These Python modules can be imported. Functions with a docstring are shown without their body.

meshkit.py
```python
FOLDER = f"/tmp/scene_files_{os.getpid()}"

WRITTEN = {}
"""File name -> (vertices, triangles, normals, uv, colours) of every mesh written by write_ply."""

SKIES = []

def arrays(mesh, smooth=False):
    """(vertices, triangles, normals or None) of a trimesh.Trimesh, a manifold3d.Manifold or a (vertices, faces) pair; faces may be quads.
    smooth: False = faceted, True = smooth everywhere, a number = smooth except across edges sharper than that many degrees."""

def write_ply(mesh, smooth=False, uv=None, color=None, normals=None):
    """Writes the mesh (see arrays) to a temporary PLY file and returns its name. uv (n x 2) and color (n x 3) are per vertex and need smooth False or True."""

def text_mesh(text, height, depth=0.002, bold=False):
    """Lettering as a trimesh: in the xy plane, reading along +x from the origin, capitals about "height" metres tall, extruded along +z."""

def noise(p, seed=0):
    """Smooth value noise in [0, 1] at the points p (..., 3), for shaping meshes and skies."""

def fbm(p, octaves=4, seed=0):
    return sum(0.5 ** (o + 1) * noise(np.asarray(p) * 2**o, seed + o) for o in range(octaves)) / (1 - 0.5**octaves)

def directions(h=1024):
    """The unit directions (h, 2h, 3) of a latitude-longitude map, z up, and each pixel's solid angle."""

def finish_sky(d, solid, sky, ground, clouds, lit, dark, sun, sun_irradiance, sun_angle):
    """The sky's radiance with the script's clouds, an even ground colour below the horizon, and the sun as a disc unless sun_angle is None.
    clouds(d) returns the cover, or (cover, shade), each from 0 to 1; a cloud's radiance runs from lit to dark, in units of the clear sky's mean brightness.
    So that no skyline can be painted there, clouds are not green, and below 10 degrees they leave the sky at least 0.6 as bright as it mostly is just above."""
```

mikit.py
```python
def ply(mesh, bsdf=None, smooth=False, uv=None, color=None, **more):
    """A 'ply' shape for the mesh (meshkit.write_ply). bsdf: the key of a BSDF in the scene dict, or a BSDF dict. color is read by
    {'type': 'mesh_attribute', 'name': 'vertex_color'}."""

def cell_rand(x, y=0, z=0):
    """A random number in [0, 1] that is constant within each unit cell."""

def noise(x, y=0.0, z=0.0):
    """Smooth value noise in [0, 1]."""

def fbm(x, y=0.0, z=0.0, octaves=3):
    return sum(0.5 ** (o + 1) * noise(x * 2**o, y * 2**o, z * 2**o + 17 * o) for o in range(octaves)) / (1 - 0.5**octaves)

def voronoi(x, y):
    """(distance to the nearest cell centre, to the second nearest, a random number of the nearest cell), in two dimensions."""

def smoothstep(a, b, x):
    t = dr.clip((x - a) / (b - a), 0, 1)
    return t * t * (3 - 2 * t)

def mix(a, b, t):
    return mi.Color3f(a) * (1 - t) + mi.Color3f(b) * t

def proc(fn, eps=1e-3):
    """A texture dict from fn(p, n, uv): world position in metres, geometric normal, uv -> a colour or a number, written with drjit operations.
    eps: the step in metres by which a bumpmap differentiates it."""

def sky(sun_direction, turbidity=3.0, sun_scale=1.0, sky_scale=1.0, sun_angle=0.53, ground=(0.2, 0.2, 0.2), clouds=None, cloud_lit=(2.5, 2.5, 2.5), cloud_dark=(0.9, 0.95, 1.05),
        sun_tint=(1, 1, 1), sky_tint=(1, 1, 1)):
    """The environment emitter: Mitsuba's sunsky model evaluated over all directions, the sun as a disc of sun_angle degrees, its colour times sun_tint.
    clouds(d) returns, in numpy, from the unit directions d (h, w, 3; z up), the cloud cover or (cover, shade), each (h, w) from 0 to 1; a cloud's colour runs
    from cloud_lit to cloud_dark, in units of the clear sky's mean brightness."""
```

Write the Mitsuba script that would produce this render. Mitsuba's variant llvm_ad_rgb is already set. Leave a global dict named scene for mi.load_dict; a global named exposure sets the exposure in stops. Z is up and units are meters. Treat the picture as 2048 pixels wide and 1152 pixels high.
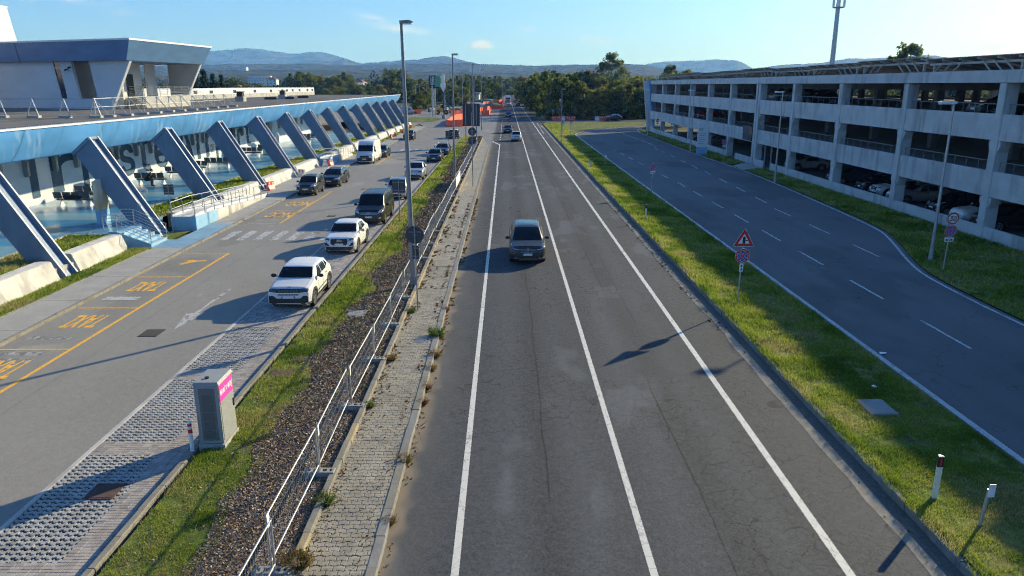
import math, random
import numpy as np, trimesh, drjit as dr, mitsuba as mi
import manifold3d as m3
import shapely, shapely.geometry as sg
from shapely import affinity
import meshkit, mikit
from mikit import noise, fbm, voronoi, cell_rand, smoothstep, mix, proc, ply
scene, labels = {}, {}
T4 = mi.ScalarTransform4f
# ------------------------------------------------------------------ camera, sky, exposure
CAM = np.array([0, 0, 8.9]); PITCH, YAW = math.radians(15.44), math.radians(0.451)
_fw = np.array([math.sin(YAW) * math.cos(PITCH), math.cos(YAW) * math.cos(PITCH), -math.sin(PITCH)])
scene['camera'] = {'type': 'perspective', 'fov': 69.72, 'fov_axis': 'x', 'near_clip': 0.5, 'far_clip': 60000.0,
                   'to_world': T4().look_at(origin=CAM.tolist(), target=(CAM + _fw).tolist(), up=[0, 0, 1]),
                   'medium': {'type': 'ref', 'id': 'haze_air'}}
SUN = np.array([0.707, 0.707, 0.371]); SUN = SUN / np.linalg.norm(SUN)
def _clouds(d):
    az, el = np.arctan2(d[..., 0], d[..., 1]), np.arcsin(np.clip(d[..., 2], -1, 1))
    n = meshkit.fbm(np.stack([az * 22 + 3, el * 120, az * 0 + .5], -1), 5, 3)
    wisp = np.clip((n - .56) * 5, 0, 1) * np.clip(meshkit.fbm(np.stack([az * 3.1, el * 9 + 7, az * 0], -1), 3, 9) * 4 - 1.9, 0, 1) * .55
    wisp = wisp * np.clip(el / .05, 0, 1)
    puff = np.zeros_like(az)
    pn = meshkit.fbm(np.stack([az * 120, el * 170, az * 0 + 2.], -1), 4, 21)
    for a, e, sa, se, k in ((-.033, .050, .022, .006, 1.), (-.12, .030, .05, .0035, .55), (.55, .040, .10, .005, .6), (.20, .028, .07, .004, .6), (-.8, .05, .06, .006, .5), (1.6, .05, .1, .006, .6), (2.7, .05, .1, .006, .6), (-2.2, .05, .1, .006, .6)):
        puff = np.maximum(puff, k * np.exp(-((az - a) / sa) ** 2 - ((el - e) / se) ** 2))
    puff = np.clip((puff * (.45 + pn) - .42) * 3.2, 0, 1)
    streak = np.zeros_like(az)
    sn = meshkit.fbm(np.stack([az * 60, el * 500, az * 0 + 5.], -1), 4, 31)
    for a, e, sa, se, sl, k in ((-.135, .069, .032, .0035, -.12, .5), (-.17, .082, .02, .003, -.2, .3), (.105, .058, .012, .0022, -.05, .5), (.125, .053, .012, .0018, .02, .45), (.52, .113, .03, .004, -.25, .5), (.03, .068, .01, .002, 0, .3), (-1.5, .12, .05, .006, -.2, .5), (2., .2, .08, .01, .2, .5)):
        streak = np.maximum(streak, k * np.exp(-((az - a) / sa) ** 2 - ((el - e - sl * (az - a)) / se) ** 2) * 1.7 * np.clip(sn * 2.4 - .35, 0, 1))
    return np.clip(np.maximum(np.maximum(wisp, puff * .85), streak), 0, 1), np.clip(.45 - pn * .6, 0, 1)
scene['sky'] = mikit.sky(SUN.tolist(), turbidity=3.0, clouds=_clouds, cloud_lit=(2.7, 3.0, 3.2), cloud_dark=(1.5, 1.9, 2.3), sky_scale=.70, sun_tint=(.85, 1.04, 1.30), sky_tint=(.52, .88, 1.48))
exposure = 2.82
# ------------------------------------------------------------------ helpers
_count = {}
def new_key(k):
    n = _count.get(k, 0); _count[k] = n + 1
    return k if n == 0 else f'{k}_{n:03d}'
def tag(k, label=None, cat=None, group=None, kind=None):
    d = {}
    if label: d['label'] = label
    if cat: d['category'] = cat
    if group: d['group'] = group
    if kind: d['kind'] = kind
    labels[k] = d
    return k
class MB:
    """collects triangles"""
    def __init__(s): s.v, s.f, s.n = [], [], 0
    def add(s, v, f):
        v = np.asarray(v, float); f = np.asarray(f, int)
        if f.shape[1] == 4: f = np.vstack([f[:, [0, 1, 2]], f[:, [0, 2, 3]]])
        s.v.append(v); s.f.append(f + s.n); s.n += len(v); return s
    def tm(s, m, M=None):
        v = np.asarray(m.vertices)
        if M is not None: v = v @ M[:3, :3].T + M[:3, 3]
        return s.add(v, m.faces)
    def box(s, x0, x1, y0, y1, z0, z1):
        v = np.array([[x, y, z] for z in (z0, z1) for y in (y0, y1) for x in (x0, x1)])
        return s.add(v, [[0, 2, 3, 1], [4, 5, 7, 6], [0, 1, 5, 4], [2, 6, 7, 3], [0, 4, 6, 2], [1, 3, 7, 5]])
    def hexa(s, p):
        """8 corners: bottom 4 (ccw from above), top 4"""
        return s.add(p, [[0, 3, 2, 1], [4, 5, 6, 7], [0, 1, 5, 4], [1, 2, 6, 5], [2, 3, 7, 6], [3, 0, 4, 7]])
    def beam(s, p0, p1, w, h=None, up=(0, 0, 1)):
        h = w if h is None else h
        p0, p1 = np.asarray(p0, float), np.asarray(p1, float); d = p1 - p0; d /= np.linalg.norm(d)
        u = np.asarray(up, float)
        if abs(d @ u) > .98: u = np.array([0, 1., 0])
        a = np.cross(d, u); a /= np.linalg.norm(a); b = np.cross(a, d)
        c = [(-a * w - b * h) / 2, (a * w - b * h) / 2, (a * w + b * h) / 2, (-a * w + b * h) / 2]
        return s.hexa([p0 + q for q in c] + [p1 + q for q in c])
    def tube(s, p0, p1, r, r1=None, n=8, cap=True):
        r1 = r if r1 is None else r1
        p0, p1 = np.asarray(p0, float), np.asarray(p1, float); d = p1 - p0; d /= np.linalg.norm(d)
        u = np.array([0, 0, 1.]) if abs(d[2]) < .9 else np.array([1., 0, 0])
        a = np.cross(d, u); a /= np.linalg.norm(a); b = np.cross(d, a)
        t = np.arange(n) * 2 * math.pi / n; ring = np.cos(t)[:, None] * a + np.sin(t)[:, None] * b
        v = np.vstack([p0 + ring * r, p1 + ring * r1, [p0], [p1]]); i = np.arange(n); j = (i + 1) % n
        f = np.vstack([np.stack([i, j, j + n], 1), np.stack([i, j + n, i + n], 1)])
        if cap: f = np.vstack([f, np.stack([j, i, i * 0 + 2 * n], 1), np.stack([i + n, j + n, i * 0 + 2 * n + 1], 1)])
        return s.add(v, f)
    def path(s, pts, r, n=6):
        for a, b in zip(pts[:-1], pts[1:]): s.tube(a, b, r, n=n)
        return s
    def prism(s, poly, z0, z1, M=None):
        """shapely polygon / points in xy extruded z0..z1"""
        if not hasattr(poly, 'geom_type'): poly = sg.Polygon(poly)
        for g in getattr(poly, 'geoms', [poly]):
            if g.is_empty or g.area < 1e-9: continue
            m = trimesh.creation.extrude_polygon(g, z1 - z0, engine='earcut'); m.apply_translation([0, 0, z0]); s.tm(m, M)
        return s
    def ring_loft(s, rings, closed=True, cap=True):
        n = len(rings[0]); v = np.vstack(rings); f = []
        for k in range(len(rings) - 1):
            for i in range(n if closed else n - 1):
                j = (i + 1) % n; a, b = k * n, (k + 1) * n
                f += [[a + i, a + j, b + j], [a + i, b + j, b + i]]
        if cap:
            for i in range(1, n - 1):
                f.append([0, i + 1, i]); o = (len(rings) - 1) * n; f.append([o, o + i, o + i + 1])
        return s.add(v, f)
    def mesh(s): return trimesh.Trimesh(np.vstack(s.v), np.vstack(s.f), process=False)
def as_mesh(m): return m.mesh() if isinstance(m, MB) else m
def XZ(y=0): return np.array([[1, 0, 0, 0], [0, 0, -1, y], [0, 1, 0, 0], [0, 0, 0, 1.]])      # xy polygon -> x,z plane, extrude towards -y
def YZ(x=0): return np.array([[0, 0, 1, x], [1, 0, 0, 0], [0, 1, 0, 0], [0, 0, 0, 1.]])       # xy polygon -> y,z plane, extrude towards +x
def TR(x=0, y=0, z=0, rz=0, s=1):
    c, n = math.cos(math.radians(rz)), math.sin(math.radians(rz)); sx, sy, sz = (s, s, s) if np.isscalar(s) else s
    return np.array([[c * sx, -n * sy, 0, x], [n * sx, c * sy, 0, y], [0, 0, sz, z], [0, 0, 0, 1.]])
def obj(name, mesh, mat, parent=None, smooth=False, **kw):
    k = new_key(parent + '__' + name if parent else name)
    scene[k] = ply(as_mesh(mesh), mat, smooth, **kw)
    return k
def thing(name, label, cat, group=None): return tag(new_key(name), label, cat, group)
def single(name, mesh, mat, label, cat, group=None, smooth=False, **kw):
    k = obj(name, mesh, mat, None, smooth, **kw); return tag(k, label, cat, group)
def struct(name, mesh, mat, smooth=False, **kw):
    k = obj(name, mesh, mat, None, smooth, **kw); tag(k, kind='structure'); return k
class Proto:
    """a thing built once: (suffix, shape dict); placed many times under its own key"""
    def __init__(s): s.parts, s.c = [], {}
    def add(s, name, mesh, mat, under=None, smooth=False, **kw):
        base = (under + '__' if under else '') + name; n = s.c.get(base, 0); s.c[base] = n + 1
        k = base if n == 0 else f'{base}_{n:03d}'
        s.parts.append((k, ply(as_mesh(mesh), mat, smooth, **kw))); return k
    def place(s, name, M, label, cat, group=None, remap=None, only=None):
        t = thing(name, label, cat, group); X = T4(np.asarray(M).tolist())
        for k, d in s.parts:
            if only and not only(k): continue
            d = {**d, 'to_world': X}
            i = d['bsdf']['id']
            if remap and i in remap: d['bsdf'] = {'type': 'ref', 'id': remap[i]}
            scene[t + '__' + k] = d
        return t
# ------------------------------------------------------------------ materials
def rgb(c): return {'type': 'rgb', 'value': list(map(float, c))}
def mat(k, col, rough=.7, metal=0., spec=.5, coat=0., bump=None, two=True, **kw):
    c = proc(col) if callable(col) else rgb(col)
    r = proc(rough) if callable(rough) else float(rough)
    b = {'type': 'principled', 'base_color': c, 'roughness': r, 'metallic': float(metal), 'specular': float(spec), **kw}
    if coat: b.update(clearcoat=float(coat), clearcoat_gloss=.95)
    if bump: b = {'type': 'bumpmap', 'arbitrary': {'type': 'proc'} , 'bsdf': b} if False else {'type': 'bumpmap', 'texture': proc(bump[0], bump[2] if len(bump) > 2 else 1e-3), 'scale': float(bump[1]), 'bsdf': b}
    scene[k] = {'type': 'twosided', 'bsdf': b} if two else b
    return k
V = lambda *c: mi.Color3f(*c)
def _streak(p, a=1.): return fbm(p.x * 3 * a, p.y * 3 * a, p.z * .25, 3)
def m_road(p, n, uv):
    x, y = p.x, p.y
    c = .047 + .02 * fbm(x * .5, y * .12, 0, 3) + .045 * (noise(x * 38, y * 38) - .45) * (1 - smoothstep(30., 90., y)) + .02 * (noise(x * 11, y * 11) - .5)
    c += .03 * smoothstep(.6, .72, fbm(x * .9 + 3, y * .35, 1, 3)) * smoothstep(.45, .6, noise(x * .3, y * .07, 9)) - .012 * dr.exp(-dr.square((x - .88) / .35)) - .012 * dr.exp(-dr.square((x - 4.65) / .35))
    for wx in (.0, 1.75, 3.75, 5.55):                       # worn wheel tracks
        c += .010 * dr.exp(-dr.square((x - wx) / .38)) * (.5 + noise(x, y * .07, 3))
    w = (noise(x * .9, y * .55, 7) - .5) * .5 + (noise(x * 5, y * 3, 9) - .5) * .12
    for sx, k in ((.95, .6), (4.35, .8), (5.0, .5)):                             # long seams, wandering
        c -= k * .06 * smoothstep(.034, .008, dr.abs(x - sx - w * .22)) * smoothstep(.35, .5, noise(x * .3 + 5, y * .16, sx))
    v = voronoi(x * .42 + .5 * noise(x * 2.1, y * 2.1, 3), y * .30 + .5 * noise(x * 2.3, y * 2.3, 8))
    c -= .05 * smoothstep(.026, .006, v[1] - v[0]) * smoothstep(.40, .55, noise(x * .22, y * .13, 4))
    v2 = voronoi(x * 1.6 + .4 * noise(x * 4.1, y * 4.1, 3), y * 1.6 + .4 * noise(x * 4.3, y * 4.3, 8))
    c -= .035 * smoothstep(.05, .012, v2[1] - v2[0]) * smoothstep(.54, .66, noise(x * .35 + 9, y * .2, 6))
    c = dr.maximum(c, .016)
    d = smoothstep(-1.1, -2.4, x + .5 * (noise(x * 2, y * 1.3, 2) - .5))               # dust along the left kerb
    edge = smoothstep(-2.0, -2.38, x + .3 * (noise(x * 3, y * 2.3, 2) - .5))
    out = mix(V(c * .90, c * .99, c * 1.09), V(.13, .12, .105), d * .45)
    return mix(out, V(.27, .215, .15), edge * .75)
mat('asphalt_road', m_road, .85, spec=.35, bump=(lambda p, n, uv: noise(p.x * 60, p.y * 60), .004, 4e-3))
def m_lot(p, n, uv):
    x, y = p.x, p.y
    c = .20 + .04 * fbm(x * .3, y * .2, 0, 3) + .04 * (noise(x * 34, y * 34) - .45) * (1 - smoothstep(30., 90., y)) + .02 * (noise(x * 9, y * 9, 1) - .5)
    c += .05 * smoothstep(.58, .8, fbm(x * 1.3 + 4, y * .9, 2, 3)) * smoothstep(.5, .7, noise(x * .3, y * .25, 3))
    c -= .05 * smoothstep(.03, .01, dr.abs(x + 14.1 + .12 * noise(0, y * .4, 1))) 
    v = voronoi(x * .25 + .4 * noise(x * 1.5, y * 1.5, 3), y * .2 + .4 * noise(x * 1.6, y * 1.7, 8))
    c -= .03 * smoothstep(.02, .006, v[1] - v[0]) * smoothstep(.5, .6, noise(x * .2, y * .15, 4))
    c -= .03 * smoothstep(.6, .75, noise(x * .8, y * .35, 5)) * smoothstep(-14.8, -16., x)
    c = dr.maximum(c, .03)
    return V(c * 1.04, c * .985, c * .88)
mat('asphalt_lot', m_lot, .85, spec=.35, bump=(lambda p, n, uv: noise(p.x * 55, p.y * 55, 2), .004, 4e-3))
def m_ramp(p, n, uv):
    x, y = p.x, p.y
    c = .115 + .04 * fbm(x * .25, y * .14, 0, 3) + .02 * (noise(x * 30, y * 30) - .5)
    c -= .024 * smoothstep(.52, .62, fbm(x * .35 + 2, y * .16, 3, 3))
    for wx in (14.0, 15.5, 17.4, 19.0): c -= .010 * dr.exp(-dr.square((x - wx) / .4)) * (.3 + noise(x, y * .09, 4))
    v = voronoi(x * .3 + .5 * noise(x * 1.7, y * 1.7, 3), y * .22 + .5 * noise(x * 1.9, y * 1.9, 8)); c -= .03 * smoothstep(.022, .006, v[1] - v[0]) * smoothstep(.42, .56, noise(x * .2, y * .1, 4))
    d = dr.sqrt(dr.square(x - 17.6) + dr.square(y - 21.3))
    c -= .03 * smoothstep(.06, .03, dr.abs(d - .62)) 
    c = dr.maximum(c, .02)
    return V(c * 1.02, c * 1., c * .97)
mat('asphalt_ramp', m_ramp, .85, spec=.35)
def conc(base, warm=(1, .97, .9), k=.3, grime=.35, sc=1.):
    def f(p, n, uv):
        a = fbm(p.x * 1.7 * sc, p.y * 1.7 * sc, p.z * 1.7 * sc, 4); b = _streak(p, sc)
        up = 1 - dr.abs(n.z)
        c = base * (1 - k + 2 * k * a) * (1 - grime * smoothstep(.5, .78, b) * up) * (1 + .18 * (noise(p.x * 25, p.y * 25, p.z * 25) - .5))
        return V(c * warm[0], c * warm[1], c * warm[2])
    return f
mat('concrete', conc(.40), .85)
mat('concrete_wall', conc(.52, (1, .965, .88), .28, .45), .85, bump=(lambda p, n, uv: fbm(p.x * 6, p.y * 6, p.z * 6, 3), .02, 4e-3))
mat('concrete_kerb', conc(.21, (1, .93, .75), .3, .3, 2.), .9)
mat('concrete_kerb_yellow', conc(.30, (1, .83, .52), .3, .35, 2.), .9)
mat('concrete_kerb_dark', conc(.21, (1, .97, .9), .3, .3, 2.), .9)
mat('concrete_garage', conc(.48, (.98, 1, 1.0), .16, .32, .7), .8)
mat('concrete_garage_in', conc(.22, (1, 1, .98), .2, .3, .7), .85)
mat('concrete_walk', lambda p, n, uv: conc(.30, (1, .965, .88), .2, 0)(p, n, uv) * (1 - .35 * smoothstep(.02, .0, dr.abs(p.y * .25 - dr.floor(p.y * .25) - .5))), .88)
def m_paver(p, n, uv):
    r = cell_rand(dr.floor(p.x / .226 + .5), dr.floor(p.y / .15))
    c = .29 * (.82 + .32 * r) * (.85 + .3 * fbm(p.x * 5, p.y * 5, 0, 3)) * (1 - .12 * smoothstep(.5, .7, fbm(p.x * .9, p.y * .5, 3, 2)))
    return V(c * 1.06, c * .95, c * .74)
mat('paver', m_paver, .9)
def m_paver_far(p, n, uv):
    fx, fy = p.x / .226, p.y / .15
    gy = dr.abs(fy - dr.floor(fy) - .5); gx = dr.abs(fx + .5 * (dr.floor(fy) - 2 * dr.floor(dr.floor(fy) / 2)) - .5 - dr.floor(fx + .5 * (dr.floor(fy) - 2 * dr.floor(dr.floor(fy) / 2))))
    return m_paver(p, n, uv) * (1 - .45 * dr.maximum(smoothstep(.42, .48, gy), smoothstep(.45, .49, gx)))
mat('paver_far', m_paver_far, .9)
def m_park(p, n, uv):
    r = cell_rand(dr.floor(p.x / .2 + .5), dr.floor(p.y / .155))
    c = .31 * (.8 + .35 * r) * (.8 + .4 * fbm(p.x * 4, p.y * 4, 0, 3))
    return V(c, c * .98, c * .93)
mat('grid_paver', m_park, .9)
mat('border_paver', lambda p, n, uv: m_park(p, n, uv) * V(1.08, .98, .92) * .95, .9)
mat('joint_sand', lambda p, n, uv: V(.06, .05, .038) * (.5 + fbm(p.x * 9, p.y * 9, 0, 3)), .95)
mat('grid_soil', lambda p, n, uv: mix(V(.055, .05, .042), V(.06, .07, .03), smoothstep(.5, .7, fbm(p.x * 2, p.y * 2, 0, 3))) * (.5 + fbm(p.x * 12, p.y * 12, 0, 3)), .95)
def m_grass(p, n, uv):
    a = fbm(p.x * .5, p.y * .5, 0, 3); b = fbm(p.x * 6, p.y * 6, 0, 4)
    c = mix(V(.09, .125, .022), V(.17, .165, .045), smoothstep(.4, .66, a)) * (.45 + 1.1 * b)
    return mix(c, V(.13, .105, .065) * (.5 + b), .5 * smoothstep(.62, .75, fbm(p.x * 1.3 + 7, p.y * 1.3, 2, 3)))
mat('grass_soil', m_grass, .95, spec=.2)
mat('field', lambda p, n, uv: mix(V(.05, .07, .02), V(.10, .095, .04), fbm(p.x * .012, p.y * .012, 0, 4)) * (.6 + .8 * fbm(p.x * .4, p.y * .4, 0, 3)), .95, spec=.2)
mat('mulch_soil', lambda p, n, uv: mix(V(.10, .072, .05), V(.26, .20, .145), smoothstep(.35, .75, fbm(p.x * 14, p.y * 14, 0, 4))), .95)
def paint_on_road(col, wear=.5):
    def f(p, n, uv):
        w = smoothstep(wear - .12, wear + .12, fbm(p.x * 7, p.y * 3.5, 2, 4) * .55 + noise(p.x * 40, p.y * 40) * .2 + noise(p.x * .6, p.y * .4, 5) * .25)
        v = voronoi(p.x * 4 + .5 * noise(p.x * 9, p.y * 9), p.y * 2.5)
        w = w * (1 - .5 * smoothstep(.05, .02, v[1] - v[0]))
        return mix(V(.10, .098, .094), V(*col), .15 + .85 * w)
    return f
mat('road_paint_white', paint_on_road((.60, .585, .53), .27), .7)
mat('road_paint_worn', paint_on_road((.40, .395, .38), .44), .8)
mat('road_paint_ramp', paint_on_road((.50, .50, .48), .33), .75)
mat('road_paint_yellow', paint_on_road((.78, .40, .045), .17), .7)
mat('road_paint_yellow_worn', paint_on_road((.70, .38, .065), .25), .7)
mat('blue_paving', lambda p, n, uv: V(.17, .30, .40) * (.75 + .5 * fbm(p.x * 1.5, p.y * 1.5, p.z, 4)) * (1 - .2 * smoothstep(.02, .0, dr.abs(p.y * .25 - dr.floor(p.y * .25) - .5))), .8)
def m_fascia(p, n, uv):
    s = smoothstep(.56, .78, fbm(p.y * 2.2 + p.z * 1.6, p.z * .55, 0, 4)); b = fbm(p.y * .35, p.z * 1.2, 3, 3)
    b = b * (1 - .5 * smoothstep(.55, .75, fbm(p.y * 1.4 + 9, p.z * .35, 5, 3)))
    return mix(V(.10, .32, .64) * (.72 + .5 * b), V(.34, .52, .72), .45 * s)
mat('blue_fascia', m_fascia, .45, metal=.0, spec=.5)
mat('strut_paint', lambda p, n, uv: V(.115, .18, .275) * (.66 + .45 * fbm(p.x * 1.2, p.y * 1.2, p.z * 1.2, 4) + .3 * fbm(p.y * 5, p.x * 5, p.z * .5, 3)), .5, spec=.5)
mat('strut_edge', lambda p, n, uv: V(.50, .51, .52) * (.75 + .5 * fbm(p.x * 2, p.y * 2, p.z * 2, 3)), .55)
mat('roof_cap', (.62, .64, .66), .5)
mat('roof_gravel', lambda p, n, uv: V(.105, .10, .09) * (.55 + .9 * fbm(p.x * .8, p.y * .3, 0, 4)), .95)
mat('wall_grey', lambda p, n, uv: V(.54, .57, .60) * (.84 + .28 * fbm(p.x * .5, p.y * .8, p.z * .7, 4)), .75)
mat('soffit_white', (.75, .75, .73), .7)
mat('wall_white', lambda p, n, uv: V(.62, .615, .60) * (.9 + .2 * fbm(p.x * .5, p.y * .5, p.z * .7, 4)), .75)
mat('letter_blue', (.015, .062, .11), .7)
mat('band_blue', lambda p, n, uv: V(.075, .17, .32) * (.8 + .4 * fbm(p.x * .6, p.y * .6, p.z * 1.5, 4)), .5)
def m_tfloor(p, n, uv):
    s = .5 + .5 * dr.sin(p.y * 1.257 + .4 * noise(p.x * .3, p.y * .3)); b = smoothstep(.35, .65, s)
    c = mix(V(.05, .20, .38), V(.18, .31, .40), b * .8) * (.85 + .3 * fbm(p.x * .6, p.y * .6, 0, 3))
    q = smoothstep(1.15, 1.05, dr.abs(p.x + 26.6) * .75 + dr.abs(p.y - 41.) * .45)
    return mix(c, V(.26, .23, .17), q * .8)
mat('floor_glossy', m_tfloor, .16, spec=.6)
mat('dark_metal', (.035, .038, .042), .45, metal=.4)
mat('black_plastic', (.018, .018, .02), .5)
mat('black_rubber', (.022, .022, .022), .8)
mat('galv', lambda p, n, uv: V(.42, .43, .44) * (.8 + .4 * fbm(p.x * 5, p.y * 5, p.z * 5, 3)), .42, metal=.55)
mat('galv_dark', lambda p, n, uv: V(.24, .25, .26) * (.8 + .4 * fbm(p.x * 5, p.y * 5, p.z * 3, 3)), .5, metal=.4)
mat('steel', (.5, .51, .52), .28, metal=.85)
mat('sign_back', (.055, .06, .068), .55, metal=.2)
mat('sign_white', (.72, .72, .70), .45)
mat('sign_red', (.55, .025, .03), .45)
mat('sign_blue', (.02, .11, .48), .45)
mat('sign_black', (.02, .02, .022), .5)
mat('sign_orange', (.55, .2, .03), .5)
mat('lamp_white', (.72, .73, .74), .4)
mat('glass_dark', (.007, .008, .010), .06, spec=.28)
mat('glass_side', (.02, .03, .032), .05, spec=.6)
mat('window_dark', (.02, .026, .034), .12, spec=.7)
mat('pane_dark', (.05, .06, .07), .2, spec=.6)
mat('cabinet_grey', lambda p, n, uv: V(.27, .28, .27) * (.92 + .16 * fbm(p.x * 3, p.y * 3, p.z * 2, 3)), .55)
mat('cabinet_dark', (.10, .106, .105), .55); mat('cabinet_mid', (.13, .137, .135), .55)
mat('magenta', (.80, .06, .38), .5)
mat('rust_plate', lambda p, n, uv: V(.085, .05, .04) * (.6 + .8 * fbm(p.x * 6, p.y * 6, 0, 3)), .9)
mat('grey_slab', conc(.26, (1, .98, .92), .25, 0), .9)
mat('iron_grate', (.05, .046, .044), .8)
mat('plastic_red', lambda p, n, uv: V(.62, .10, .075) * (.8 + .35 * fbm(p.x * 3, p.y * 3, p.z * 3, 3)), .5)
mat('plastic_white', lambda p, n, uv: V(.68, .66, .62) * (.8 + .35 * fbm(p.x * 3, p.y * 3, p.z * 3, 3)), .55)
mat('net_orange', (.92, .15, .06), .8, two=True)
mat('machine_yellow', (.60, .32, .05), .5)
mat('machine_orange', (.5, .13, .03), .5)
mat('post_cream', (.70, .66, .52), .6)
mat('light_blue', lambda p, n, uv: V(.22, .42, .58) * (.8 + .4 * fbm(p.x * 2, p.y * 2, p.z * 2, 3)), .7)
mat('cream_board', lambda p, n, uv: mix(V(.60, .54, .42), V(.55, .36, .17), smoothstep(3.2, 1.9, p.z) * .7) * (.9 + .2 * noise(p.x * 9, p.y * 9, p.z * 3)), .7)
mat('seat_metal', (.11, .13, .15), .4, metal=.5)
mat('skin', (.42, .26, .19), .6)
mat('cloth_dark', (.02, .022, .028), .9)
mat('cloth_grey', (.07, .07, .075), .9)
mat('roof_tile', (.28, .12, .07), .9)
mat('plaster', (.55, .52, .46), .9)
mat('plaster_ochre', (.50, .34, .19), .9)
mat('earth', lambda p, n, uv: V(.16, .13, .10) * (.6 + .8 * fbm(p.x, p.y, p.z, 3)), .95)
mat('solar_cell', (.30, .275, .245), .4, spec=.4)
mat('solar_frame', (.48, .455, .41), .55, metal=.2)
mat('gutter_concrete', conc(.22, (1, .93, .76), .35, .3, 4.), .9)
mat('gutter_dirt', lambda p, n, uv: mix(V(.10, .096, .088), V(.16, .145, .12), fbm(p.x * 3, p.y * 2, 0, 4)) * (.7 + .5 * noise(p.x * 30, p.y * 30)), .95)
# ------------------------------------------------------------------ air
scene['haze_air'] = {'type': 'homogeneous', 'albedo': {'type': 'rgb', 'value': [.84, .94, .99]}, 'sigma_t': {'type': 'rgb', 'value': [.00003, .000062, .00013]}}
HAZE = dict(x=14500., y0=-800., y1=10400., z0=-1.2, z1=560.)
_hx = HAZE
scene['haze'] = {'type': 'cube', 'to_world': T4().translate([0, (_hx['y0'] + _hx['y1']) / 2, (_hx['z0'] + _hx['z1']) / 2]).scale([_hx['x'], (_hx['y1'] - _hx['y0']) / 2, (_hx['z1'] - _hx['z0']) / 2]),
                 'bsdf': {'type': 'null'}, 'interior': {'type': 'ref', 'id': 'haze_air'}}
tag('haze', kind='stuff')
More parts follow.
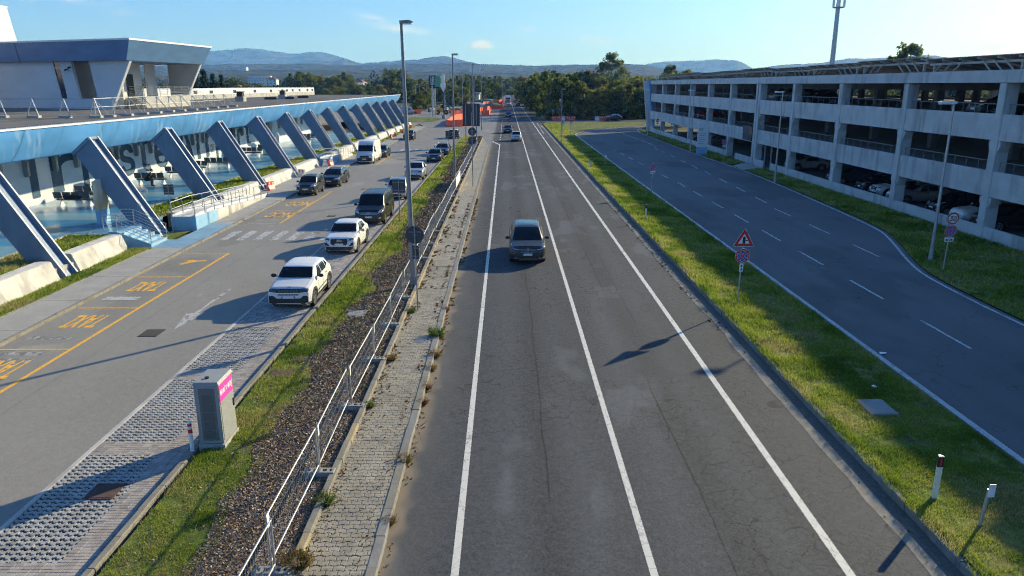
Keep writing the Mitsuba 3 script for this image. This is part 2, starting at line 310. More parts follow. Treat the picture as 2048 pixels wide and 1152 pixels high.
# ================================================================== ground, roads, paving
rng = np.random.default_rng(5)
def sheet(poly, z, n=None):
    """flat polygon sheet"""
    if not hasattr(poly, 'geom_type'): poly = sg.Polygon(poly)
    v, f = trimesh.creation.triangulate_polygon(poly, engine='earcut')
    m = trimesh.Trimesh(np.c_[v, np.full(len(v), z)], f, process=False)
    if len(f) and m.face_normals[0, 2] < 0: m.invert()
    return m
def rect(x0, x1, y0, y1): return sg.box(x0, y0, x1, y1)
struct('ground', sheet(rect(-14300, 14300, -700, 10300), -.10), 'field')
struct('lot', sheet(sg.Polygon([(-18.0, -6), (-10.45, -6), (-10.45, 75), (-7.8, 75), (-7.8, 133), (-4.2, 133), (-2.3, 133), (-2.3, 345), (-9, 345), (-75, 300), (-75, 186), (-22, 186), (-18.0, 166)]), 0.), 'asphalt_lot')
struct('main_road', sheet(sg.Polygon([(-2.45, -6), (8.32, -6), (8.32, 170), (8.0, 185), (8.6, 187), (70, 189), (70, 202), (9.2, 200), (8.4, 204), (8.4, 2500), (-2.45, 2500)]), .004), 'asphalt_road')
RAMP_L = [(12.42, -6), (12.42, 138), (13.2, 143), (15.0, 149), (19.7, 159.4), (31.5, 171.4), (70, 180)]
RAMP_R = [(70, 171), (31.6, 166.5), (27.6, 156), (26.1, 145.6), (25.6, 118), (25.6, 97), (26.0, 78), (25.1, 61), (24.2, 46.5), (23.3, 43), (20.9, 36), (20.4, 33), (20.1, 26.4), (20.0, -6)]
def smooth_line(pts, it=2):
    p = np.array(pts, float)
    for _ in range(it):
        q = np.empty((2 * len(p) - 2, 2)); q[0::2] = .75 * p[:-1] + .25 * p[1:]; q[1::2] = .25 * p[:-1] + .75 * p[1:]
        p = np.vstack([p[:1], q, p[-1:]])
    return p
RL, RR = smooth_line(RAMP_L), smooth_line(RAMP_R)
struct('ramp_road', sheet(sg.Polygon(np.vstack([RL, RR])), 0.), 'asphalt_ramp')
# --- lawns (slightly raised, uneven)
def lawn_z(x, y):
    p = np.stack([x * .8, y * .8, x * 0], -1)
    return .035 * (meshkit.fbm(p, 3, 4) - .5)
def heightfield(name, poly, zf, step, material='grass_soil', kind='structure'):
    x0, y0, x1, y1 = poly.bounds; mb = MB(); tris = []
    shapely.prepare(poly)
    for iy in range(int(math.ceil((y1 - y0) / step))):
        ys = y0 + iy * step; st = step
        for ix in range(int(math.ceil((x1 - x0) / st))):
            c = sg.box(x0 + ix * st, ys, min(x1, x0 + (ix + 1) * st), min(y1, ys + step))
            if poly.contains(c): polys = [c]
            else:
                q = poly.intersection(c); polys = [g for g in getattr(q, 'geoms', [q]) if g.geom_type == 'Polygon' and g.area > 1e-5]
            for g in polys:
                e = np.array(g.exterior.coords)[:-1]
                if not g.exterior.is_ccw: e = e[::-1]
                mb.add(np.c_[e, zf(e[:, 0], e[:, 1])], [[0, i, i + 1] for i in range(1, len(e) - 1)])
    m = mb.mesh(); m.merge_vertices()
    return struct(name, m, material, smooth=True)
MED = sg.Polygon([(8.72, -6), (12.42, -6), (12.42, 138)] + [tuple(p) for p in RL if p[1] > 138.2 and p[0] < 69] + [(69, 187), (10, 186.2), (8.72, 178)])
def med_z(x, y):
    t = np.clip((x - 8.72) / 3.6, 0, 1); far = np.clip((y - 120) / 30, 0, 1)
    return (.21 - .16 * t) * (1 - .75 * far) + .05 * far + lawn_z(x, y) * 1.6
heightfield('median_lawn', MED, med_z, .9)
GL = sg.Polygon([tuple(p) for p in RR[::-1] if p[1] < 158] + [(28.4, 157), (28.4, -6)]).difference(sg.Polygon([(24.6, 79.6), (28.5, 81.3), (28.5, 88), (24.6, 84.2)]))
heightfield('garage_lawn', GL, lambda x, y: .05 + lawn_z(x, y), 1.2)
struct('path', sheet([(25.8, 79.8), (28.4, 81.4), (28.4, 88), (25.8, 84.4)], .03), 'concrete_walk')
PL = sg.box(-7.62, -6, -4.12, 133)
def plant_z(x, y): return .10 + lawn_z(x, y) * 1.5
def mulch_edge(y): return np.maximum(-7.45, -6.5 + 1.2 * (meshkit.fbm(np.stack([np.asarray(y, float) * .35, 0 * np.asarray(y, float), 0 * np.asarray(y, float)], -1), 3, 8) - .5)+ .002 * np.minimum(np.asarray(y, float) - 12, 60))
yy = np.arange(-6, 134, .5); edge = mulch_edge(yy)
heightfield('verge', sg.Polygon([(-7.62, -6)] + list(zip(edge, yy)) + [(-7.62, 133)]), plant_z, .8)
heightfield('planting_bed', sg.Polygon([(-4.12, -6)] + [(-4.12, 133)] + list(zip(edge, yy))[::-1]), plant_z, .8, 'mulch_soil')
WL = sg.box(-20.85, -6, -19.78, 40.3)
heightfield('kerbside_lawn', WL, lambda x, y: .10 + lawn_z(x, y), .8)
heightfield('stair_lawn', sg.box(-20.95, 42.8, -19.8, 45.7), lambda x, y: .08 + lawn_z(x, y), .6)
BED = sg.box(-24.2, -6, -21.75, 168).difference(sg.box(-25, 40.2, -21, 46.2)).difference(sg.box(-25, 86., -21, 90.))
heightfield('bed_lawn', BED, lambda x, y: .84 + lawn_z(x, y), 1.0)
heightfield('end_lawn', sg.box(-20.6, 97, -19.8, 166), lambda x, y: .10 + lawn_z(x, y), 1.2)
struct('island', sheet(sg.Polygon([(-26, 188), (-20.5, 186), (-18.3, 190), (-17.6, 205), (-19.5, 214), (-27, 214)]), .06), 'grass_soil')
# --- kerbs: stones one metre long
def kerb_stone(w, h, l, ch=.02):
    p = sg.Polygon([(0, -.12), (w, -.12), (w, h - ch), (w - ch, h), (ch, h), (0, h - ch)])
    mb = MB(); mb.prism(p, 0, l); m = mb.mesh(); v = m.vertices.copy(); m.vertices = np.c_[v[:, 0], v[:, 2], v[:, 1]]; m.invert(); return m
def kerb_run(name, x, y0, y1, w, h, mats, far, l=1.0, wob=.006, part_to=62):
    base = MB(); n = int((y1 - y0) / l); k0 = None
    stones = [ply(kerb_stone(w, h, l - .014), m) for m in mats]
    rest = MB(); cnt = 0; holder = new_key(name); tag(holder, kind='structure')
    for i in range(n):
        y = y0 + i * l
        M = TR(x + rng.normal(0, wob), y, rng.normal(0, wob * .7), rng.normal(0, .25))
        if y < part_to:
            k = new_key(holder + '__stone'); s = stones[int(rng.integers(len(stones)))]
            scene[k] = {**s, 'to_world': T4(M.tolist())}
        else: rest.tm(kerb_stone(w, h, l - .014), M)
    if rest.n: tag(obj('far_stones', rest, far, holder), kind='stuff')
kerb_run('pavement_kerb', -2.66, 5, 112, .22, .13, ['concrete_kerb', 'concrete_kerb_dark'], 'concrete_kerb')
kerb_run('bed_kerb', -4.12, 5, 129, .17, .22, ['concrete_kerb_yellow', 'concrete_kerb'], 'concrete_kerb_yellow')
kerb_run('parking_kerb', -7.92, 5, 133, .16, .13, ['concrete_kerb'], 'concrete_kerb')
kerb_run('median_kerb', 8.60, 5, 172, .16, .19, ['concrete_kerb_dark', 'concrete_kerb_dark', 'concrete_kerb'], 'concrete_kerb_dark', wob=.012)
kerb_run('forecourt_kerb', -18.02, 12, 166, .18, .12, ['concrete_kerb'], 'concrete_kerb')
kerb_run('lawn_kerb', -19.9, 12, 40, .12, .14, ['concrete_kerb'], 'concrete_kerb')
# gutter strip of rough concrete with a broken edge
e0 = 7.98 + .10 * (meshkit.fbm(np.stack([np.arange(-6, 172, .25) * 1.1, np.zeros(712), np.zeros(712)], -1), 4, 12) - .5) + .35 * np.exp(-((np.arange(-6, 172, .25) - 26.6) / .9) ** 2)
e0[-60:] -= np.linspace(0, .3, 60)
struct('gutter', sheet(sg.Polygon(list(zip(e0, np.arange(-6, 172, .25))) + [(8.20, 172), (8.20, -6)]), .010), 'gutter_concrete')
struct('gutter_bed', sheet(sg.box(8.1, -6, 8.62, 172), .007), 'gutter_dirt')
# --- paved footway beside the road
def paver_poly(w, d, t, sg_=1):
    """interlocking block: long sides wave in and out"""
    a, g = w / 2 - t, d / 2 - t; s = d * .16 * sg_
    return sg.Polygon([(-a, -g - s * .5), (-a * .55, -g - s * .5), (-a * .35, -g + s * .5), (a * .35, -g + s * .5), (a * .55, -g - s * .5), (a, -g - s * .5), (a, g - s * .5), (a * .55, g - s * .5), (a * .35, g + s * .5), (-a * .35, g + s * .5), (-a * .55, g - s * .5), (-a, g - s * .5)])
def block(poly, h, ch=.006):
    e = np.array(poly.exterior.coords)[:-1]; c = e.mean(0)
    if not poly.exterior.is_ccw: e = e[::-1]
    n = len(e); top = e - np.sign(e - c) * ch
    v = np.vstack([np.c_[e, np.full(n, -.03)], np.c_[e, np.full(n, h - ch)], np.c_[top, np.full(n, h)]]); f = []
    for r in range(2):
        for i in range(n):
            j = (i + 1) % n; f += [[r * n + i, r * n + j, r * n + n + j], [r * n + i, r * n + n + j, r * n + n + i]]
    tv, tf = trimesh.creation.triangulate_polygon(sg.Polygon(top), engine='earcut')
    m = trimesh.Trimesh(np.vstack([v, np.c_[tv, np.full(len(tv), h)]]), np.vstack([f, tf + 3 * n]), process=False)
    return m
FW = sg.Polygon([(-3.95, -6), (-2.66, -6), (-2.66, 112), (-3.95, 129)])
fw_key = struct('footway', sheet(sg.Polygon([(-3.95, -6), (-2.66, -6), (-2.66, 36), (-3.95, 36)]), .085), 'joint_sand')
struct('lot_end', sheet(sg.Polygon([(-2.66, 112.3), (-2.4, 112.3), (-2.4, 134), (-4.2, 134), (-4.2, 129), (-3.95, 129)]), .002), 'asphalt_lot')
struct('footway_far', sheet(sg.Polygon([(-3.95, 36), (-2.66, 36), (-2.66, 112), (-3.95, 129)]), .105), 'paver_far')
fw_blocks = [block(paver_poly(.226, .15, .006, q), 0.) for q in (1, -1)]; fw_plys = [ply(b, 'paver') for b in fw_blocks]
cnt, rest = 0, MB()
for r in range(int((36 - 9) / .15)):
    y = 9 + r * .15
    for c in range(8):
        x = -4.06 + .113 * (r % 2) + .226 * c - .02; fw_block, fw_ply = fw_blocks[r % 2], fw_plys[r % 2]
        if x < -3.95 - .06 or x > -2.66 + .06: continue
        M = TR(x, y, .105 + rng.normal(0, .0025), rng.normal(0, .5)); M[2, 0] = rng.normal(0, .008)
        if y > 10.4 and cnt < 300: k = new_key(fw_key + '__paver'); scene[k] = {**fw_ply, 'to_world': T4(M.tolist())}; cnt += 1
        else: rest.tm(fw_block, M)
tag(obj('far_pavers', rest, 'paver', fw_key), kind='stuff')
# --- parking bays: grid paving with open joints, solid rows between bays
pk_key = struct('parking_paving', sheet(rect(-10.45, -7.92, -6, 75), -.038), 'grid_soil')
gp = block(sg.Polygon([(-.097, -.046), (-.06, -.046), (-.035, -.092), (.03, -.092), (.06, -.046), (.097, -.046), (.097, .032), (.07, .062), (.055, .062), (.03, .016), (-.035, .016), (-.065, .062), (-.085, .05), (-.097, .02)]), 0., .008)
# wave course: a zigzag bar of width 8 cm; the gaps between courses are the open joints
gp_ply = ply(gp, 'grid_paver')
bp = block(sg.box(-.097, -.097, .097, .097), 0., .005); bp_ply = ply(bp, 'border_paver'); bps = block(sg.box(-.097, -.047, .097, .047), 0., .005); bps_ply = ply(bps, 'border_paver')
cnt, cntb, rest, restb = 0, 0, MB(), MB()
BANDS = [12.0, 17.0, 21.95, 27.0, 32.0, 37.0, 42.0, 47.0, 52., 57., 62.]
def solid(y): return min(abs(y - b) for b in BANDS) < .36
for r in range(int((50 - 9) / .155)):
    y = 9 + r * .155
    if solid(y): continue
    for c in range(10):
        x = -10.35 + .20 * c
        if x > -8.65: continue
        M = TR(x, y, -.002 + rng.normal(0, .004), rng.normal(0, 1.2)); M[2, 1] = rng.normal(0, .02)
        if 12.1 < y and cnt < 300: k = new_key(pk_key + '__paver'); scene[k] = {**gp_ply, 'to_world': T4(M.tolist())}; cnt += 1
        else: rest.tm(gp, M)
for r in range(int((50 - 9) / .1)):
    y = 9 + r * .1
    for c in range(13):
        x = -10.36 + .2 * c
        if x > -7.9: continue
        if not (solid(y) or x > -8.6): continue
        M = TR(x, y, -.001 + rng.normal(0, .002), rng.normal(0, .5))
        restb.tm(bps, M)
tag(obj('far_pavers', rest, 'grid_paver', pk_key), kind='stuff')
tag(obj('edge_pavers', restb, 'border_paver', pk_key), kind='stuff')
struct('parking_bays_far', sheet(rect(-10.45, -7.92, 50, 75), -.006), 'border_paver')
struct('paving_edge', MB().box(-10.57, -10.45, -6, 75, -.1, .012), 'concrete')
# --- forecourt pavement
struct('pavement', sheet(rect(-19.78, -17.84, -6, 40.4), .115), 'concrete_walk')
struct('blue_pavement', sheet(sg.Polygon([(-19.95, 40.4), (-17.84, 40.4), (-17.84, 47.6), (-19.45, 47.6), (-19.45, 42.75), (-19.95, 42.75)]), .117), 'blue_paving')
struct('pavement_001', sheet(sg.Polygon([(-19.45, 47.6), (-17.84, 47.6), (-17.84, 166), (-19.8, 166), (-19.8, 97), (-20.9, 97), (-20.9, 60), (-19.45, 60)]), .115), 'concrete_walk'); _count['pavement'] = 2
# --- painted markings
ZM = .010
def quad_strip(pts, w, z):
    p = np.array(pts, float); t = np.gradient(p, axis=0); t /= np.linalg.norm(t, axis=1)[:, None]; n = np.c_[-t[:, 1], t[:, 0]] * w / 2
    v = np.vstack([np.c_[p + n, np.full(len(p), z)], np.c_[p - n, np.full(len(p), z)]]); k = len(p)
    m = trimesh.Trimesh(v, [f for i in range(k - 1) for f in ([i, k + i, k + i + 1], [i, k + i + 1, i + 1])], process=False)
    return m
mk = lambda name, m, mt='road_paint_white': struct(name, m, mt)
mk('lane_marking', sheet(sg.Polygon([(-1.06, -6), (-.91, -6), (-.91, 116), (-2.2, 123), (-2.3, 121.6), (-1.06, 115)]), ZM))
mk('lane_marking', sheet(rect(2.70, 2.85, -6, 900), ZM))
mk('lane_marking', sheet(rect(6.38, 6.56, -6, 188), ZM))
mk('lane_marking', sheet(sg.Polygon([(7.05, 141), (7.2, 141), (7.6, 183), (7.42, 183)]), ZM), 'road_paint_worn')
mb = MB()
for k in range(16): mb.tm(sheet(rect(-1.05, -.9, 126 + k * 4.5, 128 + k * 4.5), ZM))
for k in range(90): mb.tm(sheet(rect(6.38, 6.55, 195 + k * 5, 198 + k * 5), ZM))
mb.tm(sheet(rect(-1.06, -.9, 330, 900), ZM)); mk('broken_marking', mb)
mb = MB(); 
for pl, w, off in ((RL, .20, .24), (RR, .14, .3)):
    l = sg.LineString(pl).offset_curve(-off); mb.tm(quad_strip(np.array(l.coords), w, .008))
mk('edge_marking', mb, 'road_paint_ramp')
mb = MB()
for x0, ys in ((16.25, [24.1, 30.3, 36.5, 42.6, 48.6, 54.6, 60.6, 66.6]), (20.03, [38.3, 44.6, 51.0])):
    for y in ys: mb.tm(sheet(rect(x0 - .06, x0 + .06, y, y + 3.2), .008))
for k in range(9):
    y = 57 + k * 6.2; x = 20.1 + .25 * max(0, (y - 53) ** .5 - 1); mb.tm(sheet(sg.Polygon([(x - .06, y), (x + .06, y), (x + .22, y + 3.2), (x + .1, y + 3.2)]), .008))
for k in range(6):
    y = 73 + k * 6.2; x = 16.1 - .02 * (y - 70); mb.tm(sheet(rect(x - .06, x + .06, y, y + 3.2), .008))
mb.tm(sheet(sg.Polygon([(22.6, 112), (22.75, 112), (22.2, 146), (22.05, 146)]), .008))
mk('broken_marking', mb, 'road_paint_ramp')
mb = MB()
for y in (24.28, 29.23, 34.33, 39.45, 19.2): mb.tm(sheet(rect(-17.7, -15.24, y - .05, y + .05), .006))
mb.tm(sheet(rect(-15.28, -15.14, -6, 39.5), .0072))
mk('bay_marking', mb, 'road_paint_yellow')
mb = MB()
for y in (48.5, 53.6, 58.8): mb.tm(sheet(rect(-17.2, -15.1, y - .05, y + .05), .006))
mb.tm(sheet(rect(-15.17, -15.03, 48.45, 64), .0072)); mb.tm(sheet(rect(-15.17, -15.03, 86, 101), .0072))
mk('bay_marking', mb, 'road_paint_yellow_worn')
def road_text(s, xr, y0, w, h, mt, name='painted_letters'):
    t = meshkit.text_mesh(s, 1., .002, bold=True); v = t.vertices - t.bounds[0]; e = v.max(0)
    v = np.c_[xr - v[:, 0] / e[0] * w, y0 + h - v[:, 1] / e[1] * h, .007 + v[:, 2]]
    m = trimesh.Trimesh(v, t.faces, process=False); return struct(name, m, mt)
for y in (21.6, 26.65, 31.8): road_text('TAXI', -15.78, y, 1.3, 1.62, 'road_paint_yellow')
for y in (50.8, 55.9): road_text('NCC', -15.2, y, 1.8, 2.05, 'road_paint_yellow_worn')
mk('painted_figure', sheet(sg.Polygon([(-16.9, 37.0), (-16.7, 36.8), (-16.2, 37.5), (-15.7, 37.6), (-15.8, 37.85), (-16.3, 37.75), (-16.45, 37.9), (-17.0, 37.85), (-16.6, 37.6)]), .006), 'road_paint_yellow_worn')
mb = MB()
for k in range(9): mb.tm(sheet(rect(-17.15 + k * 1.0, -16.65 + k * 1.0, 43.0, 45.9), .006))
mk('crossing', mb, 'road_paint_worn')
mb = MB()
for k in range(6): mb.tm(sheet(rect(-15.0 + k * 1.0, -14.5 + k * 1.0, 104, 107), .006))
mk('crossing', mb, 'road_paint_worn')
mk('arrow_marking', sheet(sg.Polygon([(-12.55, 26.4), (-12.2, 28.6), (-12.48, 28.5), (-12.42, 32.2), (-12.6, 32.2), (-12.62, 28.5), (-12.95, 28.5)]), .006), 'road_paint_worn')
mb = MB()
for y in (70.4, 73.4): mb.tm(sheet(rect(-10.3, -8, y, y + .12), .006))
mk('bay_marking', mb, 'road_paint_worn')
mb = MB()
for y, h in ((22.9, .5), (25.3, .35), (23.7, .3), (30.4, .5), (20.0, .6)): mb.tm(sheet(rect(-17.4, -15.9, y, y + h), .0055))
mk('worn_marking', mb, 'road_paint_worn')
# --- covers in the ground
def cover(name, x0, x1, y0, y1, z, mt, label, cat, grate=False):
    mb = MB()
    if grate:
        mb.box(x0, x1, y0, y1, z - .02, z + .004); n = 7
        for k in range(n): a = x0 + (x1 - x0) * (k + .3) / n; mb.box(a, a + .05, y0 + .05, y1 - .05, z + .0045, z + .014)
    else: mb.box(x0, x1, y0, y1, z - .05, z + .012); mb.box(x0 + .05, x1 - .05, y0 + .05, y1 - .05, z + .0125, z + .02)
    return single(name, mb, mt, label, cat)
cover('drain_grate', -13.55, -12.85, 25.6, 26.45, .006, 'iron_grate', 'dark iron drain grate in the lane next to the yellow taxi line', 'drain', True)
cover('drain_grate', -12.6, -12.0, 51.0, 51.6, .006, 'iron_grate', 'small dark drain grate beside the waiting bays for hire cars', 'drain', True)
cover('drain_grate', -12.9, -12.3, 65.0, 65.5, .006, 'iron_grate', 'drain grate in the lane level with the two dark parked cars', 'drain', True)
cover('manhole_cover', -9.45, -8.8, 14.6, 15.25, .01, 'rust_plate', 'rusty square manhole cover in the shaded parking paving', 'manhole cover')
cover('manhole_cover', -7.45, -6.75, 21.3, 22.0, .13, 'rust_plate', 'rusty square manhole cover in the grass, the nearer of two', 'manhole cover')
cover('manhole_cover', -7.15, -6.55, 22.7, 23.2, .13, 'rust_plate', 'smaller rusty manhole cover in the grass behind the other', 'manhole cover')
cover('concrete_cover', -6.35, -5.6, 27.6, 28.4, .13, 'grey_slab', 'grey concrete cover slab in the bark mulch behind the fence', 'manhole cover')
cover('concrete_cover', -5.75, -5.1, 31.3, 32.1, .13, 'rust_plate', 'brownish cover slab in the mulch near the tall lamp post', 'manhole cover')
cover('concrete_cover', 10.0, 10.75, 18.4, 19.4, .2, 'grey_slab', 'worn concrete cover slab in the shaded median grass', 'manhole cover')
cover('concrete_cover', -3.25, -2.75, 24.6, 25.1, .105, 'grey_slab', 'square cover outlined in the paved footway by the kerb weeds', 'manhole cover')
# ================================================================== terminal on the left
TB = thing('terminal_building', 'long low terminal with blue sloping fascia on slanted grey blue struts and blue wall lettering', 'airport terminal')
Y0T, Y1T, XW, FZ = 8., 184., -32.5, .9
wl = MB(); wl.box(XW - .4, XW, Y0T, 99.5, .85, 5.4); wl.box(XW - .4, XW, 104.5, 131, .85, 5.4); wl.box(XW - 8, XW - .4, 130.6, 131, .85, 5.4)
wall = obj('wall', wl, 'wall_grey', TB)
obj('entrance_recess', MB().box(XW - 3, XW - .6, 99.5, 104.5, .85, 5.4), 'window_dark', TB)
obj('roof', MB().box(-78, -25.75, Y0T, Y1T, 6.30, 6.60), 'roof_gravel', TB)
obj('soffit', MB().box(-40, -26.6, Y0T, Y1T - .5, 5.42, 5.62), 'soffit_white', TB)
# sloping, slightly bellied fascia, in panels
prof = [(-26.62, 4.88), (-26.5, 4.94), (-26.12, 5.42), (-25.80, 5.95), (-25.52, 6.60), (-25.70, 6.62), (-25.95, 6.0), (-26.3, 5.45)]
def fascia_panel(y0, y1):
    mb = MB(); mb.ring_loft([np.array([[x, y, z] for x, z in prof]) for y in (y0, y1)]); m = mb.mesh(); m.fix_normals(); return m
for k in range(22): obj('fascia_panel', fascia_panel(Y0T + k * 8, Y0T + k * 8 + 7.965), 'blue_fascia', TB, smooth=40)
obj('roof_cap', MB().box(-25.95, -25.44, Y0T, Y1T, 6.62, 6.71), 'roof_cap', TB)
# slanted struts: a deep box with two bright edge flanges on its sunny side
def strut_meshes(y):
    w = .46
    b0, b1 = np.array([-22.0, -.1]), np.array([-20.95, -.1])       # x, z at the foot
    t0, t1 = np.array([-25.36, 5.04]), np.array([-24.5, 5.86])      # at the fascia
    body = MB(); q = [(*b0,), (*b1,), (*t1,), (*t0,)]; d = (t1 - b1) / np.linalg.norm(t1 - b1); nrm = np.array([d[1], -d[0]])
    body.prism(sg.Polygon(q), -w, w, XZ(y))
    fl = []
    for s in (-1, 1):
        a, b = b1 + nrm * 0, t1 + nrm * 0; m = MB()
        m.prism(sg.Polygon([a - nrm * .012, a + nrm * .20, b + nrm * .20, b - nrm * .012]), s * w * .96 - .05, s * w * .96 + .05, XZ(y)); fl.append(m)
    cap = MB(); cap.prism(sg.Polygon([t0 + (-.12, .02), t0 + (.02, -.10), t1 + (.22, -.02), t1 + (.12, .12)]), -w - .12, w + .12, XZ(y))
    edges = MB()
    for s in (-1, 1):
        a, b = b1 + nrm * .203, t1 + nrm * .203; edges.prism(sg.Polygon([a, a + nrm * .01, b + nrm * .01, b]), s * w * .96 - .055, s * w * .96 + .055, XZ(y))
    return body, fl, cap, edges
for k in range(-1, 14):
    y = 34.4 + 9.95 * k; s = 0
    body, fl, cap, edges = strut_meshes(y)
    st = obj('strut', body, 'strut_paint', TB)
    for f in fl: obj('flange', f, 'strut_paint', st)
    obj('flange_edge', edges, 'strut_edge', st); obj('head_plate', cap, 'strut_paint', st)
# letters on the wall, one by one
LET = [('T', 49.0, 53.0, 4.6), ('r', 53.0, 56.2, 0), ('i', 56.9, 57.9, 1), ('e', 59.3, 61.9, 0), ('s', 62.6, 65.2, 0), ('t', 66.0, 68.0, 1), ('e', 69.0, 71.8, 0), ('A', 73.6, 77.8, 4.6), ('i', 78.5, 79.6, 1),
       ('r', 80.9, 83.1, 0), ('p', 83.7, 86.4, 2), ('o', 87.2, 89.9, 0), ('r', 90.7, 92.7, 0), ('t', 93.4, 95.5, 1)]
for ch, a, b, top in LET:
    t = meshkit.text_mesh(ch, 1., .002, bold=True); v = t.vertices - t.bounds[0]; e = v.max(0)
    z0, z1 = (1.35, 4.05) if top == 0 else (1.35, 5.0) if top == 1 else (.95, 4.05) if top == 2 else (1.35, 5.2)
    m = trimesh.Trimesh(np.c_[np.full(len(v), XW + .008) + v[:, 2], a + v[:, 0] / e[0] * (b - a), z0 + v[:, 1] / e[1] * (z1 - z0)], t.faces, process=False)
    obj('letter', m, 'letter_blue', TB)
# dark slim wall lamps in pairs
for k in range(-2, 26):
    y = 50.1 + k * 3.0 + (.3 if k % 2 else 0)
    if 98 < y < 105: continue
    obj('wall_lamp', MB().box(XW + .02, XW + .34, y - .12, y + .12, 2.98, 4.3).box(XW + .02, XW + .26, y - .08, y + .08, 2.9, 2.98), 'galv_dark', TB)
obj('wall_notice', MB().box(XW + .02, XW + .06, 82.3, 83.2, 1.75, 2.6), 'galv_dark', TB)
# raised floor under the canopy
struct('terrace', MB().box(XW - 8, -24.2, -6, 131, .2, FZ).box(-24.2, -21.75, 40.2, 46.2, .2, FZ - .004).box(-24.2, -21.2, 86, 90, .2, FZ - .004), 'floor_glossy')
struct('terrace_edge', MB().box(-24.28, -24.16, -6, 40.2, .3, .93).box(-24.28, -24.16, 46.2, 86, .3, .93).box(-24.28, -24.16, 90, 131, .3, .93), 'concrete')
struct('forecourt', sheet(rect(-75, -20.6, 131, 190), .02), 'asphalt_lot')
# --- white retaining wall in segments, leaning back, open at the strut feet
RW = thing('retaining_wall', 'low white concrete wall leaning back between the feet of the slanted struts', 'retaining wall')
def wall_seg(y0, y1, h=.92):
    mb = MB(); p = [(-20.92, 0), (-21.28, h), (-21.36, h + .03), (-21.95, h + .03), (-21.95, 0)]
    mb.ring_loft([np.array([[x, y0, z] for x, z in p]), np.array([[x, y1, z] for x, z in p])]); m = mb.mesh(); m.fix_normals(); return m
segs = [(8, 23.6), (25.2, 33.6), (35.25, 40.1), (47.3, 53.6), (55.2, 63.3), (65.1, 73.5), (75.1, 83.4), (91, 93.4), (95., 103.4), (105, 113.3), (115, 123.3), (125, 133.2), (135, 143.2), (145., 153), (155, 163), (165, 168)]
for a, b in segs:
    n = max(1, round((b - a) / 4.2))
    for i in range(n): obj('segment', wall_seg(a + (b - a) * i / n + .01, a + (b - a) * (i + 1) / n - .01), 'concrete_wall', RW)
for a, b in zip(segs[:-1], segs[1:]):
    if b[0] - a[1] < 3: obj('filler_block', MB().box(-22.2, -21.2, a[1], b[0], 0, .55), 'concrete_wall', RW)
# --- blue steps
ST = thing('entrance_steps', 'light blue painted concrete steps with steel handrails in front of the terrace', 'steps')
for i in range(5):
    x1 = -19.95 - .36 * i; z = .12 + .16 * (i + 1)
    obj('step', MB().box(x1 - .36 * (5 - i) - .3, x1, 40.62, 42.68, .05 + .16 * i, z - .004), 'light_blue', ST)
    obj('nosing', MB().box(x1 - .08, x1 + .02, 40.6, 42.7, z - .003, z + .012), 'concrete', ST)
obj('side_wall', MB().prism(sg.Polygon([(-19.9, 0), (-19.9, .28), (-21.75, 1.0), (-22.2, 1.0), (-22.2, 0)]), 0, .1, XZ(40.62)), 'light_blue', ST)
def handrail(h, parent, pts, mt='steel', n=5, hgt=.95, post=2):
    mb = MB()
    P_ = [np.array(p, float) for p in pts]
    for z in np.linspace(.25, hgt, n): mb.path([p + [0, 0, z] for p in P_], .016 if z < hgt - .01 else .026)
    r = obj('handrail', mb, mt, parent)
    for a, b in zip(P_[:-1], P_[1:]):
        L = np.linalg.norm(b - a); k = max(1, int(round(L / post)))
        for i in range(k + (1 if b is P_[-1] else 0)):
            q = a + (b - a) * i / k; pm = MB(); pm.path([q, q + [0, 0, hgt - .12], q + [.05, 0, hgt]], .024); obj('rail_post', pm, mt, parent)
handrail(0, ST, [(-19.95, 40.66, .15), (-21.75, 40.66, .98), (-22.5, 40.66, .98)])
handrail(0, ST, [(-19.95, 42.62, .15), (-21.75, 42.62, .98), (-22.5, 42.62, .98)])
# --- ramps
def ramp(label, y0, y1, xa, xb, top, rail):
    R = thing('access_ramp', label, 'ramp')
    w = MB(); w.prism(sg.Polygon([(y0, 0), (y1, 0), (y1, .14), (y0 + 3, top - .06), (y0, top)]), 0, xb - xa, YZ(xa)); body = obj('slab', w, 'concrete_wall', R)
    bl = MB(); bl.box(xa - .01, xb + .012, y0 - .012, y0 - .002, .02, top - .004); bl.prism(sg.Polygon([(y0, .02), (y0 + 3.6, .02), (y0 + 3.6, top - .16), (y0 + 3, top - .09), (y0, top - .01)]), 0, .012, YZ(xb + .002)); obj('painted_end', bl, 'light_blue', R)
    zz = lambda y: top if y <= y0 + .01 else (top - .06 if y < y0 + 3.01 else top - .06 + (.14 - top + .06) * (y - y0 - 3) / (y1 - y0 - 3))
    n = 9
    for x, hh in ((xb - .06, .95), (xa + .06, .95)):
        ys = [y0 + .05, y0 + 3, y1 - .1]
        mb = MB(); mb.path([(x, y, zz(y) + hh) for y in ys], .028); mb.path([(x, y, zz(y) + hh * .55) for y in ys], .018)
        obj('handrail', mb, 'steel', R)
        obj('kick_plate', MB().prism(sg.Polygon([(ys[0], zz(ys[0]) + .02), (ys[1], zz(ys[1]) + .02), (ys[2], zz(ys[2]) + .02), (ys[2], zz(ys[2]) + .2), (ys[1], zz(ys[1]) + .2), (ys[0], zz(ys[0]) + .2)]), 0, .02, YZ(x - .01)), 'roof_cap', R)
        for i in range(n + 1):
            y = y0 + .05 + (y1 - .15 - y0) * i / n; pm = MB(); pm.path([(x + .03, y, zz(y) + .02), (x + .03, y, zz(y) + hh - .15), (x, y, zz(y) + hh)], .022); obj('rail_post', pm, 'galv_dark', R)
ramp('pale concrete ramp with blue painted end and steel railing beside the blue steps', 45.9, 60.4, -21.1, -19.55, .92, True)
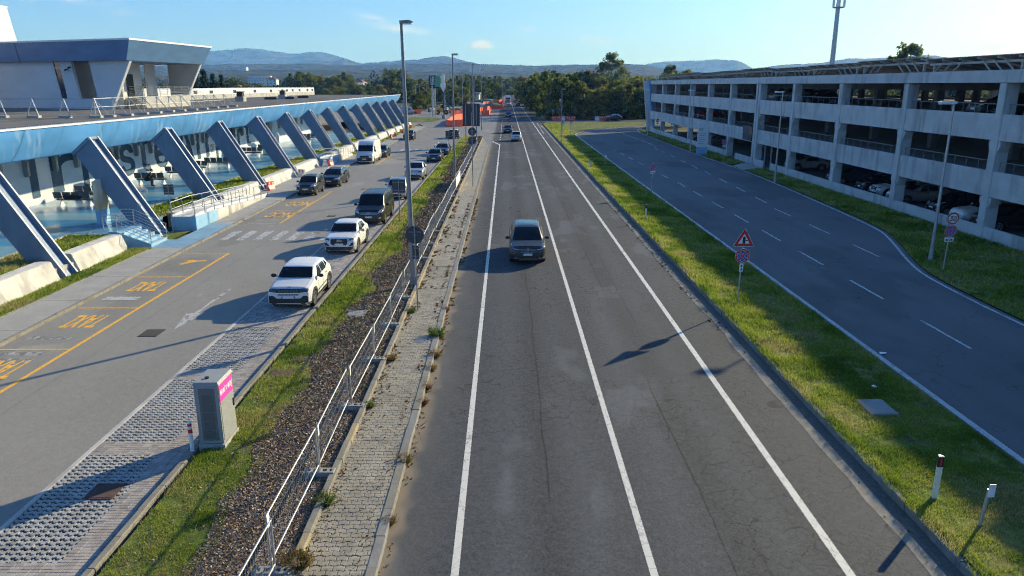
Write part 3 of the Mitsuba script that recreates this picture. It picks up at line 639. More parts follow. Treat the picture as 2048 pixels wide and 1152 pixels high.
ramp('far concrete access ramp with steel railings behind the white delivery van', 84.4, 97.0, -21.2, -19.9, .85, True)
# --- things on the terrace
tt = thing('totem', 'upright cream and light blue board standing at the terrace edge', 'information totem')
obj('board', MB().prism(sg.Polygon([(43.3, .9), (44.35, .9), (44.35, 3.5), (44.1, 3.58), (43.3, 3.42)]), 0, .24, YZ(-24.28)), 'cream_board', tt)
obj('base_panel', MB().box(-24.29, -24.03, 43.29, 44.36, .905, 1.75), 'light_blue', tt)
tt = thing('totem', 'slim white pillar sign on the shady terrace farther along', 'information totem')
obj('board', MB().box(-26.6, -26.3, 86.9, 87.05, .9, 3.3), 'plastic_white', tt)
obj('tip', MB().prism(sg.Polygon([(-26.6, 3.302), (-26.3, 3.302), (-26.45, 3.6)]), 0, .15, XZ(87.05)), 'plastic_white', tt)
pb = Proto()
for i in range(4):
    y = i * .62
    s = MB(); s.box(-.24, .26, y + .03, y + .59, .42, .45); pb.add('seat', s, 'seat_metal')
    s = MB(); s.hexa([np.array(q) for q in [(-.34, y + .03, .50), (-.31, y + .03, .50), (-.31, y + .59, .50), (-.34, y + .59, .50), (-.46, y + .03, .92), (-.43, y + .03, .92), (-.43, y + .59, .92), (-.46, y + .59, .92)]]); pb.add('backrest', s, 'seat_metal')
pb.add('beam', MB().box(-.05, .03, 0, 2.48, .34, .40), 'dark_metal')
for y in (.25, 2.2):
    s = MB(); s.prism(sg.Polygon([(-.30, .0), (.32, .0), (.05, .30), (.02, .335), (-.04, .335), (-.06, .30)]), 0, .06, XZ(y)); pb.add('foot', s, 'plastic_white')
    s = MB(); s.beam((-.05, y, .40), (.3, y, .62), .04); s.beam((-.05, y, .40), (-.35, y, .66), .04); pb.add('armrest', s, 'galv')
BN = [(-29.6, 49.9, 0, 'row of dark terrace seats below the first wall letters, nearest row'), (-28.7, 52.4, 180, 'dark seat row back to back with the nearest terrace row'), (-29.9, 53.0, 0, 'dark seat row beside the waste bin under the wall'),
      (-29.6, 61.2, 0, 'dark seat row where a crouching person in black sits'), (-29.3, 66.2, 0, 'dark seat row just past the crouching person in black'), (-29.9, 70.4, 180, 'dark seat row against the wall below the middle letters'),
      (-29.1, 74.6, 0, 'dark seat row left of the seated person in grey'), (-29.4, 80.6, 0, 'dark seat row right of the seated person in grey'), (-29.7, 86.2, 180, 'dark seat row below the last letters on the wall'), (-29.2, 91.5, 0, 'dark seat row before the dark entrance recess'),
      (-29.2, 107, 0, 'dark seat row beyond the dark entrance recess'), (-29.2, 112, 0, 'farthest dark seat row on the terrace')]
for x, y, r, l in BN: pb.place('terrace_bench', TR(x + (1.24 if not r else -1.24), y + .6, FZ, 90 if not r else -90, (1, 1, 1.08)), l, 'bench', 'seat rows on the terrace')
bn = thing('waste_bin', 'grey round waste bin on the terrace behind the second strut', 'bin')
mb = MB(); mb.tube((-30.3, 57.6, .9), (-30.3, 57.6, 1.95), .32, .34, 16); obj('body', mb, 'galv_dark', bn)
mb = MB(); mb.tube((-30.3, 57.6, 1.951), (-30.3, 57.6, 2.1), .36, .30, 16); obj('lid', mb, 'dark_metal', bn)
bg = thing('bag', 'dark duffel bag lying across the nearest terrace seats', 'bag')
mb = MB(); mb.tm(trimesh.creation.capsule(height=.9, radius=.17, count=[10, 10]), np.array([[0, 0, 1, -29.6], [1, 0, 0, 50.2], [0, 1, 0, 1.55], [0, 0, 0, 1.]])); obj('body', mb, 'cloth_dark', bg, smooth=40)
mb = MB(); mb.path([(-29.55, 50.4, 1.68), (-29.5, 50.55, 1.9), (-29.5, 50.8, 1.9), (-29.55, 50.95, 1.68)], .02); obj('strap', mb, 'black_plastic', bg)
# --- two people on the seats
def sphere_hull(ps, n=10):
    return m3.Manifold.batch_hull([m3.Manifold.sphere(r, n).translate(list(map(float, c))) for c, r in ps])
def body_mesh(bones, edge=.04, it=8):
    m = sphere_hull(bones[0])
    for b in bones[1:]: m = m + sphere_hull(b)
    m = m.refine_to_length(edge).to_mesh(); t = trimesh.Trimesh(m.vert_properties[:, :3], m.tri_verts, process=True)
    trimesh.smoothing.filter_taubin(t, iterations=it); return t
def sitting_person(x, y, rz, lean, top, label, hair='cloth_dark'):
    p = thing('person', label, 'person'); M = TR(x, y, FZ, rz)
    hip, neck = np.array([0, 0, .55]), np.array([lean * .9, 0, 1.08]); head = neck + [lean * .25 + .03, 0, .22]
    def put(m): m = m.copy(); m.apply_transform(M); return m
    tor = [[(hip + [0, -.1, 0], .13), (hip + [0, .1, 0], .13), (neck + [-.02, -.15, -.12], .10), (neck + [-.02, .15, -.12], .10)], [(neck + [0, 0, -.08], .075), (neck + [.01, 0, .04], .06)]]
    for s in (-1, 1):
        kn = np.array([.44, s * .13, .52]); an = np.array([.42, s * .12, .08]); tor += [[(hip + [0, s * .1, -.02], .10), (kn, .07)], [(kn, .07), (an, .045)], [(an, .045), (an + [.17, s * .02, -.035], .04)]]
        sh = neck + [-.02, s * .19, -.11]; el = sh + [.16 + lean * .2, s * .05, -.27]; wr = np.array([.40, s * .07, .68]); tor += [[(sh, .065), (el, .05)], [(el, .05), (wr, .038)]]
    obj('body', put(body_mesh(tor)), top, p, smooth=50)
    hd = body_mesh([[(head, .095), (head + [.02, 0, -.07], .07)], [(head + [.1, 0, -.03], .018), (head + [.08, 0, .0], .015)], [(head + [0, .095, -.02], .02), (head + [0, -.095, -.02], .02)]], .025, 4); obj('head', put(hd), 'skin', p, smooth=50)
    hr = sphere_hull([(head + [-.02, 0, .03], .1), (head + [-.035, 0, -.02], .09)], 14).to_mesh(); obj('hair', put(trimesh.Trimesh(hr.vert_properties[:, :3], hr.tri_verts)), hair, p, smooth=50)
    hands = []
    for s in (-1, 1):
        wr = np.array([.40, s * .07, .68]); hands.append([(wr, .032), (wr + [.07, -s * .01, -.01], .034)])
        for f in range(4): b = wr + [.08, (f - 1.5) * .02, 0]; hands.append([(b, .011), (b + [.035, 0, -.012], .010), ]); hands.append([(b + [.035, 0, -.012], .010), (b + [.05, 0, -.035 - .004 * f], .009)])
        hands.append([(wr + [.04, -s * .03, .0], .012), (wr + [.075, -s * .05, .01], .010)])
    obj('hands', put(body_mesh(hands, .012, 2)), 'skin', p, smooth=50)
sitting_person(-29.45, 60.6, 0, .42, 'cloth_dark', 'person in black hunched forward on a terrace seat below the letter s')
sitting_person(-28.9, 79.6, -20, .12, 'cloth_grey', 'person in dark grey sitting upright on the terrace among the seats')
# --- roof rail on weighted A-frames
_FEET = [(219, 234), (255, 231.5), (286, 228.5), (313, 226.5), (339, 224), (362, 222.3), (386, 220.5), (407, 218.8), (429, 216.5), (448, 214.8), (467, 213)]
def PXP(px, py, z=None, Y=None):
    r = _fw + np.array([math.cos(YAW), -math.sin(YAW), 0]) * ((px - 1024) / 1470.) - np.cross([math.cos(YAW), -math.sin(YAW), 0], _fw) * ((py - 576) / 1470.)
    t = (z - CAM[2]) / r[2] if z is not None else Y / r[1]; return CAM + r * t
RAIL = [(-38.8, 54.9), (-36.45, 54.8), (-34.1, 54.75), (-31.8, 54.7), (-29.6, 54.7)] + [(q[0] - 1.0, q[1]) for q in (PXP(a, b, 6.62) for a, b in _FEET)]
RR_ = thing('roof_railing', 'pale metal guard rail on triangular frames with concrete feet along the terminal roof', 'railing')
mb = MB()
for z in (.72, 1.34): mb.path([(x, y, 6.6 + z) for x, y in RAIL], .028)
obj('rail', mb, 'galv', RR_)
for i, (x, y) in enumerate(RAIL):
    fm = MB(); q = np.array([x, y])
    if i < 5:
        for sx in (-.42, .42): fm.tube((x + sx, y - .1, 6.7), (x, y, 7.98), .045)
    else:
        q = q + [1., 0]; fm.tube((x, y, 6.6), (x, y, 7.98), .04); fm.tube((q[0], q[1], 6.7), (x, y, 7.95), .04); fm.tube((q[0], q[1], 6.7), (x, y, 6.7), .03)
    fr = obj('frame', fm, 'galv', RR_)
    obj('foot', MB().box(q[0] - .42, q[0] + .42, q[1] - .2, q[1] + .2, 6.61, 6.78), 'concrete', fr)
# --- pavilion on the roof
PV = thing('rooftop_pavilion', 'grey blue pavilion with slanted wing walls and deep blue roof band on the terminal', 'rooftop building')
ux = np.array([-.93, .37, 0]); uy = np.array([.09, .996, 0]); PO = np.array([-34.9, 72., 0])    # roof corner nearest the road
def LP(a, b, z): return PO + ux * a + uy * b + np.array([0, 0, z])           # a along the front, b back, z up
def slab(name, pts, th, mt, parent=PV, dirn=uy):
    p = [np.array(q) for q in pts]; n = len(p); mb = MB(); mb.ring_loft([np.array(p), np.array([q + dirn * th for q in p])]); m = mb.mesh(); m.fix_normals(); return obj(name, m, mt, parent)
zb, zt, z0 = 11.15, 12.95, 6.55
def band(zl, zh, inset, out, D=16., A=26):
    lo = [LP(inset, inset * .3, zl), LP(inset, D - inset, zl), LP(A, D - inset, zl), LP(A, inset * .3, zl)]; hi = [LP(0, 0, zh), LP(0, D, zh), LP(A, D, zh), LP(A, 0, zh)]
    return lo, hi
lo, hi = band(zb, zt, .85, 0)
mb = MB(); mb.hexa([lo[0], lo[3], lo[2], lo[1], hi[0], hi[3], hi[2], hi[1]]); m = mb.mesh(); m.fix_normals(); obj('roof_band', m, 'band_blue', PV)
mb = MB(); e = .05; mb.hexa([LP(-e, -e, zt), LP(26, -e, zt), LP(26, 16 + e, zt), LP(-e, 16 + e, zt), LP(-e, -e, zt + .16), LP(26, -e, zt + .16), LP(26, 16 + e, zt + .16), LP(-e, 16 + e, zt + .16)]); m = mb.mesh(); m.fix_normals(); obj('roof_edge', m, 'roof_cap', PV)
obj('band_joint', MB().beam(LP(15.3, -.004 + .0, zt), LP(15.1, .25, zb), .06, .03), 'dark_metal', PV)
def front(a0t, a1t, a0b, a1b, z1, z2, b=.9): return [LP(a0t, b, z2), LP(a1t, b, z2), LP(a1b, b, z1), LP(a0b, b, z1)]
sl = (3.1) / (zb - z0)                                                      # slant of the wall edge
slab('front_wall', front(1.0, 6.3, 4.1, 6.2 - .6, z0, zb), .35, 'wall_grey'); 
slab('front_wall', front(8.7, 10.3, 8.0, 9.8, z0, zb), .35, 'wall_grey'); slab('front_wall', front(11.2, 26, 10.5, 26, z0, zb), .35, 'wall_grey')
slab('wing_edge', [LP(.93, .88, zb), LP(1.03, .88, zb), LP(4.13, .88, z0), LP(4.03, .88, z0)], .4, 'roof_cap')
slab('sill_wall', front(5.5, 8.2, 5.5, 8.2, z0, 7.6), .3, 'wall_grey'); slab('sill_wall', front(9.6, 11.2, 9.6, 11.2, z0, 7.6), .3, 'wall_grey')
w = slab('window', front(10.35, 11.15, 9.85, 10.6, 7.6, zb, .98), .1, 'window_dark'); slab('transom', front(10.3, 11.2, 10.3, 11.2, 10.5, 10.6, .96), .03, 'roof_cap', w)
slab('inner_wall', front(5., 12, 5., 12, z0, zb, 4.2), .3, 'wall_white')
slab('inner_window', front(6.3, 6.9, 6.1, 6.6, 7.7, zb, 4.1), .08, 'window_dark')
slab('far_wing_wall', [LP(1.0, 14.6, zb), LP(5.8, 14.6, zb), LP(5.8, 14.6, z0), LP(4.0, 14.6, z0)], .35, 'wall_grey')
slab('wing_edge', [LP(.93, 14.55, zb), LP(1.05, 14.55, zb), LP(4.1, 14.55, z0), LP(3.98, 14.55, z0)], .4, 'roof_cap')
slab('core_wall', [LP(6.2, 5, zb), LP(6.2, 9.5, zb), LP(6.2, 9.5, z0), LP(6.2, 5, z0)], .3, 'wall_white', PV, ux)
slab('door', [LP(6.1, 6.6, 10), LP(6.1, 7.8, 10), LP(6.1, 7.8, z0 + 1), LP(6.1, 6.6, z0 + 1)], .08, 'window_dark', PV, ux)
slab('core_wall', [LP(5.6, 9.8, zb), LP(5.6, 11.6, zb), LP(5.6, 11.6, z0), LP(5.6, 9.8, z0)], .3, 'wall_white', PV, ux)
obj('landing', MB().hexa([LP(2.6, 5, z0), LP(6.1, 5, z0), LP(6.1, 14, z0), LP(2.6, 14, z0), LP(2.6, 5, 7.7), LP(6.1, 5, 7.7), LP(6.1, 14, 7.7), LP(2.6, 14, 7.7)]), 'concrete', PV)
mb = MB()
for z in np.linspace(7.9, 8.75, 6): mb.path([LP(4.6, 5, z), LP(2.7, 5, z), LP(2.7, 10.5, z), LP(2.7, 14, z)], .02, 5); mb.path([LP(2.7, 5, z), LP(1.2, 1.6, z - 1.15)], .02, 5); mb.path([LP(2.7, 13.8, z), LP(1.0, 17, z - 1.15)], .02, 5)
for b in np.linspace(5, 14, 7): mb.tube(LP(2.7, b, 7.7), LP(2.7, b, 8.8), .03)
obj('stair_rail', mb, 'steel', PV)
for i in range(6): obj('stair', MB().beam(LP(2.5 - .25 * i, 3.0, 7.6 - .18 * i), LP(2.5 - .25 * i, 5.0, 7.6 - .18 * i), .3, .06), 'concrete', PV)
for a, z in ((8.9, 10.6), (9.4, 10.4)): obj('camera', MB().tube(LP(a, .85, z), LP(a - .2, .4, z - .1), .09), 'black_plastic', PV)
BT = thing('roof_tower', 'pale sunlit block with slanted side rising behind the pavilion at the left edge', 'rooftop building')
A, B = PXP(38, 73, Y=96), PXP(31, 18, Y=96)
mb = MB(); mb.hexa([(A[0] - 14, 70, 6.5), (A[0], 70, 6.5), (A[0], 97.2, 6.5), (A[0] - 14, 97.2, 6.5), (A[0] - 14, 70, B[2]), (A[0], 70, B[2]), (A[0], 94.6, B[2]), (A[0] - 14, 94.6, B[2])]); obj('wall', mb, 'wall_white', BT)
mb = MB(); mb.box(A[0] - 14, A[0] + .06, 69.95, 94.65, B[2] + .01, B[2] + .16); obj('roof_edge', mb, 'roof_cap', BT)
# --- long white hall behind the roof
WH = thing('white_hall', 'long white flat building with a row of small dark windows beyond the terminal roof', 'building')
A, B = PXP(352, 185, Y=118), PXP(628, 178, Y=190)
d = (B - A); d[2] = 0; L = np.linalg.norm(d); d /= L; nn = np.array([d[1], -d[0], 0])
def WP(s, o, z): return np.array([A[0], A[1], 0]) + d * s + nn * o + np.array([0, 0, z])
zt_ = 8.3
mb = MB(); mb.hexa([WP(-25, 0, 0), WP(L, 0, 0), WP(L, -12, 0), WP(-25, -12, 0), WP(-25, 0, zt_), WP(L, 0, zt_), WP(L, -12, zt_), WP(-25, -12, zt_)]); m = mb.mesh(); m.fix_normals(); obj('wall', m, 'wall_white', WH)
mb = MB(); mb.hexa([WP(-25, .04, 6.5), WP(L + .04, .04, 6.5), WP(L + .04, .0, 6.5), WP(-25, 0.0, 6.5), WP(-25, .04, 7.35), WP(L + .04, .04, 7.35), WP(L + .04, 0, 7.35), WP(-25, 0, 7.35)]); m = mb.mesh(); m.fix_normals(); obj('plinth', m, 'concrete', WH)
for s in (6, 12, 22, 32, 41, 48, 51, 55, 60, 66, 70, 74):
    if s > L - 2: continue
    mb = MB(); mb.hexa([WP(s, .06, 7.5), WP(s + 1.2, .06, 7.5), WP(s + 1.2, 0, 7.5), WP(s, 0, 7.5), WP(s, .06, 8.0), WP(s + 1.2, .06, 8.0), WP(s + 1.2, 0, 8.0), WP(s, 0, 8.0)]); m = mb.mesh(); m.fix_normals(); obj('window', m, 'pane_dark', WH)
vp = Proto(); vp.add('housing', MB().box(-.6, .6, -.6, .6, 0, .7), 'concrete'); vp.add('hood', MB().box(-.4, .4, -.4, .4, .7, 1.3).box(-.55, .55, -.55, .55, 1.301, 1.42), 'dark_metal')
vp2 = Proto(); vp2.add('housing', MB().box(-1., 1., -.5, .5, 0, .35), 'dark_metal'); vp2.add('grille', MB().box(-.9, .9, -.4, .4, .351, .42), 'galv_dark')
for i, (px, py, pr, l) in enumerate(((482, 203, vp, 'squat grey roof vent with dark hood on the terminal roof, nearer one'), (566, 198, vp, 'grey roof vent with dark hood farther along the terminal roof'), (543, 199, vp2, 'low dark roof vent on the gravel, left of the second hood'), (578, 198, vp2, 'low dark roof vent right of the second hood'), (608, 196, vp2, 'farthest low dark roof vent on the gravel'))):
    q = PXP(px, py, z=6.6); pr.place('roof_vent', TR(q[0], q[1], 6.6), l, 'roof vent', 'vents on the terminal roof')
# ================================================================== multi-storey car park on the right
PG = thing('parking_garage', 'three storey open concrete car park with wide spandrels and slim columns right of the road', 'parking garage')
GX, GD = 28.6, 34.
COLS = [43.6 + 10.6 * k for k in range(-4, 10)]                               # centre lines of the columns along the facade
GE = 151.
FL = [.10, 3.62, 6.92]                                                       # floor levels
gx1 = GX + GD
JOINT = 86.
for z in FL[1:] + [9.35]:
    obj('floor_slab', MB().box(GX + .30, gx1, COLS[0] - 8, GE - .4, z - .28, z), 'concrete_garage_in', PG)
struct('garage_floor', MB().box(GX + .3, gx1, COLS[0] - 8, GE - .4, -.05, FL[0]), 'asphalt_ramp')
def column(y, w=.62, x=GX, d=.75, corb=True, mt='concrete_garage'):
    mb = MB(); mb.box(x, x + d, y - w / 2, y + w / 2, 0, 9.0)
    c = obj('column', mb, mt, PG)
    if corb:
        for z in (2.44, 5.72):
            obj('corbel', MB().prism(sg.Polygon([(y - w / 2 - .22, z), (y + w / 2 + .22, z), (y + w / 2 + .22, z - .28), (y + w / 2 + .02, z - .62), (y - w / 2 - .02, z - .62), (y - w / 2 - .22, z - .28)]), 0, d * .8, YZ(x + .06)), mt, c)
for k, y in enumerate(COLS):
    if abs(y - JOINT) < 1: column(y - .42); column(y + .42)
    else: column(y)
    if k % 1 == 0:                                                                # inner frame
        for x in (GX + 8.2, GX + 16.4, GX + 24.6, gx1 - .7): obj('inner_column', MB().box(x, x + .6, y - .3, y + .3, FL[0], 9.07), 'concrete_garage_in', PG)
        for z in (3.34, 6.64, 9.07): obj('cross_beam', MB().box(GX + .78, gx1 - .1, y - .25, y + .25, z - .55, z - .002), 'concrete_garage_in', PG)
def bays():
    for a, b in zip(COLS[:-1], COLS[1:]):
        ja, jb = abs(a - JOINT) < 1, abs(b - JOINT) < 1
        yield a + .31 + (.42 if ja else 0), b - .31 - (.42 if jb else 0)
    yield COLS[-1] + .31, GE - 1.3
for a, b in bays():
    for z0, z1 in ((2.49, 3.99), (5.77, 7.27)):
        p = MB(); p.box(GX + .06, GX + .26, a, b, z0, z0 + .46); p.box(GX + .09, GX + .26, a, b, z0 + .46, z0 + .485); p.box(GX + .06, GX + .26, a, b, z0 + .485, z1)
        obj('spandrel', p, 'concrete_garage', PG)
    rb = MB()
    for z1, fl in ((3.99, 3.62), (7.27, 6.92)):
        rb.tube((GX + .34, a, z1 + .55), (GX + .34, b, z1 + .55), .025)
        n = int((b - a) / 1.2)
        for i in range(n + 1): y = a + .1 + (b - a - .2) * i / n; rb.tube((GX + .34, y, fl), (GX + .34, y, z1 + .55), .018, n=5)
    obj('barrier_rail', rb, 'galv_dark', PG)
    if not (75 < a < 80 or 86 < a < 88): obj('base_wall', MB().box(GX + .05, GX + .25, a, b, -.1, .70), 'concrete_garage', PG)
obj('base_wall', MB().box(GX + .05, GX + .25, 86.9, 93.1, -.1, .7), 'concrete_garage', PG); obj('base_wall', MB().box(GX + .05, GX + .25, 75.9, 80.4, -.1, .7), 'concrete_garage', PG); obj('base_wall', MB().box(GX + .05, GX + .25, 82.6, 85.2, -.1, .7), 'concrete_garage', PG)
for y in (80.5, 82.5): obj('door_post', MB().box(GX + .1, GX + .22, y - .05, y + .05, 0, 2.48), 'galv', PG)
ed = [COLS[0] - 7.99] + [c for c in COLS if abs(c - JOINT) > 1] + [GE]
ed = sorted(ed + [86.])
for a, b in zip(ed[:-1], ed[1:]):
    obj('parapet', MB().box(GX - .06, GX + .24, a + .012, b - .012, 9.03, 9.58), 'concrete_garage', PG)
    obj('coping', MB().box(GX - .02, GX + .2, a + .012, b - .012, 9.583, 9.74), 'concrete_garage', PG)
# open mesh end wall with blue frame
ew = MB(); ew.prism(sg.Polygon([(GX - .3, 0), (GX + 1.2, 0), (GX + 1.2, 9.7), (GX - 1.4, 9.7)]), 0, .4, XZ(GE)); obj('end_wall', ew, 'wall_grey', PG)
ew = MB(); ew.prism(sg.Polygon([(GX + .9, 0), (GX + 1.25, 0), (GX - .15, 9.7), (GX - .5, 9.7)]), 0, .42, XZ(GE - .41)); obj('end_brace', ew, 'blue_fascia', PG)
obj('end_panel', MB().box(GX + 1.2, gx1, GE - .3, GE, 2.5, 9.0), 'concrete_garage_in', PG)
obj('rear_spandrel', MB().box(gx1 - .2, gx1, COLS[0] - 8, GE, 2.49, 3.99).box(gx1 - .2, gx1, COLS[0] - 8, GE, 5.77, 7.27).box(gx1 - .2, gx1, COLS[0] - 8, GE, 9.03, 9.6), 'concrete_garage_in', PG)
for k, (y, z) in enumerate(((120, 5.8), (100, 2.5), (60, 5.8), (66, 2.5))):
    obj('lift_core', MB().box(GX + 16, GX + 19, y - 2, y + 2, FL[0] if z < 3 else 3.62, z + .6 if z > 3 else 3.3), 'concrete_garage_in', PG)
bd = obj('board', MB().box(GX - .05, GX + .05, 86.9, 90.3, 2.62, 4.25), 'window_dark', PG, ); tag(bd, 'dark information board fixed beside the double column')
# --- solar roofs over the top deck
SR = Proto()
W_, D_ = 10.45, 5.6
for i in range(5):
    for j in range(3):
        x0 = -D_ / 2 + j * D_ / 3; y0 = -W_ / 2 + i * W_ / 5; z = lambda x: 1.22 - .19 * (x + D_ / 2)
        m = MB(); m.hexa([np.array(q) for q in [(x0 + .03, y0 + .03, z(x0)), (x0 + D_ / 3 - .03, y0 + .03, z(x0 + D_ / 3)), (x0 + D_ / 3 - .03, y0 + W_ / 5 - .03, z(x0 + D_ / 3)), (x0 + .03, y0 + W_ / 5 - .03, z(x0)), (x0 + .03, y0 + .03, z(x0) + .05), (x0 + D_ / 3 - .03, y0 + .03, z(x0 + D_ / 3) + .05), (x0 + D_ / 3 - .03, y0 + W_ / 5 - .03, z(x0 + D_ / 3) + .05), (x0 + .03, y0 + W_ / 5 - .03, z(x0) + .05)]])
        SR.add('panel', m, 'solar_cell')
m = MB()
for y in np.linspace(-W_ / 2 + .3, W_ / 2 - .3, 6): m.beam((-D_ / 2, y, 1.14), (D_ / 2, y, 1.14 - .19 * D_), .08, .12)
for x in (-D_ / 2 + .5, D_ / 2 - .5): m.beam((x, -W_ / 2, .98 - .19 * (x + D_ / 2)), (x, W_ / 2, .98 - .19 * (x + D_ / 2)), .1, .14)
SR.add('frame', m, 'solar_frame')
for y in (-W_ / 2 + .6, W_ / 2 - .6):
    for x, h in ((-D_ / 2 + .5, .92), (D_ / 2 - .5, .1)): SR.add('post', MB().beam((x, y, 0), (x, y, h), .14), 'solar_frame')
    m = MB(); sgn = -1 if y > 0 else 1
    for q in range(3): m.beam((-D_ / 2 + .3, y + sgn * q * 1.1, .05), (-D_ / 2 + .3, y + sgn * (1.4 + q * 1.1), 1.0), .07); 
    m.beam((-D_ / 2 + .5, y, .1), (D_ / 2 - 2, y, .4), .08); SR.add('brace', m, 'solar_frame')
ORD = ['first', 'second', 'third', 'fourth', 'fifth', 'sixth', 'seventh', 'eighth', 'ninth', 'tenth', 'eleventh', 'twelfth', 'thirteenth', 'fourteenth', 'fifteenth', 'sixteenth', 'seventeenth', 'eighteenth', 'nineteenth', 'twentieth']
for k in range(13):
    y = 12.5 + 10.6 * k
    SR.place('solar_canopy', TR(GX + 4.15, y + 5.3, 9.42 + (.0, .14, .06)[k % 3]), f'{ORD[12 - k]} solar panel roof in the front row on the car park, from the far end', 'solar panels', 'solar roofs along the car park edge')
# ================================================================== vehicles
for k, c in dict(white=(.62, .62, .60), black=(.006, .007, .008), anthracite=(.035, .038, .042), greybrown=(.055, .053, .052), silver=(.42, .43, .44), lightgrey=(.30, .31, .33), navy=(.02, .035, .07), red=(.35, .03, .03), blue=(.04, .10, .25), bronze=(.14, .10, .07)).items():
    metal = .55 if k in ('silver', 'greybrown', 'lightgrey', 'anthracite', 'navy', 'bronze') else 0.
    mat('paint_' + k, c, .3, metal=metal, spec=.4, coat=.55)
mat('headlight_glass', (.55, .57, .60), .12, metal=.3, spec=.8)
mat('headlight_dark', (.05, .055, .06), .1, spec=.8)
mat('tail_red', (.30, .01, .01), .15, spec=.8)
mat('rim_alloy', (.45, .46, .47), .3, metal=.7)
mat('rim_black', (.03, .03, .032), .4)
mat('plate_white', (.66, .66, .64), .5)
mat('plate_blue', (.03, .06, .30), .5)
mat('chrome', (.6, .61, .62), .12, metal=.95)
mat('trim_black', (.02, .02, .022), .55)
class Caster:
    """distance along an axis to a mesh, at points of the other two axes"""
    def __init__(s, m, axis):
        o = [i for i in range(3) if i != axis]; t = np.asarray(m.vertices)[np.asarray(m.faces)]
        s.a, s.u = t[:, :, axis], t[:, :, o]
        (x0, y0), (x1, y1), (x2, y2) = (s.u[:, i].T for i in range(3)); s.d = (y1 - y2) * (x0 - x2) + (x2 - x1) * (y0 - y2)
        ok = np.abs(s.d) > 1e-9; s.a, s.u, s.d = s.a[ok], s.u[ok], s.d[ok]
    def __call__(s, q, sign):
        (x0, y0), (x1, y1), (x2, y2) = (s.u[:, i].T for i in range(3)); out = []
        for x, y in q:
            l0 = ((y1 - y2) * (x - x2) + (x2 - x1) * (y - y2)) / s.d; l1 = ((y2 - y0) * (x - x2) + (x0 - x2) * (y - y2)) / s.d; l2 = 1 - l0 - l1
            h = (l0 > -1e-6) & (l1 > -1e-6) & (l2 > -1e-6)
            if not h.any(): out.append(np.nan); continue
            v = (l0 * s.a[:, 0] + l1 * s.a[:, 1] + l2 * s.a[:, 2])[h]; out.append(v.max() if sign > 0 else v.min())
        return np.array(out)
def patch(casters, poly, axis, sign, off=.006, step=.12):
    """a sheet over the body, shaped like the polygon seen along the axis"""
    poly = sg.Polygon(poly) if not hasattr(poly, 'geom_type') else poly
    x0, y0, x1, y1 = poly.bounds; nx, ny = max(1, int(math.ceil((x1 - x0) / step))), max(1, int(math.ceil((y1 - y0) / step)))
    P, F = [], []
    for i in range(nx):
        for j in range(ny):
            q = poly.intersection(sg.box(x0 + (x1 - x0) * i / nx, y0 + (y1 - y0) * j / ny, x0 + (x1 - x0) * (i + 1) / nx, y0 + (y1 - y0) * (j + 1) / ny))
            for g in getattr(q, 'geoms', [q]):
                if g.geom_type != 'Polygon' or g.area < 1e-7: continue
                e = np.array(g.exterior.coords)[:-1]; e = e if g.exterior.is_ccw else e[::-1]; n = len(P); P += [tuple(p) for p in np.round(e, 5)]; F += [[n, n + k, n + k + 1] for k in range(1, len(e) - 1)]
    P = np.array(P); h = casters[axis](P, sign)
    if np.isnan(h).any():
        good = ~np.isnan(h)
        if not good.any(): return None
        for i in np.nonzero(~good)[0]: h[i] = h[good][np.argmin(((P[good] - P[i]) ** 2).sum(1))]
    v = np.empty((len(P), 3)); o = [i for i in range(3) if i != axis]; v[:, o] = P; v[:, axis] = h + sign * off
    m = trimesh.Trimesh(v, F, process=False); m.merge_vertices()
    if m.face_normals[:, axis].mean() * sign < 0: m.invert()
    return m
def mirror(poly): return [(-x, y) for x, y in poly][::-1]
def itp(pts, y):
    p = np.array(pts, float)
    return np.interp(y, p[:, 0], p[:, 1])
def wheel_parts(pr, x, y, r, w, rim):
    s = 1 if x > 0 else -1
    def turn(prof):
        m = trimesh.creation.revolve(np.array(prof), sections=28); m.apply_transform(np.array([[0, 0, s, x], [0, 1, 0, y], [-s, 0, 0, r], [0, 0, 0, 1.]])); m.fix_normals(); return m
    ri = r * .70
    k = pr.add('wheel', turn([(0, -w / 2), (r * .9, -w / 2), (r, -w / 2 + .03), (r, w / 2 - .03), (r * .93, w / 2), (ri, w / 2 - .005), (ri - .012, w / 2 - .05), (0, w / 2 - .05)]), 'black_rubber', smooth=35)
    sp = MB(); n = 5
    for i in range(n):
        a = 2 * math.pi * i / n; p = sg.Polygon([(0, -.028), (ri * .55, -.022), (ri, -.055), (ri, .055), (ri * .55, .022), (0, .028)]); sp.prism(affinity.rotate(p, math.degrees(a), origin=(0, 0)), 0, .025)
    ring = sg.Point(0, 0).buffer(ri, 14).difference(sg.Point(0, 0).buffer(ri - .028, 14)); sp.prism(ring, -.01, .03); sp.prism(sg.Point(0, 0).buffer(.055, 8), .0, .035)
    m = sp.mesh(); m.apply_transform(np.array([[0, 0, s, x + s * (w / 2 - .045)], [0, s, 0, y], [1, 0, 0, r], [0, 0, 0, 1.]])); m.fix_normals(); pr.add('rim', m, rim, k)
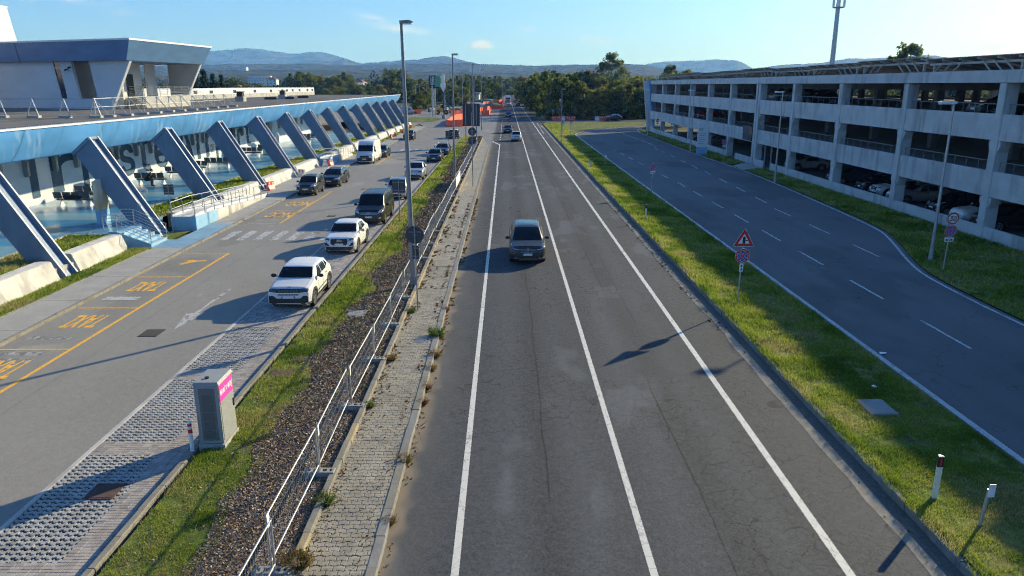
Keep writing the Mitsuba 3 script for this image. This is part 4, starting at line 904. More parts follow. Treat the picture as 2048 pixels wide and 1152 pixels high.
def car_proto(c):
    """c: L, W, H and the outlines of one car; front at y=0 facing -y"""
    L, W, H = c['L'], c['W'], c['H']; hw = W / 2; zb = c.get('zb', .20); pr = Proto()
    top, belt = c['top'], c['belt']; ca, cb = c['cabin']                                   # y range of the cabin base
    key = sorted(set([p[0] for p in top] + [p[0] for p in belt] + list(np.linspace(0, L, 46)) + [.01, .03, .06, .1, .16, L - .01, L - .03, L - .06, L - .12]))
    rings = []
    for y in key:
        zt = itp(top, y); zs = min(itp(belt, y), zt - .012)
        nose = np.clip(y / c.get('nose', .55), 0, 1); tail = np.clip((L - y) / c.get('tailr', .4), 0, 1)
        w = hw * (1 - c.get('taper', .13) * (1 - nose) ** 2.2 - c.get('taper2', .10) * (1 - tail) ** 2.2)
        rise = np.clip((zt - zs - .05) / (H - itp(belt, (ca + cb) / 2) - .05), 0, 1)                       # 0 bonnet, 1 roof
        wr = w * (.86 - (.86 - c.get('roofw', .74)) * rise)
        lo = zb + .10 * (1 - np.clip(y / .25, 0, 1)) + .10 * (1 - np.clip((L - y) / .3, 0, 1))
        h = zs - lo
        half = [(0, lo), (.84 * w, lo), (.95 * w, lo + .05), (.985 * w, lo + .22 * h), (w, lo + .5 * h), (.995 * w, lo + .78 * h), (.975 * w, lo + .93 * h), (.95 * w, zs)]
        xs, zz = .95 * w, zs
        rr = min(.07, (zt - zs) * .4)
        for t in (.25, .5, .75): half.append((xs + (wr - xs) * t + .012 * math.sin(math.pi * t), zz + (zt - rr * 1.0 - zz) * t))
        crown = c.get('crown', .035)
        half += [(wr, zt - rr - crown * .6), (wr - rr * .45, zt - rr * .35 - crown * .6), (wr - rr * 1.5, zt - .008 - crown * .5), (wr * .5, zt - crown * .12), (0, zt)]
        half = np.array(half); full = np.vstack([half, (half * [-1, 1])[::-1][1:-1]]); rings.append(np.c_[full[:, 0], np.full(len(full), y), full[:, 1]])
    mb = MB(); mb.ring_loft(rings); raw = mb.mesh(); raw.merge_vertices(); raw.fix_normals()
    cast = {a: Caster(raw, a) for a in range(3)}
    r, (ya, yb) = c['r'], c['axles']; arch = r + c.get('gap', .055)
    body = m3.Manifold(m3.Mesh(np.asarray(raw.vertices, np.float32), np.asarray(raw.faces, np.uint32)))
    for y in (ya, yb):
        for s in (-1, 1):
            cy = m3.Manifold.cylinder(.42, arch, arch, 36).rotate([0, 90, 0]).translate([s * (hw - .2) - .21, y, r]); body = body - cy
    bm = body.to_mesh(); bt = trimesh.Trimesh(bm.vert_properties[:, :3], bm.tri_verts, process=False)
    pr.add('body', bt, c['paint'], smooth=32)
    pr.add('underbody', MB().box(-hw + .26, hw - .26, .25, L - .25, zb - .04, zb + .14), 'trim_black')
    for y in (ya, yb):
        for s in (-1, 1):
            wheel_parts(pr, s * (hw - .125), y, r, .22, c.get('rim', 'rim_alloy'))
    def P(name, poly, axis, sign, mt, off=.006, both=False, step=.075, under=None, smooth=True):
        k = None
        for pl, sg_ in ([(poly, sign), (mirror(poly), sign)] if both and axis != 0 else [(poly, 1), (poly, -1)] if both else [(poly, sign)]):
            m = patch(cast, pl, axis, sg_, off, step)
            if m is not None: k = pr.add(name, m, mt, under, smooth=smooth)
        return k
    for name, poly, axis, sign, mt, off, both in c['patches']: P(name, poly, axis, sign, mt, off, both)
    for s in (-1, 1):                                                               # mirrors
        my, mz = c['mirror']; mx = s * (hw * .95)
        m = MB(); m.tm(trimesh.creation.icosphere(2, .5), np.array([[.24, 0, 0, mx + s * .15], [0, .13, 0, my], [0, 0, .16, mz], [0, 0, 0, 1.]])); k = pr.add('mirror', m, c.get('mirror_paint', c['paint']), smooth=60)
        pr.add('arm', MB().beam((mx - s * .12, my + .03, mz - .05), (mx + s * .08, my + .02, mz - .03), .05, .035), 'trim_black', k)
    for y in (ya, yb):                                                              # dark wheel wells
        for s in (-1, 1):
            a = np.radians(np.linspace(-8, 188, 15)); rr = arch - .006; e = np.c_[y + rr * np.cos(a), r + rr * np.sin(a)]; n = len(a); x0, x1 = s * (hw - .42), s * (hw - .05)
            v = np.vstack([np.c_[np.full(n, x0), e], np.c_[np.full(n, x1), e], [[x0, y, r]]]); f = [q for i in range(n - 1) for q in ([i, i + 1, n + i + 1], [i, n + i + 1, n + i], [i, 2 * n, i + 1])]
            pr.add('wheel_well', trimesh.Trimesh(v, f, process=False), 'trim_black')
    if c.get('arches'):
        for y in (ya, yb):
            for s in (-1, 1):
                ring = sg.Point(y, r).buffer(arch + .10, 20).difference(sg.Point(y, r).buffer(arch - .004, 20)).intersection(sg.box(y - 2, zb + .03, y + 2, 3))
                m = patch(cast, ring, 0, s, .016, .08); 
                if m is not None: pr.add('wheel_arch', m, 'trim_black', smooth=True)
    if c.get('rails'):
        for s in (-1, 1):
            a, b = c['rails']; ys = np.linspace(a, b, 6); x = s * hw * c.get('roofw', .74) * .93
            z = cast[2](np.c_[np.full(6, x), ys], 1); mb = MB(); mb.path([(x, y, q + (.055 if 0 < i < 5 else .0)) for i, (y, q) in enumerate(zip(ys, z))], .016); pr.add('roof_rail', mb, c.get('rail_mat', 'trim_black'))
    if c.get('aerial'):
        y = c['aerial']; z = itp(top, y); pr.add('aerial', MB().tube((0, y, z - .02), (0, y + .12, z + .16), .012, .006), 'trim_black')
    for e in c.get('extra', []): e(pr, cast)
    return pr
def rect4(x0, x1, z0, z1): return [(x0, z0), (x1, z0), (x1, z1), (x0, z1)]
def glass(c, ws, sides, rear, mt='glass_dark'):
    """windscreen etc. from front-view and side-view outlines"""
    out = [('windscreen', ws, 1, -1, 'glass_dark', .03, False), ('rear_window', rear, 1, 1, 'glass_dark', .02, False)]
    ys = [min(p[0] for p in s) for s in sides[:2]] + [max(p[0] for p in sides[min(1, len(sides) - 1)])]
    for y in ys: out.append(('door_line', [(y - .04, .38), (y - .022, .38), (y - .022, c['belt'][4][1]), (y - .04, c['belt'][4][1])], 0, 1, 'trim_black', .005, True))
    for s in sides: out.append(('side_window', s, 0, 1, 'glass_side', .010, True))
    return out
def handles(ys, z): return [('door_handle', [(y, z), (y + .17, z), (y + .17, z + .035), (y, z + .035)], 0, 1, 'trim_black', .02, True) for y in ys]
def plates(zf, zr): return [('number_plate', rect4(-.26, .26, zf, zf + .11), 1, -1, 'plate_white', .03, False), ('plate_strip', rect4(-.26, -.225, zf, zf + .11), 1, -1, 'plate_blue', .034, False), ('plate_strip', rect4(.225, .26, zf, zf + .11), 1, -1, 'plate_blue', .034, False), ('number_plate', rect4(-.26, .26, zr, zr + .11), 1, 1, 'plate_white', .03, False)]
def ringmesh(R, r, cx, cz, y):
    t = trimesh.creation.torus(R, r, major_sections=20, minor_sections=6); t.apply_transform(np.array([[1, 0, 0, cx], [0, 0, -1, y], [0, 1, 0, cz], [0, 0, 0, 1.]])); return t
CARS = {}
def spec(name, **c): CARS[name] = c
def small(L=4.08, W=1.78, H=1.53, hood=.94, cowl=1.04, wsy=(1.05, 1.75), roof_end=3.45, tail=(3.85, 1.0), belt=.98, nose=.66, r=.33, axles=(.80, 3.36), paint='paint_white', **k):
    """outline of a hatchback, suv or van from a few numbers"""
    c = dict(L=L, W=W, H=H, r=r, axles=axles, paint=paint)
    c['top'] = [(0, nose - .12), (.02, nose), (.08, hood - .10), (.2, hood - .03), (.5, hood + .01), (wsy[0], cowl), (wsy[0] + (wsy[1] - wsy[0]) * .5, cowl + (H - .045 - cowl) * .55), (wsy[1], H - .045), (wsy[1] + .35, H - .01), (wsy[1] + .8, H), (roof_end - .4, H - .015), (roof_end, H - .06), (tail[0], tail[1] + .03), (L - .05, tail[1] - .08), (L, tail[1] - .25)]
    c['belt'] = [(0, nose - .14), (.05, nose - .02), (.2, hood - .13), (.6, hood - .07), (wsy[0], belt - .03), (L * .6, belt + .02), (tail[0] - .15, belt + .06), (L - .05, tail[1] - .16), (L, tail[1] - .3)]
    c['cabin'] = (wsy[0], tail[0]); c['mirror'] = (wsy[0] + .42, belt + .10); c.update(k)
    return c
def ws_poly(c, wsy, cowl, H, k=.70): hw = c['W'] / 2; return [(-hw * .80, cowl + .025), (hw * .80, cowl + .025), (hw * k, H - .085), (-hw * k, H - .085)]
# white compact suv with black cladding
c = small(hood=1.0, cowl=1.10, belt=1.02, nose=.80, wsy=(1.06, 1.72), arches=True, gap=.06, mirror_paint='trim_black', aerial=3.1, roofw=.76, taper=.08)
c['patches'] = glass(c, ws_poly(c, 0, 1.10, 1.53), [[(1.50, 1.06), (2.22, 1.08), (2.22, 1.42), (1.98, 1.42)], [(2.30, 1.085), (3.02, 1.10), (2.96, 1.41), (2.30, 1.42)], [(3.10, 1.13), (3.36, 1.22), (3.2, 1.38), (3.06, 1.40)]], [(-.60, 1.14), (.60, 1.14), (.52, 1.42), (-.52, 1.42)])
c['patches'] += [('grille', [(-.50, .76), (.50, .76), (.48, .91), (-.48, .91)], 1, -1, 'trim_black', .012, False), ('headlight', [(.50, .77), (.80, .80), (.80, .92), (.48, .91)], 1, -1, 'headlight_dark', .016, True),
    ('air_intake', rect4(-.42, .42, .655, .70), 1, -1, 'trim_black', .012, False), ('bumper', [(-.86, .30), (.86, .30), (.86, .62), (.62, .64), (.48, .52), (-.48, .52), (-.62, .64), (-.86, .62)], 1, -1, 'trim_black', .012, False), ('skid_plate', rect4(-.5, .5, .30, .34), 1, -1, 'galv', .02, False),
    ('tail_light', [(.52, .92), (.80, .92), (.80, 1.05), (.52, 1.05)], 1, 1, 'tail_red', .012, True), ('rear_bumper', rect4(-.84, .84, .32, .62), 1, 1, 'trim_black', .012, False), ('sill', [(1.2, .22), (2.95, .22), (2.95, .42), (1.2, .40)], 0, 1, 'trim_black', .012, True), ('side_strip', [(1.3, .50), (2.85, .56), (2.85, .60), (1.3, .54)], 0, 1, 'trim_black', .012, True)] + plates(.52, .70) + handles((1.95, 2.75), .93)
for i in range(7): c['patches'].append(('grille_slot', rect4(-.40 + i * .12, -.33 + i * .12, .785, .885), 1, -1, 'cabinet_dark', .018, False))
def jeep_text(pr, cast):
    t = meshkit.text_mesh('Jeep', .055, .002, bold=True); v = t.vertices - [t.bounds[:, 0].mean(), 0, 0]; z = .955; y = cast[1]([(0, z)], -1)[0]
    pr.add('lettering', trimesh.Trimesh(np.c_[v[:, 0], np.full(len(v), y - .012) + (v[:, 1]) * .8 - v[:, 2], z + v[:, 1] * .45], t.faces, process=False), 'trim_black')
c['extra'] = [jeep_text]; spec('suv', **c)
# rounder white crossover
c = small(L=4.19, W=1.79, H=1.51, hood=.98, cowl=1.06, belt=1.0, nose=.78, wsy=(1.12, 1.86), roof_end=3.3, tail=(3.85, 1.06), axles=(.82, 3.41), arches=True, mirror_paint='paint_silver', aerial=3.2, roofw=.73, r=.34)
c['patches'] = glass(c, ws_poly(c, 0, 1.06, 1.51), [[(1.55, 1.05), (2.28, 1.06), (2.28, 1.41), (2.06, 1.40)], [(2.34, 1.065), (3.10, 1.10), (2.98, 1.38), (2.34, 1.41)]], [(-.58, 1.14), (.58, 1.14), (.50, 1.38), (-.50, 1.38)])
c['patches'] += [('grille', [(-.36, .56), (.36, .56), (.46, .66), (.44, .88), (-.44, .88), (-.46, .66)], 1, -1, 'trim_black', .014, False), ('headlight', [(.50, .80), (.82, .86), (.82, .95), (.55, .88)], 1, -1, 'headlight_dark', .016, True), ('air_intake', [(.50, .50), (.84, .56), (.84, .70), (.66, .68)], 1, -1, 'trim_black', .012, True),
    ('bumper', [(-.86, .30), (.86, .30), (.86, .50), (.48, .46), (-.48, .46), (-.86, .50)], 1, -1, 'trim_black', .012, False), ('tail_light', [(.48, .93), (.80, .93), (.80, 1.06), (.48, 1.06)], 1, 1, 'tail_red', .012, True), ('sill', [(1.25, .22), (2.95, .22), (2.95, .36), (1.25, .36)], 0, 1, 'trim_black', .012, True)] + plates(.54, .62) + handles((2.0, 2.85), .92)
def rings4(pr, cast):
    y = cast[1]([(0, .80)], -1)[0] - .03; mb = MB()
    for i in range(4): mb.tm(ringmesh(.045, .008, -.1 + i * .067, .80, y))
    pr.add('emblem', mb, 'chrome')
c['extra'] = [rings4]; spec('crossover', **c)
# black people carrier van
c = small(L=5.14, W=1.93, H=1.90, hood=1.08, cowl=1.22, belt=1.12, nose=.86, wsy=(.90, 1.75), roof_end=4.9, tail=(5.05, 1.1), axles=(.95, 4.15), paint='paint_black', roofw=.82, r=.345, taper2=.04, crown=.05, rails=(2.0, 4.7))
c['top'][-3] = (5.04, 1.4)
c['patches'] = glass(c, [(-.78, 1.25), (.78, 1.25), (.72, 1.80), (-.72, 1.80)], [[(1.45, 1.2), (2.30, 1.2), (2.30, 1.72), (1.85, 1.72)], [(2.40, 1.2), (3.55, 1.2), (3.55, 1.73), (2.40, 1.73)], [(3.65, 1.2), (4.75, 1.2), (4.70, 1.72), (3.65, 1.73)]], [(-.7, 1.2), (.7, 1.2), (.66, 1.74), (-.66, 1.74)])
c['patches'] += [('grille', [(-.50, .72), (.50, .72), (.60, .84), (.58, .92), (-.58, .92), (-.60, .84)], 1, -1, 'trim_black', .014, False), ('headlight', [(.58, .80), (.86, .88), (.86, 1.05), (.66, .98)], 1, -1, 'headlight_glass', .016, True), ('fog_light', [(.66, .48), (.82, .50), (.82, .58), (.66, .56)], 1, -1, 'headlight_glass', .014, True), ('air_intake', rect4(-.6, .6, .36, .46), 1, -1, 'trim_black', .012, False), ('tail_light', [(.76, 1.0), (.88, 1.0), (.86, 1.5), (.78, 1.5)], 1, 1, 'tail_red', .012, True)] + plates(.52, .9) + handles((2.1, 2.5), 1.0)
for z in (.78, .85): c['patches'].append(('grille_bar', rect4(-.54, .54, z, z + .018), 1, -1, 'chrome', .022, False))
def star(pr, cast):
    y = cast[1]([(0, .83)], -1)[0] - .035; mb = MB(); mb.tm(ringmesh(.085, .009, 0, .83, y))
    for a in (90, 210, 330): mb.beam((0, y, .83), (.085 * math.cos(math.radians(a)), y, .83 + .085 * math.sin(math.radians(a))), .014)
    pr.add('emblem', mb, 'chrome')
c['extra'] = [star]; spec('minivan', **c)
# small tall city car
c = small(L=3.65, W=1.64, H=1.55, hood=.98, cowl=1.08, belt=.98, nose=.76, wsy=(.86, 1.42), roof_end=3.3, tail=(3.55, 1.05), axles=(.66, 2.96), paint='paint_anthracite', roofw=.80, r=.30, taper2=.05, rails=(1.5, 3.1), rail_mat='galv_dark')
c['patches'] = glass(c, ws_poly(c, 0, 1.08, 1.55, .74), [[(1.20, 1.03), (1.86, 1.03), (1.86, 1.43), (1.55, 1.43)], [(1.93, 1.03), (2.58, 1.04), (2.58, 1.43), (1.93, 1.43)], [(2.68, 1.08), (3.12, 1.10), (3.05, 1.40), (2.68, 1.42)]], [(-.55, 1.1), (.55, 1.1), (.5, 1.42), (-.5, 1.42)])
c['patches'] += [('grille', rect4(-.36, .36, .74, .80), 1, -1, 'trim_black', .012, False), ('air_intake', [(-.5, .34), (.5, .34), (.44, .48), (-.44, .48)], 1, -1, 'trim_black', .012, False), ('headlight', [(.42, .76), (.70, .78), (.72, .98), (.50, .96)], 1, -1, 'headlight_glass', .016, True), ('fog_light', rect4(.55, .66, .42, .52), 1, -1, 'headlight_glass', .014, True), ('tail_light', [(.62, 1.0), (.74, 1.0), (.72, 1.4), (.62, 1.4)], 1, 1, 'tail_red', .012, True), ('side_strip', [(1.0, .52), (2.7, .52), (2.7, .62), (1.0, .62)], 0, 1, 'trim_black', .014, True)] + plates(.52, .62) + handles((1.62, 2.4), .9)
spec('city', **c)
# estate car
c = small(L=4.93, W=1.87, H=1.46, hood=.92, cowl=1.0, belt=.95, nose=.70, wsy=(1.5, 2.3), roof_end=4.4, tail=(4.78, .98), axles=(.93, 3.84), paint='paint_black', roofw=.72, r=.335, rails=(2.5, 4.3), rail_mat='galv')
c['patches'] = glass(c, ws_poly(c, 0, 1.0, 1.46, .68), [[(2.0, .98), (2.75, 1.0), (2.75, 1.35), (2.5, 1.35)], [(2.82, 1.0), (3.6, 1.01), (3.6, 1.35), (2.82, 1.36)], [(3.68, 1.02), (4.35, 1.08), (4.2, 1.31), (3.68, 1.35)]], [(-.62, 1.04), (.62, 1.04), (.54, 1.32), (-.54, 1.32)])
c['patches'] += [('grille', [(-.34, .42), (.34, .42), (.42, .52), (.40, .80), (-.40, .80), (-.42, .52)], 1, -1, 'trim_black', .014, False), ('headlight', [(.46, .68), (.82, .74), (.82, .84), (.5, .80)], 1, -1, 'headlight_glass', .016, True), ('air_intake', [(.5, .36), (.8, .4), (.8, .5), (.56, .5)], 1, -1, 'trim_black', .012, True), ('tail_light', [(.5, .84), (.84, .84), (.84, .96), (.5, .96)], 1, 1, 'tail_red', .012, True)] + plates(.50, .6) + handles((2.55, 3.4), .84)
c['extra'] = [rings4 if False else (lambda pr, cast: None)]; spec('estate', **c)
# coupe-like crossover, two-tone
c = small(L=4.36, W=1.83, H=1.56, hood=.98, cowl=1.06, belt=1.03, nose=.72, wsy=(1.15, 2.0), roof_end=3.2, tail=(4.05, 1.14), axles=(.90, 3.54), paint='paint_silver', roofw=.70, r=.35, arches=True)
c['patches'] = glass(c, ws_poly(c, 0, 1.06, 1.56, .66), [[(1.7, 1.08), (2.45, 1.1), (2.45, 1.46), (2.2, 1.44)], [(2.52, 1.1), (3.2, 1.2), (2.95, 1.44), (2.52, 1.46)]], [(-.56, 1.2), (.56, 1.2), (.46, 1.44), (-.46, 1.44)])
c['patches'] += [('grille', [(-.5, .36), (.5, .36), (.36, .56), (-.36, .56)], 1, -1, 'trim_black', .014, False), ('bumper', [(-.84, .32), (.84, .32), (.84, .46), (.5, .5), (-.5, .5), (-.84, .46)], 1, -1, 'trim_black', .010, False), ('headlight', [(.34, .74), (.84, .84), (.84, .94), (.5, .86)], 1, -1, 'headlight_dark', .016, True), ('tail_light', [(.45, 1.0), (.82, .96), (.82, 1.1), (.5, 1.1)], 1, 1, 'tail_red', .012, True)] + plates(.52, .6) + handles((2.2, ), .95)
spec('coupe_suv', **c)
# dark grey family car with glass roof
c = small(L=4.86, W=1.89, H=1.68, hood=1.0, cowl=1.10, belt=1.05, nose=.78, wsy=(1.02, 2.05), roof_end=4.3, tail=(4.7, 1.15), axles=(.95, 3.83), paint='paint_greybrown', roofw=.70, r=.36, mirror_paint='trim_black', taper=.22)
c['patches'] = glass(c, [(-.76, 1.13), (.76, 1.13), (.635, 1.60), (-.635, 1.60)], [[(1.75, 1.12), (2.55, 1.12), (2.55, 1.54), (2.2, 1.52)], [(2.62, 1.12), (3.5, 1.13), (3.5, 1.54), (2.62, 1.55)], [(3.58, 1.15), (4.3, 1.2), (4.05, 1.48), (3.58, 1.53)]], [(-.62, 1.2), (.62, 1.2), (.52, 1.52), (-.52, 1.52)])
c['patches'] += [('glass_roof', [(-.60, 2.12), (.60, 2.12), (.58, 3.9), (-.58, 3.9)], 2, 1, 'glass_dark', .006, False), ('grille', [(-.36, .62), (.36, .62), (.66, .84), (.62, .88), (-.62, .88), (-.66, .84)], 1, -1, 'trim_black', .012, False), ('headlight', [(.50, .82), (.84, .84), (.88, 1.0), (.70, .95)], 1, -1, 'headlight_dark', .016, True), ('light_strip', [(.46, .78), (.72, .82), (.86, .98), (.83, .99), (.69, .85), (.46, .81)], 1, -1, 'headlight_glass', .022, True),
    ('air_intake', [(-.62, .34), (.62, .34), (.44, .46), (-.44, .46)], 1, -1, 'trim_black', .012, False), ('fog_light', [(.60, .40), (.86, .42), (.84, .52), (.66, .50)], 1, -1, 'trim_black', .014, True), ('chrome_trim', [(.52, .365), (.56, .34), (.86, .37), (.86, .40), (.60, .395)], 1, -1, 'chrome', .02, True), ('chrome_trim', rect4(-.46, .46, .315, .335), 1, -1, 'chrome', .02, False), ('tail_light', [(.4, .98), (.86, .98), (.86, 1.1), (.5, 1.08)], 1, 1, 'tail_red', .012, True)] + plates(.50, .65) + handles((2.2, 3.15), .98)
for z in (.68, .74, .80): c['patches'].append(('grille_bar', rect4(-.30 - (z - .62) * 1.1, .30 + (z - .62) * 1.1, z, z + .012), 1, -1, 'galv', .02, False))
def diamond(pr, cast):
    y = cast[1]([(0, .80)], -1)[0] - .04; mb = MB(); o = sg.Polygon([(0, .12), (.085, 0), (0, -.12), (-.085, 0)]); i = affinity.scale(o, .55, .55); mb.prism(o.difference(i), 0, .02, XZ(y) @ np.array([[1, 0, 0, 0], [0, 1, 0, .80], [0, 0, 1, 0], [0, 0, 0, 1.]])); pr.add('emblem', mb, 'chrome')
c['extra'] = [diamond]; spec('family', **c)
# three-box saloon and plain hatchback for the rest
c = small(L=4.35, W=1.79, H=1.46, hood=.92, cowl=1.0, belt=.95, nose=.68, wsy=(1.2, 2.0), roof_end=3.6, tail=(4.15, 1.0), axles=(.85, 3.48), paint='paint_anthracite', roofw=.73, r=.325)
c['patches'] = glass(c, ws_poly(c, 0, 1.0, 1.46, .69), [[(1.7, .98), (2.4, 1.0), (2.4, 1.35), (2.15, 1.35)], [(2.47, 1.0), (3.2, 1.02), (3.1, 1.34), (2.47, 1.36)], [(3.28, 1.05), (3.6, 1.1), (3.45, 1.28), (3.26, 1.32)]], [(-.58, 1.06), (.58, 1.06), (.5, 1.34), (-.5, 1.34)])
c['patches'] += [('grille', [(-.4, .40), (.4, .40), (.36, .58), (-.36, .58)], 1, -1, 'trim_black', .012, False), ('headlight', [(.42, .68), (.78, .76), (.78, .86), (.5, .80)], 1, -1, 'headlight_glass', .016, True), ('tail_light', [(.45, .84), (.78, .84), (.78, .98), (.5, .98)], 1, 1, 'tail_red', .012, True)] + plates(.46, .6) + handles((2.2, 3.0), .84)
spec('hatchback', **c)
# tall delivery van
c = small(L=5.99, W=2.05, H=2.55, hood=1.18, cowl=1.38, belt=1.25, nose=.92, wsy=(.80, 1.62), roof_end=5.9, tail=(5.97, 1.2), axles=(.95, 4.99), roofw=.90, r=.35, taper2=.02, tailr=.15, crown=.06, gap=.07, mirror_paint='trim_black')
c['top'] = [(0, .80), (.02, .92), (.10, 1.10), (.3, 1.2), (.72, 1.36), (1.2, 1.92), (1.55, 2.30), (2.0, 2.5), (2.6, 2.55), (5.6, 2.55), (5.95, 2.5), (5.985, 1.2), (5.99, .95)]
c['belt'] = [(0, .75), (.1, 1.0), (.3, 1.08), (.8, 1.25), (5.9, 1.35), (5.98, 1.1), (5.99, .9)]
c['mirror'] = (1.15, 1.42)
c['patches'] = glass(c, [(-.84, 1.42), (.84, 1.42), (.80, 2.08), (-.80, 2.08)], [[(1.12, 1.36), (2.0, 1.38), (2.0, 1.95), (1.5, 1.95)]], [(-.72, 1.5), (.72, 1.5), (.70, 2.1), (-.70, 2.1)])
c['patches'] += [('grille', [(-.55, .72), (.55, .72), (.5, .96), (-.5, .96)], 1, -1, 'trim_black', .014, False), ('bumper', rect4(-.92, .92, .34, .70), 1, -1, 'trim_black', .012, False), ('headlight', [(.60, .98), (.92, 1.02), (.92, 1.22), (.68, 1.18)], 1, -1, 'headlight_glass', .016, True), ('sill', [(1.5, .28), (4.5, .28), (4.5, .46), (1.5, .46)], 0, 1, 'trim_black', .012, True), ('door_line', [(2.1, .5), (2.13, .5), (2.13, 2.2), (2.1, 2.2)], 0, 1, 'cabinet_dark', .004, True), ('door_line', [(3.6, .5), (3.63, .5), (3.63, 2.2), (3.6, 2.2)], 0, 1, 'cabinet_dark', .004, True), ('tail_light', rect4(.84, .94, 1.0, 1.7), 1, 1, 'tail_red', .012, True)] + plates(.50, .7) + handles((1.9,), 1.1)
spec('delivery_van', **c)
PRO = {k: car_proto(c) for k, c in CARS.items()}
def park(kind, x, y, label, paint=None, rz=0, z=.004, cat='car', group=None, name='parked_car', extra=None):
    rm = {CARS[kind]['paint']: 'paint_' + paint} if paint else {}
    rm.update(extra or {})
    return PRO[kind].place(name, TR(x, y, z, rz), label, cat, group, rm)
G1 = 'cars parked beside the grass strip'; G2 = 'cars parked along the forecourt kerb'; G3 = 'cars driving on the road'; G4 = 'cars inside the car park'
park('suv', -8.86, 28.75, 'white compact suv with black lower cladding, nearest of the parked cars', group=G1, z=.012, rz=0)
park('crossover', -9.02, 38.9, 'white crossover with four ringed grille parked behind the nearest white suv', group=G1, z=.012)
park('minivan', -8.98, 47.5, 'tall glossy black people carrier parked beyond the two white cars', group=G1, z=.012)
park('city', -8.85, 58.7, 'light grey small car half hidden behind the back of a square sign', 'lightgrey', group=G1, z=.006)
park('coupe_suv', -8.95, 71.5, 'silver white coupe-shaped crossover parked beyond the light grey small car', group=G1, extra={'trim_black': 'trim_black'})
park('hatchback', -8.6, 88.2, 'dark grey hatchback parked by the grass strip, in front of another dark car', group=G1)
park('estate', -8.4, 96.5, 'dark car tucked right behind the dark grey hatchback', 'navy', group=G1)
park('crossover', -9.1, 128, 'white car half hidden by two dark sign backs', group=G1)
park('city', -16.62, 60.9, 'dark small car parked at the kerb in the yellow hire car bay', group=G2)
park('estate', -15.95, 66.3, 'black estate car parked behind the dark small car at the kerb', group=G2)
park('delivery_van', -16.5, 86.6, 'tall white delivery van parked at the forecourt kerb', cat='van', name='delivery_van')
park('hatchback', -16.0, 93.8, 'dark saloon-like car just behind the white delivery van', 'black', group=G2)
park('suv', -16.4, 125.4, 'dark suv farthest along the forecourt kerb', 'black', group=G2, extra={'trim_black': 'trim_black'})
park('family', 1.10, 36.6, 'dark grey family car with glass roof driving in the middle lane', group=G3, name='car')
park('city', 1.65, 121.8, 'small silver car driving close to the lane line ahead of the dark car', 'silver', group=G3, name='car')
park('hatchback', .35, 142.5, 'dark car with bright headlights following the small silver car', 'black', group=G3, name='car')
park('hatchback', .65, 214, 'dark car driving alone through the shaded stretch of road', 'navy', group=G3, name='car')
park('crossover', 1.2, 340, 'white car far up the road in front of the lorry', group=G3, name='car')
park('hatchback', 5.2, 330, 'dark car driving away in the right lane, nearer of two', 'anthracite', 180, group=G3, name='car')
park('hatchback', 5.0, 395, 'dark car driving away in the right lane, farther of two', 'navy', 180, group=G3, name='car')
lor = Proto()
lor.add('cab', MB().prism(sg.Polygon([(0, .5), (0, 1.7), (.35, 2.9), (2.1, 3.0), (2.1, .5)]), -1.2, 1.2, YZ(0)), 'paint_white')
wsm = MB(); wsm.hexa([np.array(q) for q in [(-1.05, -.02, 1.75), (1.05, -.02, 1.75), (1.05, .02, 1.75), (-1.05, .02, 1.75), (-1.0, .28, 2.75), (1.0, .28, 2.75), (1.0, .33, 2.75), (-1.0, .33, 2.75)]]); lor.add('windscreen', wsm, 'glass_dark')
lor.add('box', MB().box(-1.25, 1.25, 2.3, 9.5, 1.0, 3.7), 'paint_white'); lor.add('grille', MB().box(-.9, .9, -.04, .02, .7, 1.5), 'trim_black'); lor.add('bumper', MB().box(-1.2, 1.2, -.08, .3, .35, .68), 'trim_black')
for y in (1.0, 6.5, 7.8):
    for s in (-1, 1): wheel_parts(lor, s * 1.05, y, .5, .3, 'rim_alloy')
lor.place('lorry', TR(1.0, 385, .006), 'white box lorry coming down the road far away', 'lorry')
# inside the car park
for kind, x, y, z, rz, l, p in (('hatchback', 29.9, 48.2, .1, 90, 'white hatchback nose to the wall, nearest bay of the car park', 'white'), ('city', 29.8, 51.0, .1, 90, 'dark small car beside the white hatchback in the car park', 'black'), ('suv', 29.8, 45.6, .1, 90, 'black suv in the ground floor bay at the right edge', 'black'),
    ('estate', 29.8, 53.0 - .9, .1, 90, 'x', None), ('hatchback', 29.8, 56.6, .1, 90, 'silver hatchback in the second ground floor bay', 'silver'), ('crossover', 29.8, 59.4, .1, 90, 'white crossover in the second ground floor bay of the car park', 'white'), ('city', 29.9, 62.1, .1, 90, 'black small car at the pillar of the second ground floor bay', 'black'),
    ('hatchback', 29.9, 68, .1, 90, 'dark hatchback in the third ground floor bay', 'anthracite'), ('crossover', 30, 79, .1, 90, 'silver crossover just inside the car park door', 'silver'), ('city', 30, 112, .1, 90, 'light small car inside the car park behind the tall blue sign', 'lightgrey'), ('hatchback', 30, 122, .1, 90, 'white hatchback in a far ground floor bay of the car park', 'white'),
    ('hatchback', 30.1, 48.5, 6.92, 90, 'dark hatchback on the top floor at the right', 'anthracite'), ('crossover', 31, 80.5, 6.92, 90, 'dark crossover on the top floor near the double column', 'anthracite'), ('minivan', 32, 91.5, 6.92, 90, 'grey people carrier on the top floor beyond the double column', 'lightgrey'),
    ('suv', 31, 122, 3.62, 90, 'red suv on the middle floor at the far end', 'red'), ('hatchback', 30.1, 36.4, .1, 90, 'dark hatchback at the far right in the nearest car park bay', 'navy')):
    if l != 'x': park(kind, x + (0 if rz == 90 else 0), y, l, p, -rz, z, group=G4)
